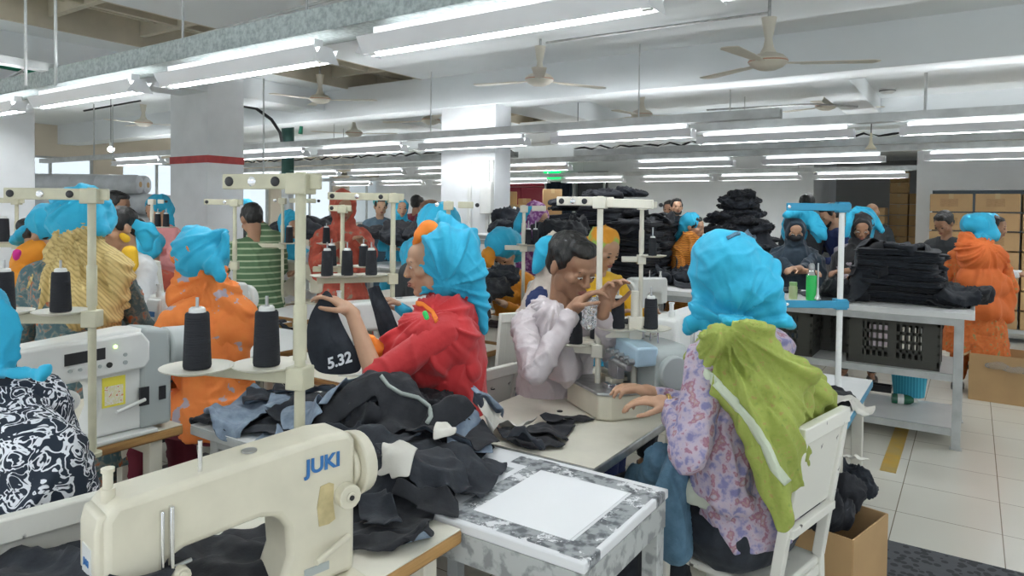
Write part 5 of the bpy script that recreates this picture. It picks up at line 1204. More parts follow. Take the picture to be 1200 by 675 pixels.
# ---------------------------------------------------------------- 3 man in pale shirt
q = mk('man in pale pink shirt threading at the white stand', (670,312,2.78), 42, .0050, pose='stand', lean=.10, pitch=24, man=True, hands=((706,364,2.50),(672,362,2.52)), skin='skin', top='shirtpink', bottom='tee', hipz=.66, hcurl=1.0, bodyfold=[(.014,10,10,7,1),(.006,24,24,18,1)], s=1.08, slen=.97, hdir=(tuple(P(712,346,2.50)-P(706,364,2.50)), tuple(P(696,340,2.50)-P(672,362,2.52))))
hair(q)
cl_ = MB(); N_ = q.N
cl_.tube([N_+Vector((.072*cos(a), .066*sin(a)+.004, .020-.028*(sin(a)>.3)*sin(a))) for a in np.linspace(pi/2+.18, 2*pi+pi/2-.18, 22)], [.013]*22, 8); cl_.build('collar', M['shirtpink'], q.root, ang=0)
paint(q, 'shirt_front', 'shirtpink', [[(645,372,2.72,20),(652,400,2.68,22),(660,428,2.68,24)],[(635,360,2.78,14),(640,395,2.74,15)]], .006, thick=.09, folds=[rad(q,.014,650,350,2.7,4,2),(.010,10,10,7,1)], flat=1)
t = tag(paint(q, 'film_wrap', 'plastic', [[(697,352,2.45,5),(692,362,2.45,8),(690,378,2.44,9)]], .004, thick=.02, folds=[(.006,40,40,40,1)]), 'clear film over the spool')
# ---------------------------------------------------------------- 4 woman with black white print blouse (left edge)
q = mk('woman in black and white print blouse at the left edge, turquoise cloth tails hanging', (-62,352,1.50), 175, .007, pose='sit', lean=.12, pitch=15, skin='skin2', top='bwprint', bottom='denim', hipz=.55, slen=.9, face_on=False)
paint(q, 'blouse', 'bwprint', [[(-30,480,1.50,55),(10,510,1.46,52),(45,535,1.42,48),(62,570,1.40,36)],[(-20,560,1.45,60),(40,590,1.42,50)],[(0,600,1.45,60),(-60,560,1.5,60)],[(80,560,1.4,16),(82,585,1.4,14)]], .008, thick=.16, folds=[(.016,8,8,4,1),(.004,22,22,10)], seed=21, flat=1)
paint(q, 'navy_shawl', mat('navy_speckled_cloth', (.012,.02,.035), .8, var=.3, vscale=30), [[(-12,420,1.5,28),(-4,455,1.48,24),(-6,478,1.47,20)]], .007, thick=.08, folds=[(.014,9,9,5,1)], seed=22, flat=1)
paint(q, 'head_cloth', 'cyan', [[(-20,360,1.45,30),(-8,385,1.43,30),(-10,415,1.42,28)],[(-5,400,1.42,24),(0,430,1.41,10)],[(-10,436,1.41,9),(15,436,1.39,6),(35,437,1.38,5),(52,437,1.37,7)],[(48,434,1.37,5),(57,432,1.37,3)],[(48,440,1.37,5),(53,446,1.37,3)]], .0055, thick=.02, folds=[(.014,10,10,6,1),(.004,30,30,30,1)], seed=23, flat=.8)
# ---------------------------------------------------------------- 5 orange floral woman
q = mk('woman in orange floral shawl with a turquoise cloth on her head, back to the camera', (232,306,3.02), -140, .0075, pose='sit', lean=.14, pitch=25, skin='skin2', top='floral_orange', bottom='maroon', hipz=.60)
paint(q, 'shawl', 'floral_orange', [[(216,300,3.0,13),(225,325,3.0,20),(250,335,3.0,20)],[(212,310,2.98,9),(214,332,2.98,10)],[(222,350,3.0,24),(255,352,3.0,28),(275,365,3.02,22)],[(218,380,2.95,24),(212,400,2.92,20),(208,412,2.9,15)],[(250,385,2.98,34),(275,395,3.02,24),(282,375,3.04,15)],[(235,410,2.95,26),(270,415,3,24)],[(240,440,3,34),(270,440,3,26)]], .008, thick=.10, folds=[rad(q, .020, 240, 325, 2.9, 3, 1.2), rad(q, .006, 240, 325, 2.9, 7, 3)], seed=31, flat=.9, extra=hood_prims(q, .006))
paint(q, 'head_cloth', 'cyan', [[(219,291,3.0,10),(235,285,3.0,15),(255,278,3.0,11),(264,271,2.98,4)],[(222,300,2.98,8),(240,302,2.96,16),(254,300,2.95,12)],[(250,310,2.92,12),(258,322,2.9,6),(260,329,2.9,3)],[(228,290,3.0,15),(250,295,3.0,18)],[(264,275,2.95,4),(262,300,2.93,6)]], .007, thick=.06, folds=[rad(q, .010, 266, 268, 2.95, 4, 2), (.006,14,14,14,1)], seed=32, flat=.8, extra=hood_prims(q, .024, rim=False)[:1])
# ---------------------------------------------------------------- 6 yellow shawl woman
q = mk('woman in yellow lace shawl standing with her back to the camera at left', (96,262,3.05), 165, .0085, pose='stand', lean=.08, pitch=25, skin='skin2', top='paisley', bottom='paisley')
paint(q, 'shawl', 'yellowshawl', [[(72,248,3.02,10),(78,262,3.0,14),(92,275,3.0,20)],[(90,290,3.0,24),(70,305,3.02,18),(58,325,3.04,16),(48,338,3.06,9)],[(95,310,3.0,36),(118,320,3.0,30),(135,335,3.02,16)],[(92,345,3.0,32),(122,350,3.0,26)],[(118,368,3.0,18),(128,375,3.0,12),(132,380,3.0,8)],[(80,330,2.94,32),(70,350,2.94,24),(62,365,2.94,16)],[(52,330,2.95,16),(56,350,2.95,14)],[(138,310,2.96,16),(142,330,2.95,12),(136,352,2.95,12)],[(100,355,2.9,30),(115,365,2.9,24)],[(96,260,3.02,16),(100,272,3.0,20)]], .0085, thick=.11, folds=[rad(q, .022, 85, 262, 2.95, 5, 1.2), rad(q, .007, 85, 262, 2.95, 11, 3)], seed=41, flat=.9, extra=hood_prims(q, .006))
paint(q, 'head_cloth', 'cyan', [[(84,236,3.03,12),(96,236,3.05,17),(110,245,3.05,15)],[(108,250,3.0,16),(114,262,2.98,12),(118,268,2.97,8)],[(90,225,3.05,6),(100,224,3.05,5)]], .0075, thick=.08, folds=[rad(q, .014, 100, 225, 2.95, 4, 2), (.006,14,14,14,1)], seed=42, flat=.9, extra=hood_prims(q, .040, rim=False)[:1])
paint(q, 'sleeve', 'paisley', [[(46,340,2.98,9),(44,358,2.96,11),(34,374,2.95,9)]], .008, thick=.05, flat=1); paint(q, 'tunic_back', 'paisley', [[(118,385,3.02,16),(120,410,3.0,17),(122,440,3.0,17)],[(90,390,3.04,26),(95,440,3.04,26)]], .009, thick=.1, folds=[(.01,10,10,4,1)], flat=1)
# ---------------------------------------------------------------- 7 orange woman far left, bowed
q = mk('woman in marigold dress bowed over her work at far left, turquoise cloth on top', (53,276,3.75), 62, .009, pose='sit', lean=.24, pitch=42, skin='skin2', top='marigold', bottom='denim', hipz=.75, slen=.45)
hair(q, style='bun'); cap_cloth(q, tail=[(0,-.08,.03,.08,.03),(-.02,-.16,-.03,.06,.025)], low=False, up=.02, grow=.012)
paint(q, 'shawl', 'marigold', [[(46,292,3.7,12),(34,300,3.7,17),(28,318,3.7,15)],[(30,330,3.7,15),(24,345,3.7,12)]], .009, thick=.1, folds=[(.02,8,8,4,1)], flat=1); paint(q, 'sleeve_trim', 'magenta', [[(20,296,3.55,5),(19,302,3.55,4)]], .008, thick=.03, flat=1)
# ---------------------------------------------------------------- 8 yellow & pale vest woman
q = mk('woman in pale vest over a yellow sleeve, turquoise cloth trailing behind her head', (139,268,4.0), -62, .009, pose='sit', lean=.10, pitch=22, skin='skin2', top='vestwhite', bottom='magenta', hipz=.62)
hair(q, style='bun'); paint(q, 'head_cloth', 'cyan', [[(142,252,4.0,5),(152,260,4.02,8),(164,268,4.05,9),(172,278,4.05,9)],[(168,270,4.05,11),(172,288,4.05,7)],[(176,265,4.05,6),(182,275,4.05,5)]], .008, thick=.03, folds=[(.012,10,10,10,1)], seed=51)
paint(q, 'yellow_sleeve', 'yellow', [[(152,296,3.85,9),(153,310,3.84,9),(150,318,3.83,7)],[(143,276,3.95,4),(148,280,3.95,5)]], .008, thick=.05, flat=1)
# ---------------------------------------------------------------- 9.. background people
q = mk('boy with short black hair beyond the vest worker', (138,240,6.2), 60, .012, pose='stand', man=True, skin='skin', top='tee', pitch=15); hair(q)
q = mk('woman in pink dress with turquoise cloth left of the near column', (184,246,6.4), -55, .012, pose='sit', skin='skin2', top='pink', bottom='teal', hipz=.75); hair(q, style='bun'); cap_cloth(q, tail=[(0,-.08,.0,.09,.04),(.02,-.14,-.22,.10,.04),(.02,-.15,-.34,.07,.03)], vox=.011, grow=.01)
q = mk('worker in turquoise cloth and black print, seated low left of the near column', (176,292,4.9), 170, .012, pose='sit', skin='skin2', top='brick', bottom='denim', lean=.2, hipz=.5); cap_cloth(q, vox=.011, tail=[(0,-.06,0,.08,.04),(-.05,-.12,-.1,.05,.02)])
q = mk('man in green striped polo shirt bent over, back to the camera', (295,258,5.3), -160, .010, pose='sit', man=True, skin='skin', top='stripe', bottom='tee', lean=.24, pitch=35, hipz=.66, slen=.45); hair(q)
paint(q, 'polo_back', 'stripe', [[(305,268,5.35,10),(310,285,5.35,17),(313,302,5.35,16)],[(298,275,5.3,9),(292,290,5.3,8)],[(322,278,5.4,9),(324,290,5.4,9)]], .010, thick=.12, flat=1, folds=[(.01,10,10,10)])
q = mk('woman with turquoise scarf round her face, right of the striped shirt man', (341,265,5.7), 25, .010, pose='sit', skin='skin2', top='vestwhite', hipz=.7, lean=.14); hijab(q, 'cyan', low=.12, w=.13, vox=.010, chest=False)
q = mk('worker mostly hidden behind the near column, turquoise cloth showing', (289,246,8.4), 90, .013, pose='stand', skin='skin', top='tee'); cap_cloth(q, vox=.012)
q = mk('woman in brick red printed scarf standing behind the slanting-bar stand', (403,243,5.4), 8, .0085, pose='stand', lean=.05, pitch=12, skin='skin', top='brick', bottom='brick', hands=((424,283,5.1),(392,290,5.1)))
hijab(q, 'brick', low=.42, w=.25, grow=.012, vox=.009)
q = mk('woman in blue grey jacket with green head cloth far behind', (446,242,8.6), 10, .012, pose='stand', skin='skin2', top='bluegrey', bottom='bluegrey', pitch=8, hands=((452,276,8.2),(440,276,8.2))); hair(q, style='bun'); cap_cloth(q, m=mat('sea_green_cotton', (.10,.42,.42), .75), vox=.011, low=False, up=.015)
q = mk('woman with turquoise scarf behind the far black bundle', (470,244,8.4), 12, .012, pose='stand', skin='skin2', top='cyan', pitch=5); hijab(q, 'cyan', low=.2, w=.2, vox=.011)
q = mk('man with dark hair at the back near the middle column', (489,239,9.6), 150, .013, pose='stand', man=True, skin='skin', top='maroon', pitch=10); hair(q)
q = mk('small figure in white by the middle column at the back', (499,243,10.4), 100, .013, pose='stand', man=True, skin='skin2', top='vestwhite', pitch=5); hair(q)
q = mk('worker under a tall turquoise cloth behind the red shawl worker', (506,254,4.6), 130, .010, pose='sit', skin='skin3', top='cyan', lean=.05, hipz=.8); paint(q, 'head_cloth', 'cyan', [[(508,243,4.55,5),(505,254,4.55,10),(499,268,4.55,9)],[(514,243,4.6,4),(506,270,4.6,12)]], .009, thick=.08, flat=1, folds=[(.012,10,10,6,1)])
q = mk('worker bowed low under turquoise cloth, just above the red shawl worker', (515,272,3.9), 175, .010, pose='sit', skin='skin', top='tee', lean=.1, hipz=.7); cap_cloth(q, vox=.009, grow=.03)
q = mk('bowed worker in marigold and turquoise right of the middle column', (590,293,4.7), -25, .010, pose='sit', skin='skin2', top='marigold', lean=.28, pitch=60, hipz=.62); cap_cloth(q, vox=.009, grow=.02, tail=[(0,-.06,0,.11,.06),(0,-.12,-.06,.1,.04)])
paint(q, 'shawl', 'marigold', [[(577,292,4.65,8),(572,300,4.6,9),(573,308,4.6,7)]], .01, thick=.08, flat=1, folds=[(.012,12,12,8,1)])
q = mk('woman in purple printed scarf with a turquoise cloth hanging behind', (628,256,5.6), 55, .010, pose='sit', skin='skin2', top='purple', bottom='purple', lean=.14, pitch=25, hipz=.75); hijab(q, 'purple', low=.3, w=.2, vox=.010, grow=.01)
paint(q, 'head_cloth', 'cyan', [[(624,244,5.55,4),(614,250,5.55,6),(608,262,5.55,6),(604,274,5.55,5)]], .009, thick=.04, flat=.8, folds=[(.01,10,10,6,1)])
q = mk('woman in turquoise cloth and beige shawl over navy, behind the man', (655,303,3.55), 75, .009, pose='sit', skin='skin3', top='navy', bottom='navy', lean=.10, pitch=18, hipz=.6); hijab(q, 'beigeshawl', low=.30, w=.22, vox=.009, grow=.006)
paint(q, 'head_cloth', 'cyan', [[(641,288,3.5,13),(636,298,3.5,12),(630,312,3.5,8),(627,318,3.5,5)],[(648,284,3.55,10),(643,300,3.5,10)]], .008, thick=.07, flat=.9, folds=[(.012,10,10,8,1)])
q = mk('young worker in marigold and lime head cloth by the white stand, looking down', (708,292,4.1), 40, .009, pose='sit', skin='skin2', top='yellow', bottom='denim', lean=.12, pitch=28, hipz=.65); cap_cloth(q, m=pattern('orange_green_cap', [(0,(.75,.28,.02)),(.5,(.80,.35,.03)),(.56,(.35,.55,.12))], 6, mode='LINEAR'), vox=.009, tail=[(0,-.05,0,.09,.06),(0,-.09,-.06,.07,.04)])
q = mk('bearded man looking up from behind the black trouser pile', (793,243,9.2), 12, .011, pose='stand', man=True, skin='skin2', top='tee', pitch=-6); hair(q)
b = MB(); 
def beard(q):
    c, R = q.c, q.Rh; h = lambda *p: c+R @ Vector(p)
    return cloth_blob(q, 'beard', 'hair', [('c', h(-.05,.045,-.06), h(-.03,.075,-.09), .014, .016), ('c', h(.05,.045,-.06), h(.03,.075,-.09), .014, .016), ('c', h(-.03,.075,-.092), h(.03,.075,-.092), .017, .017), ('c', h(-.022,.098,-.046), h(.022,.098,-.046), .005, .005)], .008)
beard(q)
q = mk('man half hidden behind the bearded man at the black pile', (784,245,9.6), -15, .012, pose='stand', man=True, skin='skin', top='tee', pitch=5); hair(q)
q = mk('woman in rust printed dress with turquoise head cloth at the trouser table', (812,266,6.4), 72, .0085, pose='stand', skin='skin2', top='rust', bottom='rust', lean=.08, pitch=12, hands=((834,312,6.15),(826,310,6.1))); hair(q, style='bun')
cap_cloth(q, vox=.0085, tail=[(0,-.06,.02,.09,.06),(-.02,-.14,-.10,.08,.035),(-.03,-.17,-.20,.03,.02)]); paint(q, 'shawl', 'rust', [[(808,282,6.35,12),(800,300,6.35,17),(800,318,6.35,16)],[(818,290,6.35,10),(824,310,6.30,12)],[(812,300,6.30,16),(812,325,6.30,16)]], .009, thick=.13, flat=1, folds=[(.022,9,9,4,1)], seed=61)
# counter women
q = mk('woman in dark navy scarf and black face mask behind the counter', (932,270,6.35), 5, .0085, pose='stand', skin='skin2', top='navyhijab', bottom='navyhijab', lean=.06, pitch=22, hands=((930,315,6.0),(948,318,6.0)), slen=.7)
hijab(q, 'navyhijab', low=.46, w=.27, grow=.012, vox=.009); c, R = q.c, q.Rh
cloth_blob(q, 'face_mask', mat('mask_black', (.015,.015,.018), .7), [('b', c+R @ Vector((0,.062,-.038)), (.060,.058,.044), R)], .006)
paint(q, 'head_cloth', 'cyan', [[(922,252,6.28,5),(938,247,6.3,8),(952,256,6.3,9),(960,268,6.25,9),(966,278,6.2,4)],[(946,252,6.35,7),(956,272,6.3,6),(960,282,6.25,3)]], .009, thick=.04, flat=.6, folds=[(.01,10,10,8,1)], extra=[('b', q.c+Vector((0,-.045,.058)), (.116,.105,.112)), ('b', q.c+Vector((0,-.09,-.02)), (.115,.07,.14))])
q = mk('woman in black scarf behind the counter, right of the masked woman', (1008,272,5.95), 3, .0080, pose='stand', skin='skin', top=mat('grey_lilac_cotton', (.34,.30,.33), .8), bottom='blackhijab', lean=.07, pitch=24, turn=-6, hands=((985,325,5.7),(1018,322,5.7)), slen=.6) if False else None
MATS_grey = mat('grey_lilac_cotton', (.34,.30,.33), .8); M['greylilac'] = MATS_grey
q = mk('woman in black scarf behind the counter, right of the masked woman', (1009,267,6.15), 0, .0080, pose='stand', skin='skin', top='greylilac', bottom='blackhijab', lean=.07, pitch=24, turn=6, hands=((986,318,5.95),(1016,322,5.95)), slen=.6)
hijab(q, 'blackhijab', low=.46, w=.24, grow=.010, vox=.009)
paint(q, 'head_cloth', 'cyan', [[(995,262,6.1,4),(996,252,6.15,5),(1005,247,6.2,6),(1016,249,6.2,7),(1024,257,6.18,6),(1033,270,6.12,4)],[(995,262,6.1,4),(992,276,6.1,3)],[(1008,252,6.25,9),(1018,256,6.25,9)]], .008, thick=.03, flat=.8, folds=[(.006,14,14,10,1)], extra=[('b', q.c+Vector((0,-.045,.058)), (.116,.105,.112)), ('b', q.c+Vector((0,-.09,-.02)), (.115,.07,.14))])
q = mk('tall man with bushy black hair behind the masked woman', (946,240,7.6), 175, .011, pose='stand', man=True, skin='skin', top='tee', pitch=5); hair(q)
q = mk('man in navy shirt bending left behind the blue guide rack', (972,252,7.4), -60, .011, pose='stand', man=True, skin='skin2', top='navy', pitch=28, lean=.22); hair(q); beard(q)
q = mk('bald figure seen just above the black scarf woman', (1022,249,8.6), 170, .012, pose='stand', man=True, skin='skin2', top='tee', pitch=0)
q = mk('young man with black hair bowed at far right before the carton wall', (1106,262,6.9), -30, .010, pose='stand', man=True, skin='skin', top='tee', pitch=30, lean=.10); hair(q)
q = mk('woman in orange printed dress standing with her back turned, turquoise cloth on her head', (1147,270,5.9), 172, .0085, pose='stand', skin='skin2', top='orangeprint', bottom='orangeprint', lean=.06, pitch=18)
paint(q, 'shawl', 'orangeplain', [[(1132,282,5.8,10),(1128,292,5.8,8)],[(1148,300,5.75,22),(1160,305,5.75,18)],[(1150,330,5.75,24),(1165,335,5.75,17)],[(1150,355,5.75,20),(1172,365,5.75,12)],[(1175,330,5.75,11),(1180,372,5.75,9)]], .009, thick=.13, flat=1, folds=[rad(q, .022, 1145, 285, 5.75, 4.5, 1.2)], seed=71)
paint(q, 'dress_skirt', 'orangeprint', [[(1150,355,5.85,23),(1150,385,5.85,25),(1148,400,5.85,22)]], .011, thick=.16, flat=1, folds=[(.012,9,9,3,1)])
paint(q, 'head_cloth', 'cyan', [[(1138,262,5.85,12),(1150,264,5.85,15),(1158,274,5.83,12)],[(1150,285,5.78,12),(1152,298,5.76,7),(1153,305,5.76,4)],[(1160,275,5.8,9),(1168,278,5.8,4)]], .009, thick=.09, flat=.9, folds=[(.012,9,9,7,1)])
q = mk('woman in pale dress with turquoise cloth behind the orange dressed woman', (1165,266,6.7), 80, .011, pose='stand', skin='skin', top='vestwhite', pitch=10); hair(q, style='bun'); cap_cloth(q, vox=.010, back=.05, tail=[(0,-.1,0,.07,.04),(0,-.12,-.12,.05,.03)])
# ================================================================= DRAPED CLOTH
HX0, HY0, HR = -9.0, -.2, .02; HNX, HNY = 500, 520
HF = np.zeros((HNX, HNY))
def hf_rect(x0, x1, y0, y1, z):
    a, b = int((x0-HX0)/HR), int((x1-HX0)/HR); c, d = int((y0-HY0)/HR), int((y1-HY0)/HR)
    HF[max(0,a):b, max(0,c):d] = np.maximum(HF[max(0,a):b, max(0,c):d], z)
for r in TABLES: hf_rect(*r)
def hs(x, y):
    fx = np.clip((x-HX0)/HR-.5, 0, HNX-2); fy = np.clip((y-HY0)/HR-.5, 0, HNY-2); i = fx.astype(int); j = fy.astype(int); u = fx-i; v = fy-j
    return HF[i,j]*(1-u)*(1-v)+HF[i+1,j]*u*(1-v)+HF[i,j+1]*(1-u)*v+HF[i+1,j+1]*u*v
def stamp(P_, add=.006):
    """raise the height field under a grid of points (n,m,3)"""
    Q = P_; 
    for _ in range(2):
        n, m = Q.shape[:2]; R = np.zeros((2*n-1, 2*m-1, 3)); R[::2, ::2] = Q; R[1::2, ::2] = (Q[:-1]+Q[1:])/2; R[:, 1::2] = (R[:, :-1:2]+R[:, 2::2])/2; Q = R
    q = Q.reshape(-1, 3); i = ((q[:,0]-HX0)/HR).astype(int).clip(0, HNX-1); j = ((q[:,1]-HY0)/HR).astype(int).clip(0, HNY-1)
    np.maximum.at(HF, (i, j), q[:,2]+add)
def sim(w, l, x, y, rot, crumple=.0, h=.024, drop=.05, steps=70, it=9, seed=0, shape=None, stiff=.5, z0=None, thick=.004):
    rs = np.random.RandomState(seed+1); n, m = max(5, int(w/h)+1), max(5, int(l/h)+1)
    U, V = np.meshgrid(np.linspace(-w/2, w/2, n), np.linspace(-l/2, l/2, m), indexing='ij'); R0 = np.stack([U, V, U*0], -1)
    hx, hy = w/(n-1), l/(m-1); c = 1-crumple
    ph = rs.rand(6)*6.28; f = 9+rs.rand(3)*8; ang = rs.rand()*3.14
    wv = np.sin((U*cos(ang)+V*sin(ang))*f[0]*2+ph[0])*.5+np.sin((V*cos(ang)-U*sin(ang))*f[1]+ph[1])*.35+np.sin((U+V)*f[2]*1.7+ph[2])*.3
    A = np.stack([U*(c+.15*crumple*np.sin(V*f[0]+ph[3])), V*(c+.15*crumple*np.sin(U*f[1]+ph[4])), wv*crumple*.16], -1)
    ca, sa = cos(rot), sin(rot); X = np.empty_like(A); X[...,0] = A[...,0]*ca-A[...,1]*sa+x; X[...,1] = A[...,0]*sa+A[...,1]*ca+y
    base = hs(X[...,0].ravel(), X[...,1].ravel()).max() if z0 is None else z0
    X[...,2] = A[...,2]+base+drop+abs(A[...,2].min()); X += rs.randn(*X.shape)*.0015
    Pv = X.copy(); g = -.0028
    def con(a, b, L, k):
        d = X[b]-X[a]; ln = np.sqrt((d*d).sum(-1, keepdims=True))+1e-9; cr = d*((ln-L)/ln)*(.5*k); X[a] += cr; X[b] -= cr
    S = slice; dg = sqrt(hx*hx+hy*hy); CS = []
    for ax, L in ((0, hx), (1, hy)):
        for st in (0, 1):
            N_ = (n, m)[ax]; a = [S(None), S(None)]; b = [S(None), S(None)]; ia = np.arange(st, N_-1, 2); a[ax] = ia; b[ax] = ia+1; CS.append((tuple(a), tuple(b), L, 1.0))
    for st in (0, 1):
        ia = np.arange(st, n-1, 2)
        CS.append(((ia[:,None], np.arange(0, m-1)[None,:]), (ia[:,None]+1, np.arange(1, m)[None,:]), dg, .35)); CS.append(((ia[:,None], np.arange(1, m)[None,:]), (ia[:,None]+1, np.arange(0, m-1)[None,:]), dg, .35))
    BS = []
    for st in range(4):
        ia = np.arange(st, n-2, 4); BS.append(((ia, S(None)), (ia+2, S(None)), 2*hx, stiff)) if len(ia) else None
        ja = np.arange(st, m-2, 4); BS.append(((S(None), ja), (S(None), ja+2), 2*hy, stiff)) if len(ja) else None
    for s in range(steps):
        vel = (X-Pv)*.93; Pv = X.copy(); X = X+vel; X[...,2] += g
        for k in range(it):
            for cc in CS: con(*cc)
            if k % 3 == 0:
                for cc in BS: con(*cc)
            if k % 3 == 2 or k == it-1:
                H_ = hs(X[...,0].ravel(), X[...,1].ravel()).reshape(n, m)+thick; low = X[...,2] < H_
                # cloth hanging beside an edge must not be lifted: only push when shallow, else push out sideways by holding
                deep = low & (H_-X[...,2] > .06); shallow = low & ~deep
                X[...,2] = np.where(shallow, H_, X[...,2]); 
                X[...,:2] = np.where(deep[...,None], Pv[...,:2]*1.0, X[...,:2]); X[...,2] = np.where(deep, np.maximum(X[...,2], np.minimum(Pv[...,2], H_)), X[...,2])
                Pv[...,:2] = np.where(shallow[...,None], Pv[...,:2]*.4+X[...,:2]*.6, Pv[...,:2])
    return X
def cut_mask(n, m, kind, rs):
    """which quads of the grid belong to the cut piece"""
    k = np.ones((n-1, m-1), bool); u = (np.arange(n-1)+.5)/(n-1); v = (np.arange(m-1)+.5)/(m-1); U, V = np.meshgrid(u, v, indexing='ij')
    if kind == 'leg': k = abs(U-.5) < (.5-.17*V)
    elif kind == 'trouser': k = (abs(U-.5) < .5) & ~((V > .42) & (abs(U-.5) < .05+.06*(V-.42)))
    elif kind == 'curve': k = ((U-.5)**2/.27+(V-.5)**2/.27) < 1
    elif kind == 'ragged': k = (U > .10*np.sin(V*5)) & (V > .12*np.sin(U*4+1)) & (U+V < 1.75)
    return k
def piece(name, label, cat, w, l, at, rot, m, group=None, crumple=.15, kind=None, seed=0, h=.024, thick=.0035, subs=1, stiff=.5, drop=.05, steps=70, stampit=True, mback=None, z0=None):
    X = sim(w, l, at[0], at[1], rot, crumple, h, drop, steps, seed=seed, stiff=stiff, z0=z0)
    if crumple > .05:
        off = seed*3.1
        for i in range(X.shape[0]):
            for j in range(X.shape[1]):
                x_, y_ = X[i,j,0], X[i,j,1]; q_ = noise.noise((x_*9+off+noise.noise((x_*4, y_*4, off))*1.2, y_*9-off, off)); r_ = max(0, 1-abs(q_)*4.5); q2 = noise.noise((x_*22-off, y_*22+off, 1)); r2 = max(0, 1-abs(q2)*4)
                X[i,j,2] += (.020*r_*r_+.005*r2)*min(1, crumple*4)
    n, m_ = X.shape[:2]; K = cut_mask(n, m_, kind, np.random.RandomState(seed)); c = X.reshape(-1, 3).mean(0)
    if stampit: stamp(X, thick+.002)
    idx = np.arange(n*m_).reshape(n, m_); F = [(int(idx[i,j]), int(idx[i+1,j]), int(idx[i+1,j+1]), int(idx[i,j+1])) for i in range(n-1) for j in range(m_-1) if K[i,j]]
    b = MB(); b._a([tuple(v) for v in (X.reshape(-1,3)-c)], F); me = b.mesh(name, M[m], fix=False, ang=0)
    bm = bmesh.new(); bm.from_mesh(me); bmesh.ops.delete(bm, geom=[v for v in bm.verts if not v.link_faces], context='VERTS'); bm.to_mesh(me); bm.free()
    o = link(name, me, solid=thick, subs=subs); o.location = c
    if mback: me.materials.append(M[mback]); o.modifiers['s'].material_offset = 1; o.modifiers['s'].material_offset_rim = 0
    return tag(o, label, cat, group)
# --- folded garments (shared meshes, several crumple states)
def folded_mesh(w, l, h, m, seed, layers=3, messy=1):
    rs = np.random.RandomState(seed); b = MB(); n1, n2 = 16, 18
    def ring(z, g):
        pts = []
        N_ = 64
        for k in range(N_):
            t = 2*pi*k/N_; cx = cos(t); cy = sin(t); e = .22
            x = math.copysign(abs(cx)**e, cx)*w/2; y = math.copysign(abs(cy)**e, cy)*l/2
            nz = noise.noise((x*7+seed, y*7, z*30)); q = g*(1+.0)
            pts.append(((x*(1-.0)+cx*(q+nz*.018*messy)), (y+cy*(q+nz*.018*messy)), z + h*.35*messy*noise.noise((x*5+seed*3, y*5, 1.5))))
        return pts
    rings = []
    for i in range(layers):
        z0_ = h*i/layers; z1_ = h*(i+1)/layers
        for t, g in ((.0,-.010),(.25,.0),(.75,.0),(1.0,-.010)): rings.append(ring(z0_+(z1_-z0_)*t, g+.008*rs.randn()*messy*.6))
    vs = []; fs = []; N_ = 64
    for r in rings: vs += r
    for i in range(len(rings)-1):
        for k in range(N_): fs.append((i*N_+k, i*N_+(k+1) % N_, (i+1)*N_+(k+1) % N_, (i+1)*N_+k))
    # caps by concentric rings
    def cap(base, r, up):
        prev = base
        for s_ in (.8, .55, .3, .1):
            o = len(vs)
            for (x, y, z) in r: 
                zz = z + (h*.3*messy*noise.noise((x*s_*9+seed, y*s_*9, 3))+h*.10)*(1 if up else -.2)*(1-s_*.6); vs.append((x*s_, y*s_, zz))
            for k in range(N_):
                f = (prev+k, prev+(k+1) % N_, o+(k+1) % N_, o+k); fs.append(f if up else f[::-1])
            prev = o
        fs.append(tuple(range(prev, prev+N_)) if up else tuple(reversed(range(prev, prev+N_))))
    cap(0, rings[0], False); cap((len(rings)-1)*N_, rings[-1], True)
    b._a(vs, fs); return b.mesh('folded', M[m], ang=0)
def crumple_mesh(w, l, h, m, seed, vox=.014):
    b = MB(); rs = random.Random(seed)
    for k in range(7): b.ball((rs.uniform(-.3,.3)*w, rs.uniform(-.3,.3)*l, h*rs.uniform(.3,.6)), (w*rs.uniform(.18,.3), l*rs.uniform(.18,.3), h*rs.uniform(.3,.45)), 14, 10)
    b.ball((0,0,h*.35), (w*.48, l*.48, h*.34), 18, 12)
    me = blob(b, vox, 6, [(h*.30,5,5,7,1),(h*.14,11,11,16,1)], seed=seed); me.materials.clear(); me.materials.append(M[m])
    n = len(me.vertices); co = np.empty(n*3); me.vertices.foreach_get('co', co); co = co.reshape(-1,3); co[:,2] -= np.percentile(co[:,2], 6); co[:,2] = np.maximum(co[:,2], 0); me.vertices.foreach_set('co', co.ravel()); me.update(); return me
FM = [folded_mesh(.36,.44,.042,m,i,layers=2+(i % 2),messy=1.1) for i, m in enumerate(('denimbk','denim','denimbk','denim2','denim','denimbk'))]
CM = [crumple_mesh(.42,.38,.14,m,i+3) for i, m in enumerate(('denimbk','denim','denim2','denimbk'))]
def put(me, name, label, cat, loc, rz, group=None, s=(1,1,1), tilt=(0,0)):
    o = link(name, me); o.location = loc; o.rotation_euler = (tilt[0], tilt[1], rz); o.scale = s; return tag(o, label, cat, group)
R_ = random.Random(11)
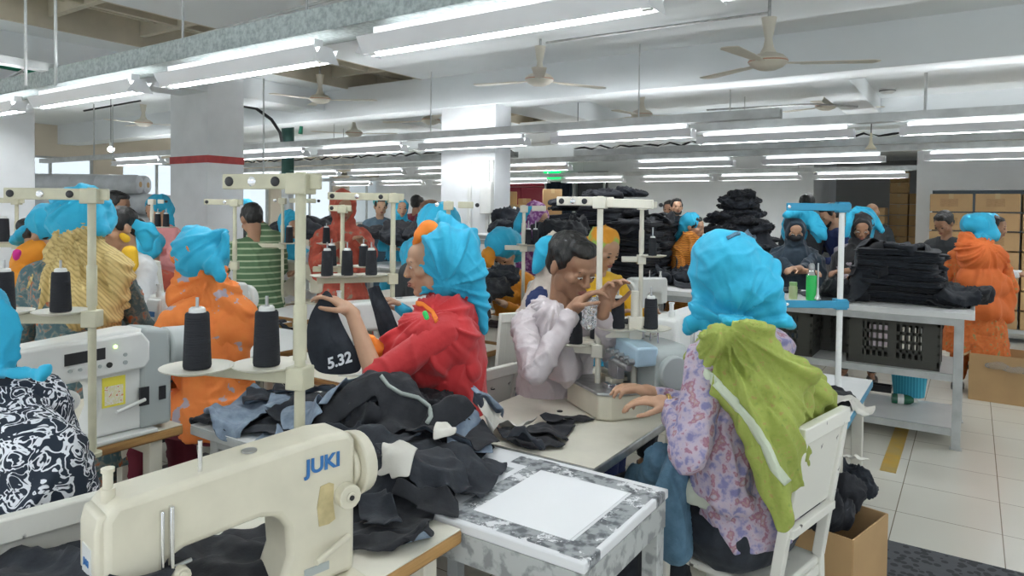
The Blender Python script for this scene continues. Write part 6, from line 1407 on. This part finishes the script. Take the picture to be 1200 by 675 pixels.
def stack(center, ax, n, label, group, cols=1, dx=.4, jit=.03, h=.045, s=1, rz=0, ragged=0, sx=1):
    """columns of folded garments, following the height field"""
    for c in range(cols):
        z = center[2]; nn = n[c] if isinstance(n, (list, tuple)) else n
        for k in range(nn):
            o = Vector((cos(ax), sin(ax), 0))*((c-(cols-1)/2)*dx + R_.uniform(-jit, jit)); y = Vector((-sin(ax), cos(ax), 0))*R_.uniform(-jit, jit)
            hh = h*R_.uniform(.85, 1.15)
            put(R_.choice(FM), 'folded_trousers', label, 'trousers', (center[0]+o.x+y.x, center[1]+o.y+y.y, z), ax+rz+R_.uniform(-.14, .14)+(pi if R_.random() < .5 else 0), group, (sx*s*R_.uniform(.92,1.05), s*R_.uniform(.92,1.05), hh/.042), (R_.uniform(-.05,.05)*ragged, R_.uniform(-.05,.05)*ragged)); z += hh*1.14
        cx_, cy_ = center[0]+cos(ax)*(c-(cols-1)/2)*dx, center[1]+sin(ax)*(c-(cols-1)/2)*dx; hf_rect(cx_-.16*s, cx_+.16*s, cy_-.18*s, cy_+.18*s, z)
# --- big black pile behind the man (on its own low table)
def support(x0, x1, y0, y1, z, label):
    return sewing_table('work_table', label, x0, x1, y0, y1, z=z, top='tablew', edge='greypaint', legm='greypaint', motor=False)
q = P(705, 300, 6.4); bx, by = q.x, q.y
support(bx-.85, bx+.58, by-.35, by+.45, .80, 'grey table under the big pile of black trousers'); hf_rect(bx-.85, bx+.58, by-.35, by+.45, .80)
for c_, (dx, n) in enumerate(((-.58,11),(-.27,15),(.04,17),(.33,14))):
    for dy in (-.12, .26):
        stack((bx+dx*1.12+.02, by+dy*1.05, .80), 0, n+(1 if dy > 0 else 0), 'black trousers folded in the big pile behind the man in the pale shirt', 'trousers in the big black pile', ragged=1.5, jit=.025, h=.038, s=.95)
for k, (dx, dy, z_) in enumerate(((-.40,-.12,1.35),(-.38,.27,1.38),(-.08,-.12,1.53),(.02,.27,1.57),(.24,-.12,1.61),(.34,.27,1.64),(-.22,.05,1.50),(.44,.08,1.45))):
    put(CM[k % 4], 'crumpled_trousers', 'black trousers crumpled on the crest of the big pile', 'trousers', (bx+dx-.19, by+dy, z_), k*.9, 'loose trousers on the big pile', (.95,.9,.75))
# --- second pile and heap right of it
q = P(778, 290, 7.7); support(q.x-.5, q.x+.45, q.y-.35, q.y+.35, .80, 'grey table under the slumped black pile by the bearded man'); hf_rect(q.x-.5, q.x+.45, q.y-.35, q.y+.35, .80)
for c_, (dx, n) in enumerate(((-.26,9),(.05,10),(.30,9))):
    stack((q.x+dx, q.y-.05, .80), radians(33.8), n, 'black trousers folded in the slumped pile under the bearded man', 'trousers in the slumped pile', ragged=3, jit=.05, s=.9)
for k, (dx, dy, z_) in enumerate(((-.30,-.1,1.26),(-.05,-.08,1.31),(.22,-.05,1.26),(-.18,.12,1.33),(.12,.14,1.33))): put(CM[k % 4], 'crumpled_trousers', 'black trousers slumped over the pile under the bearded man', 'trousers', (q.x+dx, q.y+dy, z_), k*.9+.3, 'loose trousers on the slumped pile', (1,.95,.95))
q = P(866, 290, 7.2); support(q.x-.75, q.x+.6, q.y-.45, q.y+.45, .80, 'grey table under the pointed heap of black pieces'); hf_rect(q.x-.75, q.x+.6, q.y-.45, q.y+.45, .80)
for k in range(46):
    t = k/46; r = (1-t)*.42+.03; a = k*2.4; z = .80+ t*.88
    put(R_.choice(CM), 'crumpled_garment', 'black cut garment in the pointed heap right of the rust dressed woman', 'garment', (q.x+cos(a)*r*1.1, q.y+sin(a)*r*.7, z), a*1.7, 'garments of the pointed heap', (R_.uniform(.6,.85),)*2+(R_.uniform(.5,.9),), (R_.uniform(-.25,.25), R_.uniform(-.25,.25)))
for i in range(HNX):
    x = HX0+i*HR
    if abs(x-q.x) < .7:
        ys = HY0+np.arange(HNY)*HR; d = np.sqrt(((x-q.x)/1.15)**2+((ys-q.y)/.8)**2); HF[i] = np.maximum(HF[i], np.where(d < .5, .86+(1-d/.5)*.80, 0))
for k in range(12): piece('crumpled_garment', 'grey and black cut garment draped over the pointed heap', 'garment', .34, .4, (q.x-.36+.065*k, q.y-.30+.1*(k % 3)), k*1.1, ['denim2','denimbk','denim3','denim'][k % 4], 'loose garments on the pointed heap', .25, 'ragged', seed=40+k, h=.04, steps=40, stiff=.8)
# --- counter stack of folded black trousers
q = PZ(1052, 356, .88); stack((q.x-.02, q.y+.24, .88), 0, 9, 'black trousers folded in the neat stack on the counter', 'trousers in the counter stack', cols=1, jit=.012, h=.036, s=1.12, sx=1.35)
stack((q.x+.0, q.y+.5, .88), 0, 8, 'black trousers folded in the neat stack on the counter', 'trousers in the counter stack', jit=.02, h=.036, s=1.1, sx=1.3)
for k, (dx, dy, rz, lab) in enumerate(((.0,.28,.3,'charcoal trousers draped over the top of the counter stack'),(-.30,.18,1.2,'black trousers sliding off the left side of the counter stack'),(-.42,.10,.5,'black trousers lying flat left of the counter stack'),(.34,.20,1.6,'black trousers hanging over the right end of the counter'),(.26,.3,.9,'black trousers piled right of the counter stack'),(-.22,.3,2.0,'black trousers bunched behind the left of the counter stack'))):
    piece('crumpled_trousers', lab, 'trousers', .46, .66, (q.x+dx, q.y+dy), rz, ['denim2','denimbk','denim','denimbk','denimbk','denim2'][k], None, .2, 'trouser', seed=60+k, h=.035, steps=70)
for k in range(4): put(CM[k], 'crumpled_trousers', ['black trousers heaped at the front left foot of the counter stack','black trousers heaped beside the counter stack on its left','black trousers heaped at the right of the counter stack','charcoal trousers heaped far right on the counter'][k], 'trousers', (q.x+(-.34,-.28,.30,.36)[k], q.y+(.08,.3,.14,.3)[k], .882), k*1.3, None, (.95,.9,1.1))
put(CM[2], 'crumpled_trousers', 'small dark cloth lying before the black scarf woman on the counter', 'trousers', (q.x-.86, q.y+.22, .882), .3, None, (.8,.7,.25))
put(FM[1], 'folded_trousers', 'flat grey pieces on the counter by the green flask', 'trousers', (q.x-1.15, q.y+.12, .882), .2, None, (.9,.6,.5))
# --- trousers at the left end of the counter, before the rust dressed woman
for k, (x_, y_, rz, lab) in enumerate(((748,332,.4,'black trousers crumpled at the left end of the long counter'),(782,334,1.3,'charcoal trousers lying across the counter before the rust dressed woman'),(812,334,.8,'black trousers on the counter right of the rust dressed woman'),(768,328,2.2,'black trousers at the back of the left end of the counter'),(798,329,2.9,'black trousers bunched by the hands of the rust dressed woman'))):
    g = PZ(x_, y_, .88); piece('crumpled_trousers', lab, 'trousers', .46, .6, (g.x, g.y), rz, ['denimbk','denim2','denim','denimbk','denim'][k], None, .35, 'trouser', seed=80+k, h=.03, steps=70)
for k, x_ in enumerate((760, 798)):
    g = PZ(x_, 331, .88); put(CM[k], 'crumpled_trousers', ['heap of black trousers left of the rust dressed woman on the counter','heap of charcoal trousers right of the rust dressed woman on the counter'][k], 'trousers', (g.x, g.y, .884), k, None, (1,.9,1.1))
for k, (x_, y_, D, s_, lab) in enumerate(((560,330,4.0,1.0,'black bundle in front of the bowed marigold worker'),(575,318,4.2,.9,'second black bundle behind the first by the bowed marigold worker'),(360,262,6.3,1.5,'black bundle behind the pink tube by the brick red scarf worker'),(378,258,6.6,1.4,'black bundle left of the brick red scarf worker'),(480,262,7.9,1.6,'tall black bundle before the turquoise scarf worker at the back'),(474,274,7.7,1.4,'low black bundle before the turquoise scarf worker at the back'),(493,268,7.6,1.2,'black bundle right of the tall one at the back'),(432,268,8.0,1.2,'black bundle right of the brick red scarf worker'))):
    g = P(x_, y_, D); put(CM[k % 4], 'garment_bundle', lab, 'bundle', (g.x, g.y, max(.75, g.z-.1*s_)), k*.8, None, (s_, s_, s_*1.1))
g = P(477, 290, 7.8); support(g.x-.6, g.x+.6, g.y-.4, g.y+.4, .86, 'grey table under the far black bundles')
g = P(369, 290, 6.45); support(g.x-.5, g.x+.5, g.y-.35, g.y+.35, .95, 'grey table behind the brick red scarf worker')
for k in range(6):
    g = P(657+k*5, 268+4*(k % 2), 5.6); 
for k, (x_, y_, D) in enumerate(((597,268,6.2),(600,256,6.3),(650,275,5.4),(662,270,5.3))):
    g = P(x_, y_, D); put(CM[(k+1) % 4], 'garment_bundle', ['black bundle low right of the middle column','small black bundle atop the one right of the middle column','black bundle beside the purple scarf worker','black bundle between purple scarf worker and big pile'][k], 'bundle', (g.x, g.y, g.z-.06), k, None, (.9,.9,1.3))
g = P(600, 290, 6.25); support(g.x-.4, g.x+.4, g.y-.3, g.y+.3, P(600,275,6.2).z, 'small grey table right of the middle column'); g = P(656, 290, 5.35); support(g.x-.35, g.x+.35, g.y-.3, g.y+.3, P(656,281,5.35).z, 'small grey table left of the big pile')
# --- middle foreground heap
def core(x_, y_, z, s_, k, lab, rz=0):
    g = PZ(x_, y_, z); gx, gy = g.x, g.y; put(CM[k], 'denim_bundle', lab, 'bundle', (gx, gy, z), rz, None, (s_[0]*.85, s_[1]*.85, s_[2]*.68)); h = .13*s_[2]
    for i in range(HNX):
        x = HX0+i*HR
        if abs(x-gx) < .35:
            ys = HY0+np.arange(HNY)*HR; dx_ = (x-gx); dy_ = ys-gy; ca, sa = cos(rz), sin(rz); u = (dx_*ca+dy_*sa)/(.20*s_[0]); v = (-dx_*sa+dy_*ca)/(.18*s_[1]); d = u*u+v*v
            HF[i] = np.maximum(HF[i], np.where(d < 1, z+h*np.sqrt(np.maximum(0, 1-d))*.95, 0))
core(455, 508, .76, (1.1,.85,1.5), 0, 'dark denim bundle at the bottom of the middle heap', .8)
core(515, 505, .76, (.85,.9,1.35), 3, 'black bundle at the right of the middle heap', .3)
#core(415, 478, .76, (.8,.8,1.0), 2, 'charcoal bundle at the left of the middle heap', 1.2)
#core(365, 470, .76, (.8,.8,.8), 1, 'dark bundle behind the post of the big stand', .2)
HEAP = [ # px, py, z, w, l, rot, mat, crumple, kind, label, back
 (345,500,.80,.34,.55,.5,'denim3',.12,'leg','pale blue denim leg running under the big stand'),
 (300,490,.77,.30,.50,1.9,'denim',.3,'leg','dark denim leg with pale reverse left of the big stand'),
 (290,475,.80,.26,.40,.3,'denim3',.35,'ragged','crumpled pale denim piece left of the big stand'),
 (330,455,.80,.30,.45,1.1,'denim2',.3,'leg','charcoal denim piece just below the big stand plates'),
 (380,450,.85,.30,.40,2.3,'denim3',.3,'ragged','pale blue denim piece at the back of the middle heap'),
 (400,470,.85,.28,.5,.9,'denim2',.3,'leg','charcoal denim leg across the left of the middle heap'),
 (500,470,.95,.36,.46,.2,'denimbk',.3,'leg','black denim panel over the right top of the middle heap'),
 (440,480,.95,.42,.46,1.35,'denim2',.34,'trouser','charcoal denim panel over the front of the middle heap'),
 (548,512,.80,.16,.22,.7,'denim3',.2,'ragged','blue grey denim flap at the right foot of the middle heap'),
 (480,452,1.0,.30,.36,1.0,'denim',.35,'leg','dark denim piece on the crest of the middle heap'),
 (392,475,.80,.34,.40,.2,'denim',.35,'leg','dark denim piece left of the middle heap crest'),
 (372,462,.80,.26,.34,2.0,'denimbk',.4,'leg','black denim piece by the post of the big stand'),
 (430,470,.90,.30,.36,2.6,'denimbk',.35,'trouser','black folded-over piece between crest and post'),
 (520,480,.95,.26,.34,1.9,'denim2',.3,'leg','charcoal flap at the right of the crest'),
 (418,535,.78,.22,.34,1.6,'denim2',.3,'leg','charcoal scrap hanging at the front of the middle heap'),
]
HEAP += [(468,500,.98,.20,.26,.5,'denimbk',.4,'leg','black folded strip across the front of the middle heap'),
 (430,520,.90,.20,.24,2.2,'denim',.4,'ragged','dark scrap low at the front left of the middle heap'),
 (500,515,.90,.20,.24,1.2,'denim2',.4,'ragged','charcoal scrap low at the front of the middle heap'),
 (405,455,.90,.18,.24,2.8,'denim3',.4,'ragged','pale blue scrap high at the back left of the middle heap'),
 (355,488,.82,.16,.26,.9,'denim3',.4,'ragged','pale denim scrap just right of the big stand post'),
 (535,478,.90,.22,.26,.1,'denimbk',.4,'trouser','black piece on the right shoulder of the middle heap'),
 (522,506,.86,.07,.09,.6,'lining',.2,None,'small pale lining patch in the middle heap')]
HO = []
for k, (x_, y_, z, w_, l_, rz, m_, cr, kd, lab) in enumerate(HEAP):
    g = PZ(x_, y_, z); HO.append(piece('denim_piece', lab, 'denim', w_, l_, (g.x, g.y), rz, m_, None, cr, kd, seed=100+k, h=.018, steps=90, mback='denim3' if m_ != 'denim3' else None, stiff=.6))
# tying strip over the heap
stp = [(446,440),(455,452),(470,461),(490,466),(503,476),(505,488),(498,500)]
# --- pieces on the left tables
LEFT = [
 (60,425,.77,.30,.5,.4,'denimbk',.2,'leg','black denim piece on the white table at the left edge'),
 (100,405,.77,.35,.5,1.2,'denim',.22,'curve','dark curved denim piece on the far left table'),
 (140,410,.77,.30,.42,2.4,'denim3',.25,'ragged','pale denim piece with dark edge behind the left stand'),
 (70,385,.77,.3,.5,.2,'denim2',.2,'leg','charcoal denim piece at the back of the far left table'),
 (160,392,.77,.3,.4,.9,'denim2',.12,'ragged','flat charcoal piece right of the left stand post'),
 (190,445,.77,.34,.62,.45,'denimbk',.12,'leg','long black trouser leg lying from the white machine to the big stand'),
 (260,452,.77,.34,.5,2.7,'denim',.15,'trouser','dark trouser panel with chalk mark under the big stand plates'),
 (225,437,.78,.30,.4,1.2,'denimbk',.1,'leg','black panel folded beside the orange floral worker'),
 (310,452,.77,.3,.4,.2,'denim2',.22,'ragged','charcoal scrap between the big stand spools'),
 (160,352,.77,.30,.36,.3,'denimbk',.4,'ragged','glossy black garment bunched behind the yellow shawl worker'),
 (180,385,.77,.28,.34,1.2,'denim2',.1,'leg','charcoal piece lying left of the orange floral worker'),
 (330,372,.77,.4,.45,.6,'denim',.4,'ragged','dark bundle behind the right spool of the big stand'),
 (320,322,.77,.3,.3,.1,'denimbk',.2,'leg','small black cloth on the plywood edged table'),
 (375,300,.77,.3,.5,.3,'denimbk',.15,'leg','black cloth on the table before the brick red scarf worker'),
]
for k, (x_, y_, z, w_, l_, rz, m_, cr, kd, lab) in enumerate(LEFT):
    g = PZ(x_, y_, z); piece('denim_piece', lab, 'denim', w_, l_, (g.x, g.y), rz, m_, None, cr, kd, seed=140+k, h=.022, steps=80, mback='denim3' if m_ in ('denim','denim2') else None)
g = PZ(176, 372, .75); 
for k in range(3): put(FM[k], 'folded_denim', 'small black stack of cut panels left of the orange floral worker', 'panels', (g.x+.02*k, g.y, .752+.042*k), .5+.1*k, 'black cut panels by the orange floral worker', (.55,.6,1))
# --- right of nearest machine, on T1 / T3
RIGHT = [
 (465,580,.77,.10,.15,.5,'lining',.3,'ragged','pale pocket lining scrap right of the nearest machine'),
 (500,598,.77,.07,.18,2.2,'denimbk',.2,'leg','fan of dark waistband strips right of the nearest machine'),
 (440,632,.77,.07,.30,2.25,'denimbk',.15,'leg','dark denim strip running along the nearest table edge'),
 (445,608,.77,.09,.14,.9,'denim2',.3,'ragged','grey scrap tucked behind the nearest machine'),
 (620,510,.77,.18,.20,.9,'denimbk',.25,'ragged','dark fringed denim scraps on the cream overlock table'),
 (648,500,.77,.16,.22,.2,'denimbk',.2,'leg','black pocket pieces on the cream overlock table'),
 (600,497,.77,.11,.16,1.7,'lining',.25,'ragged','pale lining scrap on the cream overlock table'),
 (574,507,.77,.10,.14,.3,'lining',.25,'ragged','small pale lining scrap near the middle heap'),
 (570,498,.77,.14,.2,.3,'denim3',.25,'ragged','grey blue scrap near the foot of the middle heap'),
 (612,520,.77,.12,.16,1.3,'denim2',.3,'ragged','frayed bundle end on the cream overlock table'),
 (665,488,.77,.07,.2,2.6,'denimbk',.1,None,'black strip leading into the overlock machine'),
 (775,440,.77,.4,.5,.6,'denimbk',.2,'leg','black pleated panel behind the overlock machine'),
 (800,420,.77,.4,.4,1.4,'denimbk',.2,'leg','black panel on the table beyond the overlock machine'),
 (810,470,.77,.2,.3,.4,'denimbk',.2,'leg','black panel under the hands of the green shawl worker'),
 (965,462,.77,.25,.35,.4,'denimbk',.35,'ragged','black garment on the white table behind the green shawl'),
 (985,470,.77,.16,.24,1.4,'lining',.08,'ragged','pale cloth on the white table behind the green shawl'),
 (590,378,.77,.3,.3,1.4,'denimbk',.4,'ragged','black garment bunched by the white chairs'),
]
for k, (x_, y_, z, w_, l_, rz, m_, cr, kd, lab) in enumerate(RIGHT):
    g = PZ(x_, y_, z); piece('denim_piece' if m_ != 'lining' else 'lining_scrap', lab, 'scrap' if m_ == 'lining' else 'denim', w_, l_, (g.x, g.y), rz, m_, None, cr, kd, seed=170+k, h=.014 if w_ < .25 else .02, steps=80)
# under the arm of the nearest machine
for k, (x_, y_, z, w_, l_, rz, m_, lab) in enumerate(((270,660,.78,.30,.40,.6,'denimbk','black denim being sewn under the nearest machine arm'),(215,668,.78,.26,.36,1.6,'denim','dark denim bunched before the nearest machine needle'),(240,640,.82,.26,.3,2.5,'denimbk','black denim curled behind the nearest machine arm'))):
    g = PZ(x_, y_, z); piece('denim_piece', lab, 'denim', w_, l_, (g.x, g.y), rz, m_, None, .35, 'leg', seed=200+k, h=.018, steps=80)
g = P(50, 668, 1.15); put(CM[1], 'denim_bundle', 'dark denim on the lap at the bottom left corner', 'bundle', (g.x, g.y, g.z-.06), .4, None, (1.1,.9,.7))
# --- scraps overflowing the tall carton at right
for k, (x_, y_, D, s_, m_, lab) in enumerate(((974,566,2.55,(.62,.55,1.0),3,'black scraps bulging from the tall carton'),(962,592,2.4,(.5,.5,1.1),0,'black scraps spilling over the near corner of the tall carton'),(993,556,2.7,(.5,.5,.9),1,'dark scraps at the far side of the tall carton'))):
    g = P(x_, y_, D); put(CM[m_], 'garment_bundle', lab, 'scraps', (g.x, g.y, g.z-.07), k*1.1, None, s_)
g = P(972, 572, 2.4); t = piece('lining_scrap', 'pale elastic strips over the scraps in the tall carton', 'scrap', .05, .36, (g.x, g.y), 1.2, 'lining', None, .3, None, seed=230, h=.012, stampit=False, z0=g.z+.03, steps=1)
# --- denim panel held up by the red shawl worker
def sheet(name, label, cat, quad, m, nu=22, nv=22, amp=.012, f=7, thick=.003, seed=0, parent=None, ragged=0):
    a, b_, c_, d_ = [P(*k) for k in quad]; nn = (b_-a).cross(d_-a).normalized()
    def fn(u, v):
        p = a.lerp(b_, u).lerp(d_.lerp(c_, u), v); return p+nn*(amp*(noise.noise((u*f+seed, v*f*.5, 0))*2+sin(u*f*1.4+v*3)*.6))
    mb = MB().grid(fn, nu, nv); o = mb.build(name, M[m], smooth=True, ang=0, fix=False); s_ = o.modifiers.new('s', 'SOLIDIFY'); s_.thickness = thick; u_ = o.modifiers.new('u', 'SUBSURF'); u_.levels = 1; u_.render_levels = 1
    if parent: o.parent = parent
    else: tag(o, label, cat)
    return o
hp = thing('held_denim', 'dark grey denim panel with chalked numbers held up by the red shawl worker', 'denim', (0,0,0))
hm = MB(); pts_ = [(381,337,2.40),(374,350,2.40),(362,368,2.38),(358,395,2.36),(360,420,2.35),(368,437,2.34),(385,440,2.34),(405,440,2.34),(428,436,2.35),(420,412,2.36),(408,392,2.38),(396,370,2.39),(390,345,2.40)]
ctr = P(388, 398, 2.345); V = [ctr]; F = []; n_ = len(pts_); K_ = 8
for j in range(1, K_+1):
    for p_ in pts_:
        w_ = P(*p_); q_ = ctr.lerp(w_, j/K_); q_ += FW*.008*sin(q_.z*30+q_.x*18); V.append(q_)
for k in range(n_): F.append((0, 1+k, 1+(k+1) % n_))
for j in range(K_-1):
    for k in range(n_): F.append((1+j*n_+k, 1+(j+1)*n_+k, 1+(j+1)*n_+(k+1) % n_, 1+j*n_+(k+1) % n_))
hm._a(V, F); o = hm.build('panel', M['denim2'], hp, ang=0, fix=False); s_ = o.modifiers.new('s', 'SOLIDIFY'); s_.thickness = .003; u_ = o.modifiers.new('u', 'SUBSURF'); u_.levels = 1; u_.render_levels = 2
CHALK = mat('white_chalk', (.75,.76,.78), .9)
Rv = Matrix((RT, UP, -FW)).transposed()
def chalk(txt, size, px_, py_, D, roll, parent, name='chalk_number', tiltx=0):
    me = text_mesh(txt, size, extrude=.0008, bold=True, shear=.2); me.materials.clear(); me.materials.append(CHALK); o = link(name, me, parent)
    o.matrix_world = Matrix.Translation(P(px_, py_, D)) @ (Rv.to_4x4()) @ Matrix.Rotation(roll, 4, 'Z') @ Matrix.Rotation(tiltx, 4, 'X'); o['label'] = 'white chalk number'; return o
hp_t = chalk('5.32', .050, 397, 423, 2.318, radians(18), hp)
strip = sheet('held_denim', 'second folded dark denim strip in the right hand of the red shawl worker', 'denim', ((430,338,2.68),(444,334,2.68),(470,388,2.6),(448,405,2.6)), 'denim', 10, 22, .010, 5, seed=3)
bpy.context.view_layer.update()
def chalk_on(obj, lines, wpx, label):
    """chalk strokes lying on a draped piece, as a part of it"""
    dg = bpy.context.evaluated_depsgraph_get(); ev = obj.evaluated_get(dg); me = ev.to_mesh(); mw = obj.matrix_world
    vs = [mw @ v.co for v in me.vertices]; bv = BVHTree.FromPolygons(vs, [tuple(p.vertices) for p in me.polygons]); ev.to_mesh_clear(); mb = MB(); ok = False
    for ln in lines:
        pts = []
        for i in range(len(ln)-1):
            for t in (0, .25, .5, .75): pts.append((ln[i][0]*(1-t)+ln[i+1][0]*t, ln[i][1]*(1-t)+ln[i+1][1]*t))
        pts.append(ln[-1]); P3 = []
        for a in pts:
            rd = ray(*a).normalized(); h_ = bv.ray_cast(CAM, rd)
            if h_[0] is not None: P3.append(h_[0]-rd*.001)
        if len(P3) > 1: mb.tube(P3, wpx*1.9/FPX, 6); ok = True
    if ok:
        mb.T = obj.matrix_world.inverted(); c = mb; vv = [tuple(obj.matrix_world.inverted() @ Vector(v)) for v in mb.v]; mb.v = vv; o = mb.build('chalk_mark', CHALK, obj); o['label'] = label; return o
for ob in HO: pass
chalk_on(HO[6], [[(513,456),(507,462),(512,467),(506,472)],[(503,463),(505,464)],[(516,452),(510,455),(520,458),(512,462),(522,464),(516,468)]], 1.3, 'white chalk numbers')
chalk_on(HO[7], [[(443,455),(449,462),(455,457),(462,464),(468,459),(478,463)]], 1.2, 'white chalk scribble')
# strip tied over the heap: thin band following its skin
def band_over(objs, name, label, cat, line, wid, m):
    dg = bpy.context.evaluated_depsgraph_get(); vs = []; fs = []
    for ob in objs:
        me = ob.evaluated_get(dg).to_mesh(); o_ = len(vs); vs += [ob.matrix_world @ v.co for v in me.vertices]; fs += [tuple(i+o_ for i in p.vertices) for p in me.polygons]
    bv = BVHTree.FromPolygons(vs, fs); P3 = []
    for i in range(len(line)-1):
        for t in (0, .33, .66):
            a = (line[i][0]*(1-t)+line[i+1][0]*t, line[i][1]*(1-t)+line[i+1][1]*t); rd = ray(*a).normalized(); h_ = bv.ray_cast(CAM, rd)
            if h_[0] is not None and (not P3 or (h_[0]-P3[-1]).length < .12): P3.append(h_[0]-rd*.006)
    if len(P3) < 3: return
    mb = MB(); V = []
    for i, p_ in enumerate(P3):
        d = (P3[min(i+1, len(P3)-1)]-P3[max(0, i-1)]).normalized(); s_ = d.cross(-FW).normalized()
        for k in (-1, 0, 1): V.append(p_+s_*wid*k-FW*(.004 if k == 0 else 0))
    mb._a(V, [(i*3+k, i*3+k+1, (i+1)*3+k+1, (i+1)*3+k) for i in range(len(P3)-1) for k in (0, 1)]); o = mb.build(name, M[m], fix=False, ang=0); s_ = o.modifiers.new('s', 'SOLIDIFY'); s_.thickness = .003; return tag(o, label, cat)
M['tie'] = mat('grey_green_tie', (.36,.40,.37), .8, bump=.2)
band_over(HO, 'cloth_tie', 'grey strip knotted over the crest of the middle heap', 'cloth strip', stp, .007, 'tie')
# scissors on the left table
g = PZ(150, 497, .754); t = thing('scissors', 'tailor scissors lying on the cream table beside the white machine', 'scissors', (g.x, g.y, .756), atan2((PZ(188,484,.754)-PZ(120,513,.754)).y, (PZ(188,484,.754)-PZ(120,513,.754)).x))
MB().prism([(0,-.006),(.13,-.001),(.132,.002),(0,.012)], 0, .004, 'xy').build('blade', M['steel'], t, bevel=.001); MB().prism([(0,-.012),(.125,-.006),(.128,-.003),(0,.004)], .004, .008, 'xy').build('blade', M['steel'], t, bevel=.001)
MB().cyl((0,0,0), (0,0,.014), .008).build('pivot', M['gold'], t)
for s_ in (-1, 1):
    MB().tube([(-.0,s_*.003,.005),(-.04,s_*.010,.006)]+[(-.085+.035*cos(a), s_*.024+.017*sin(a)*s_, .006) for a in np.linspace(.3, 2*pi-.1, 14)], .005, 8).build('handle', M['blackpl'], t)
# measuring tape curl on the overlock table & little things
g = [PZ(x, y, .757) for x, y in ((634,458),(640,450),(650,442),(662,437),(676,433),(690,431))]
tag(MB().tube([p_+Vector((0,0,.012+.01*sin(i))) for i, p_ in enumerate(g)], .006, 6).build('braided_hose', mat('braid_brass', (.40,.32,.16), .4, metal=.5)), 'brass coloured braided cord curving over the cream overlock table', 'cord')
g = PZ(690, 425, .76); tag(MB().box((g.x, g.y, .765), (.16,.10,.022), rz=.5).build('blue_box', mat('blue_card', (.02,.30,.50), .5), bevel=.003), 'flat blue topped box behind the overlock machine', 'box')
for k, (x_, y_) in enumerate(((656,482),(691,491),(577,456))):
    g = PZ(x_, y_, .7515); tag(MB().cyl((g.x, g.y, .7505), (g.x, g.y, .7535), .011, n=16).build('table_plug', M['black']), ['round black table plug left of the overlock machine','round black table plug in front of the overlock machine','round black table plug near the red shawl worker chair'][k], 'plug')
bpy.data.scenes.remove(TMP)
for o in list(bpy.data.objects):
    if o.users == 0: bpy.data.objects.remove(o)
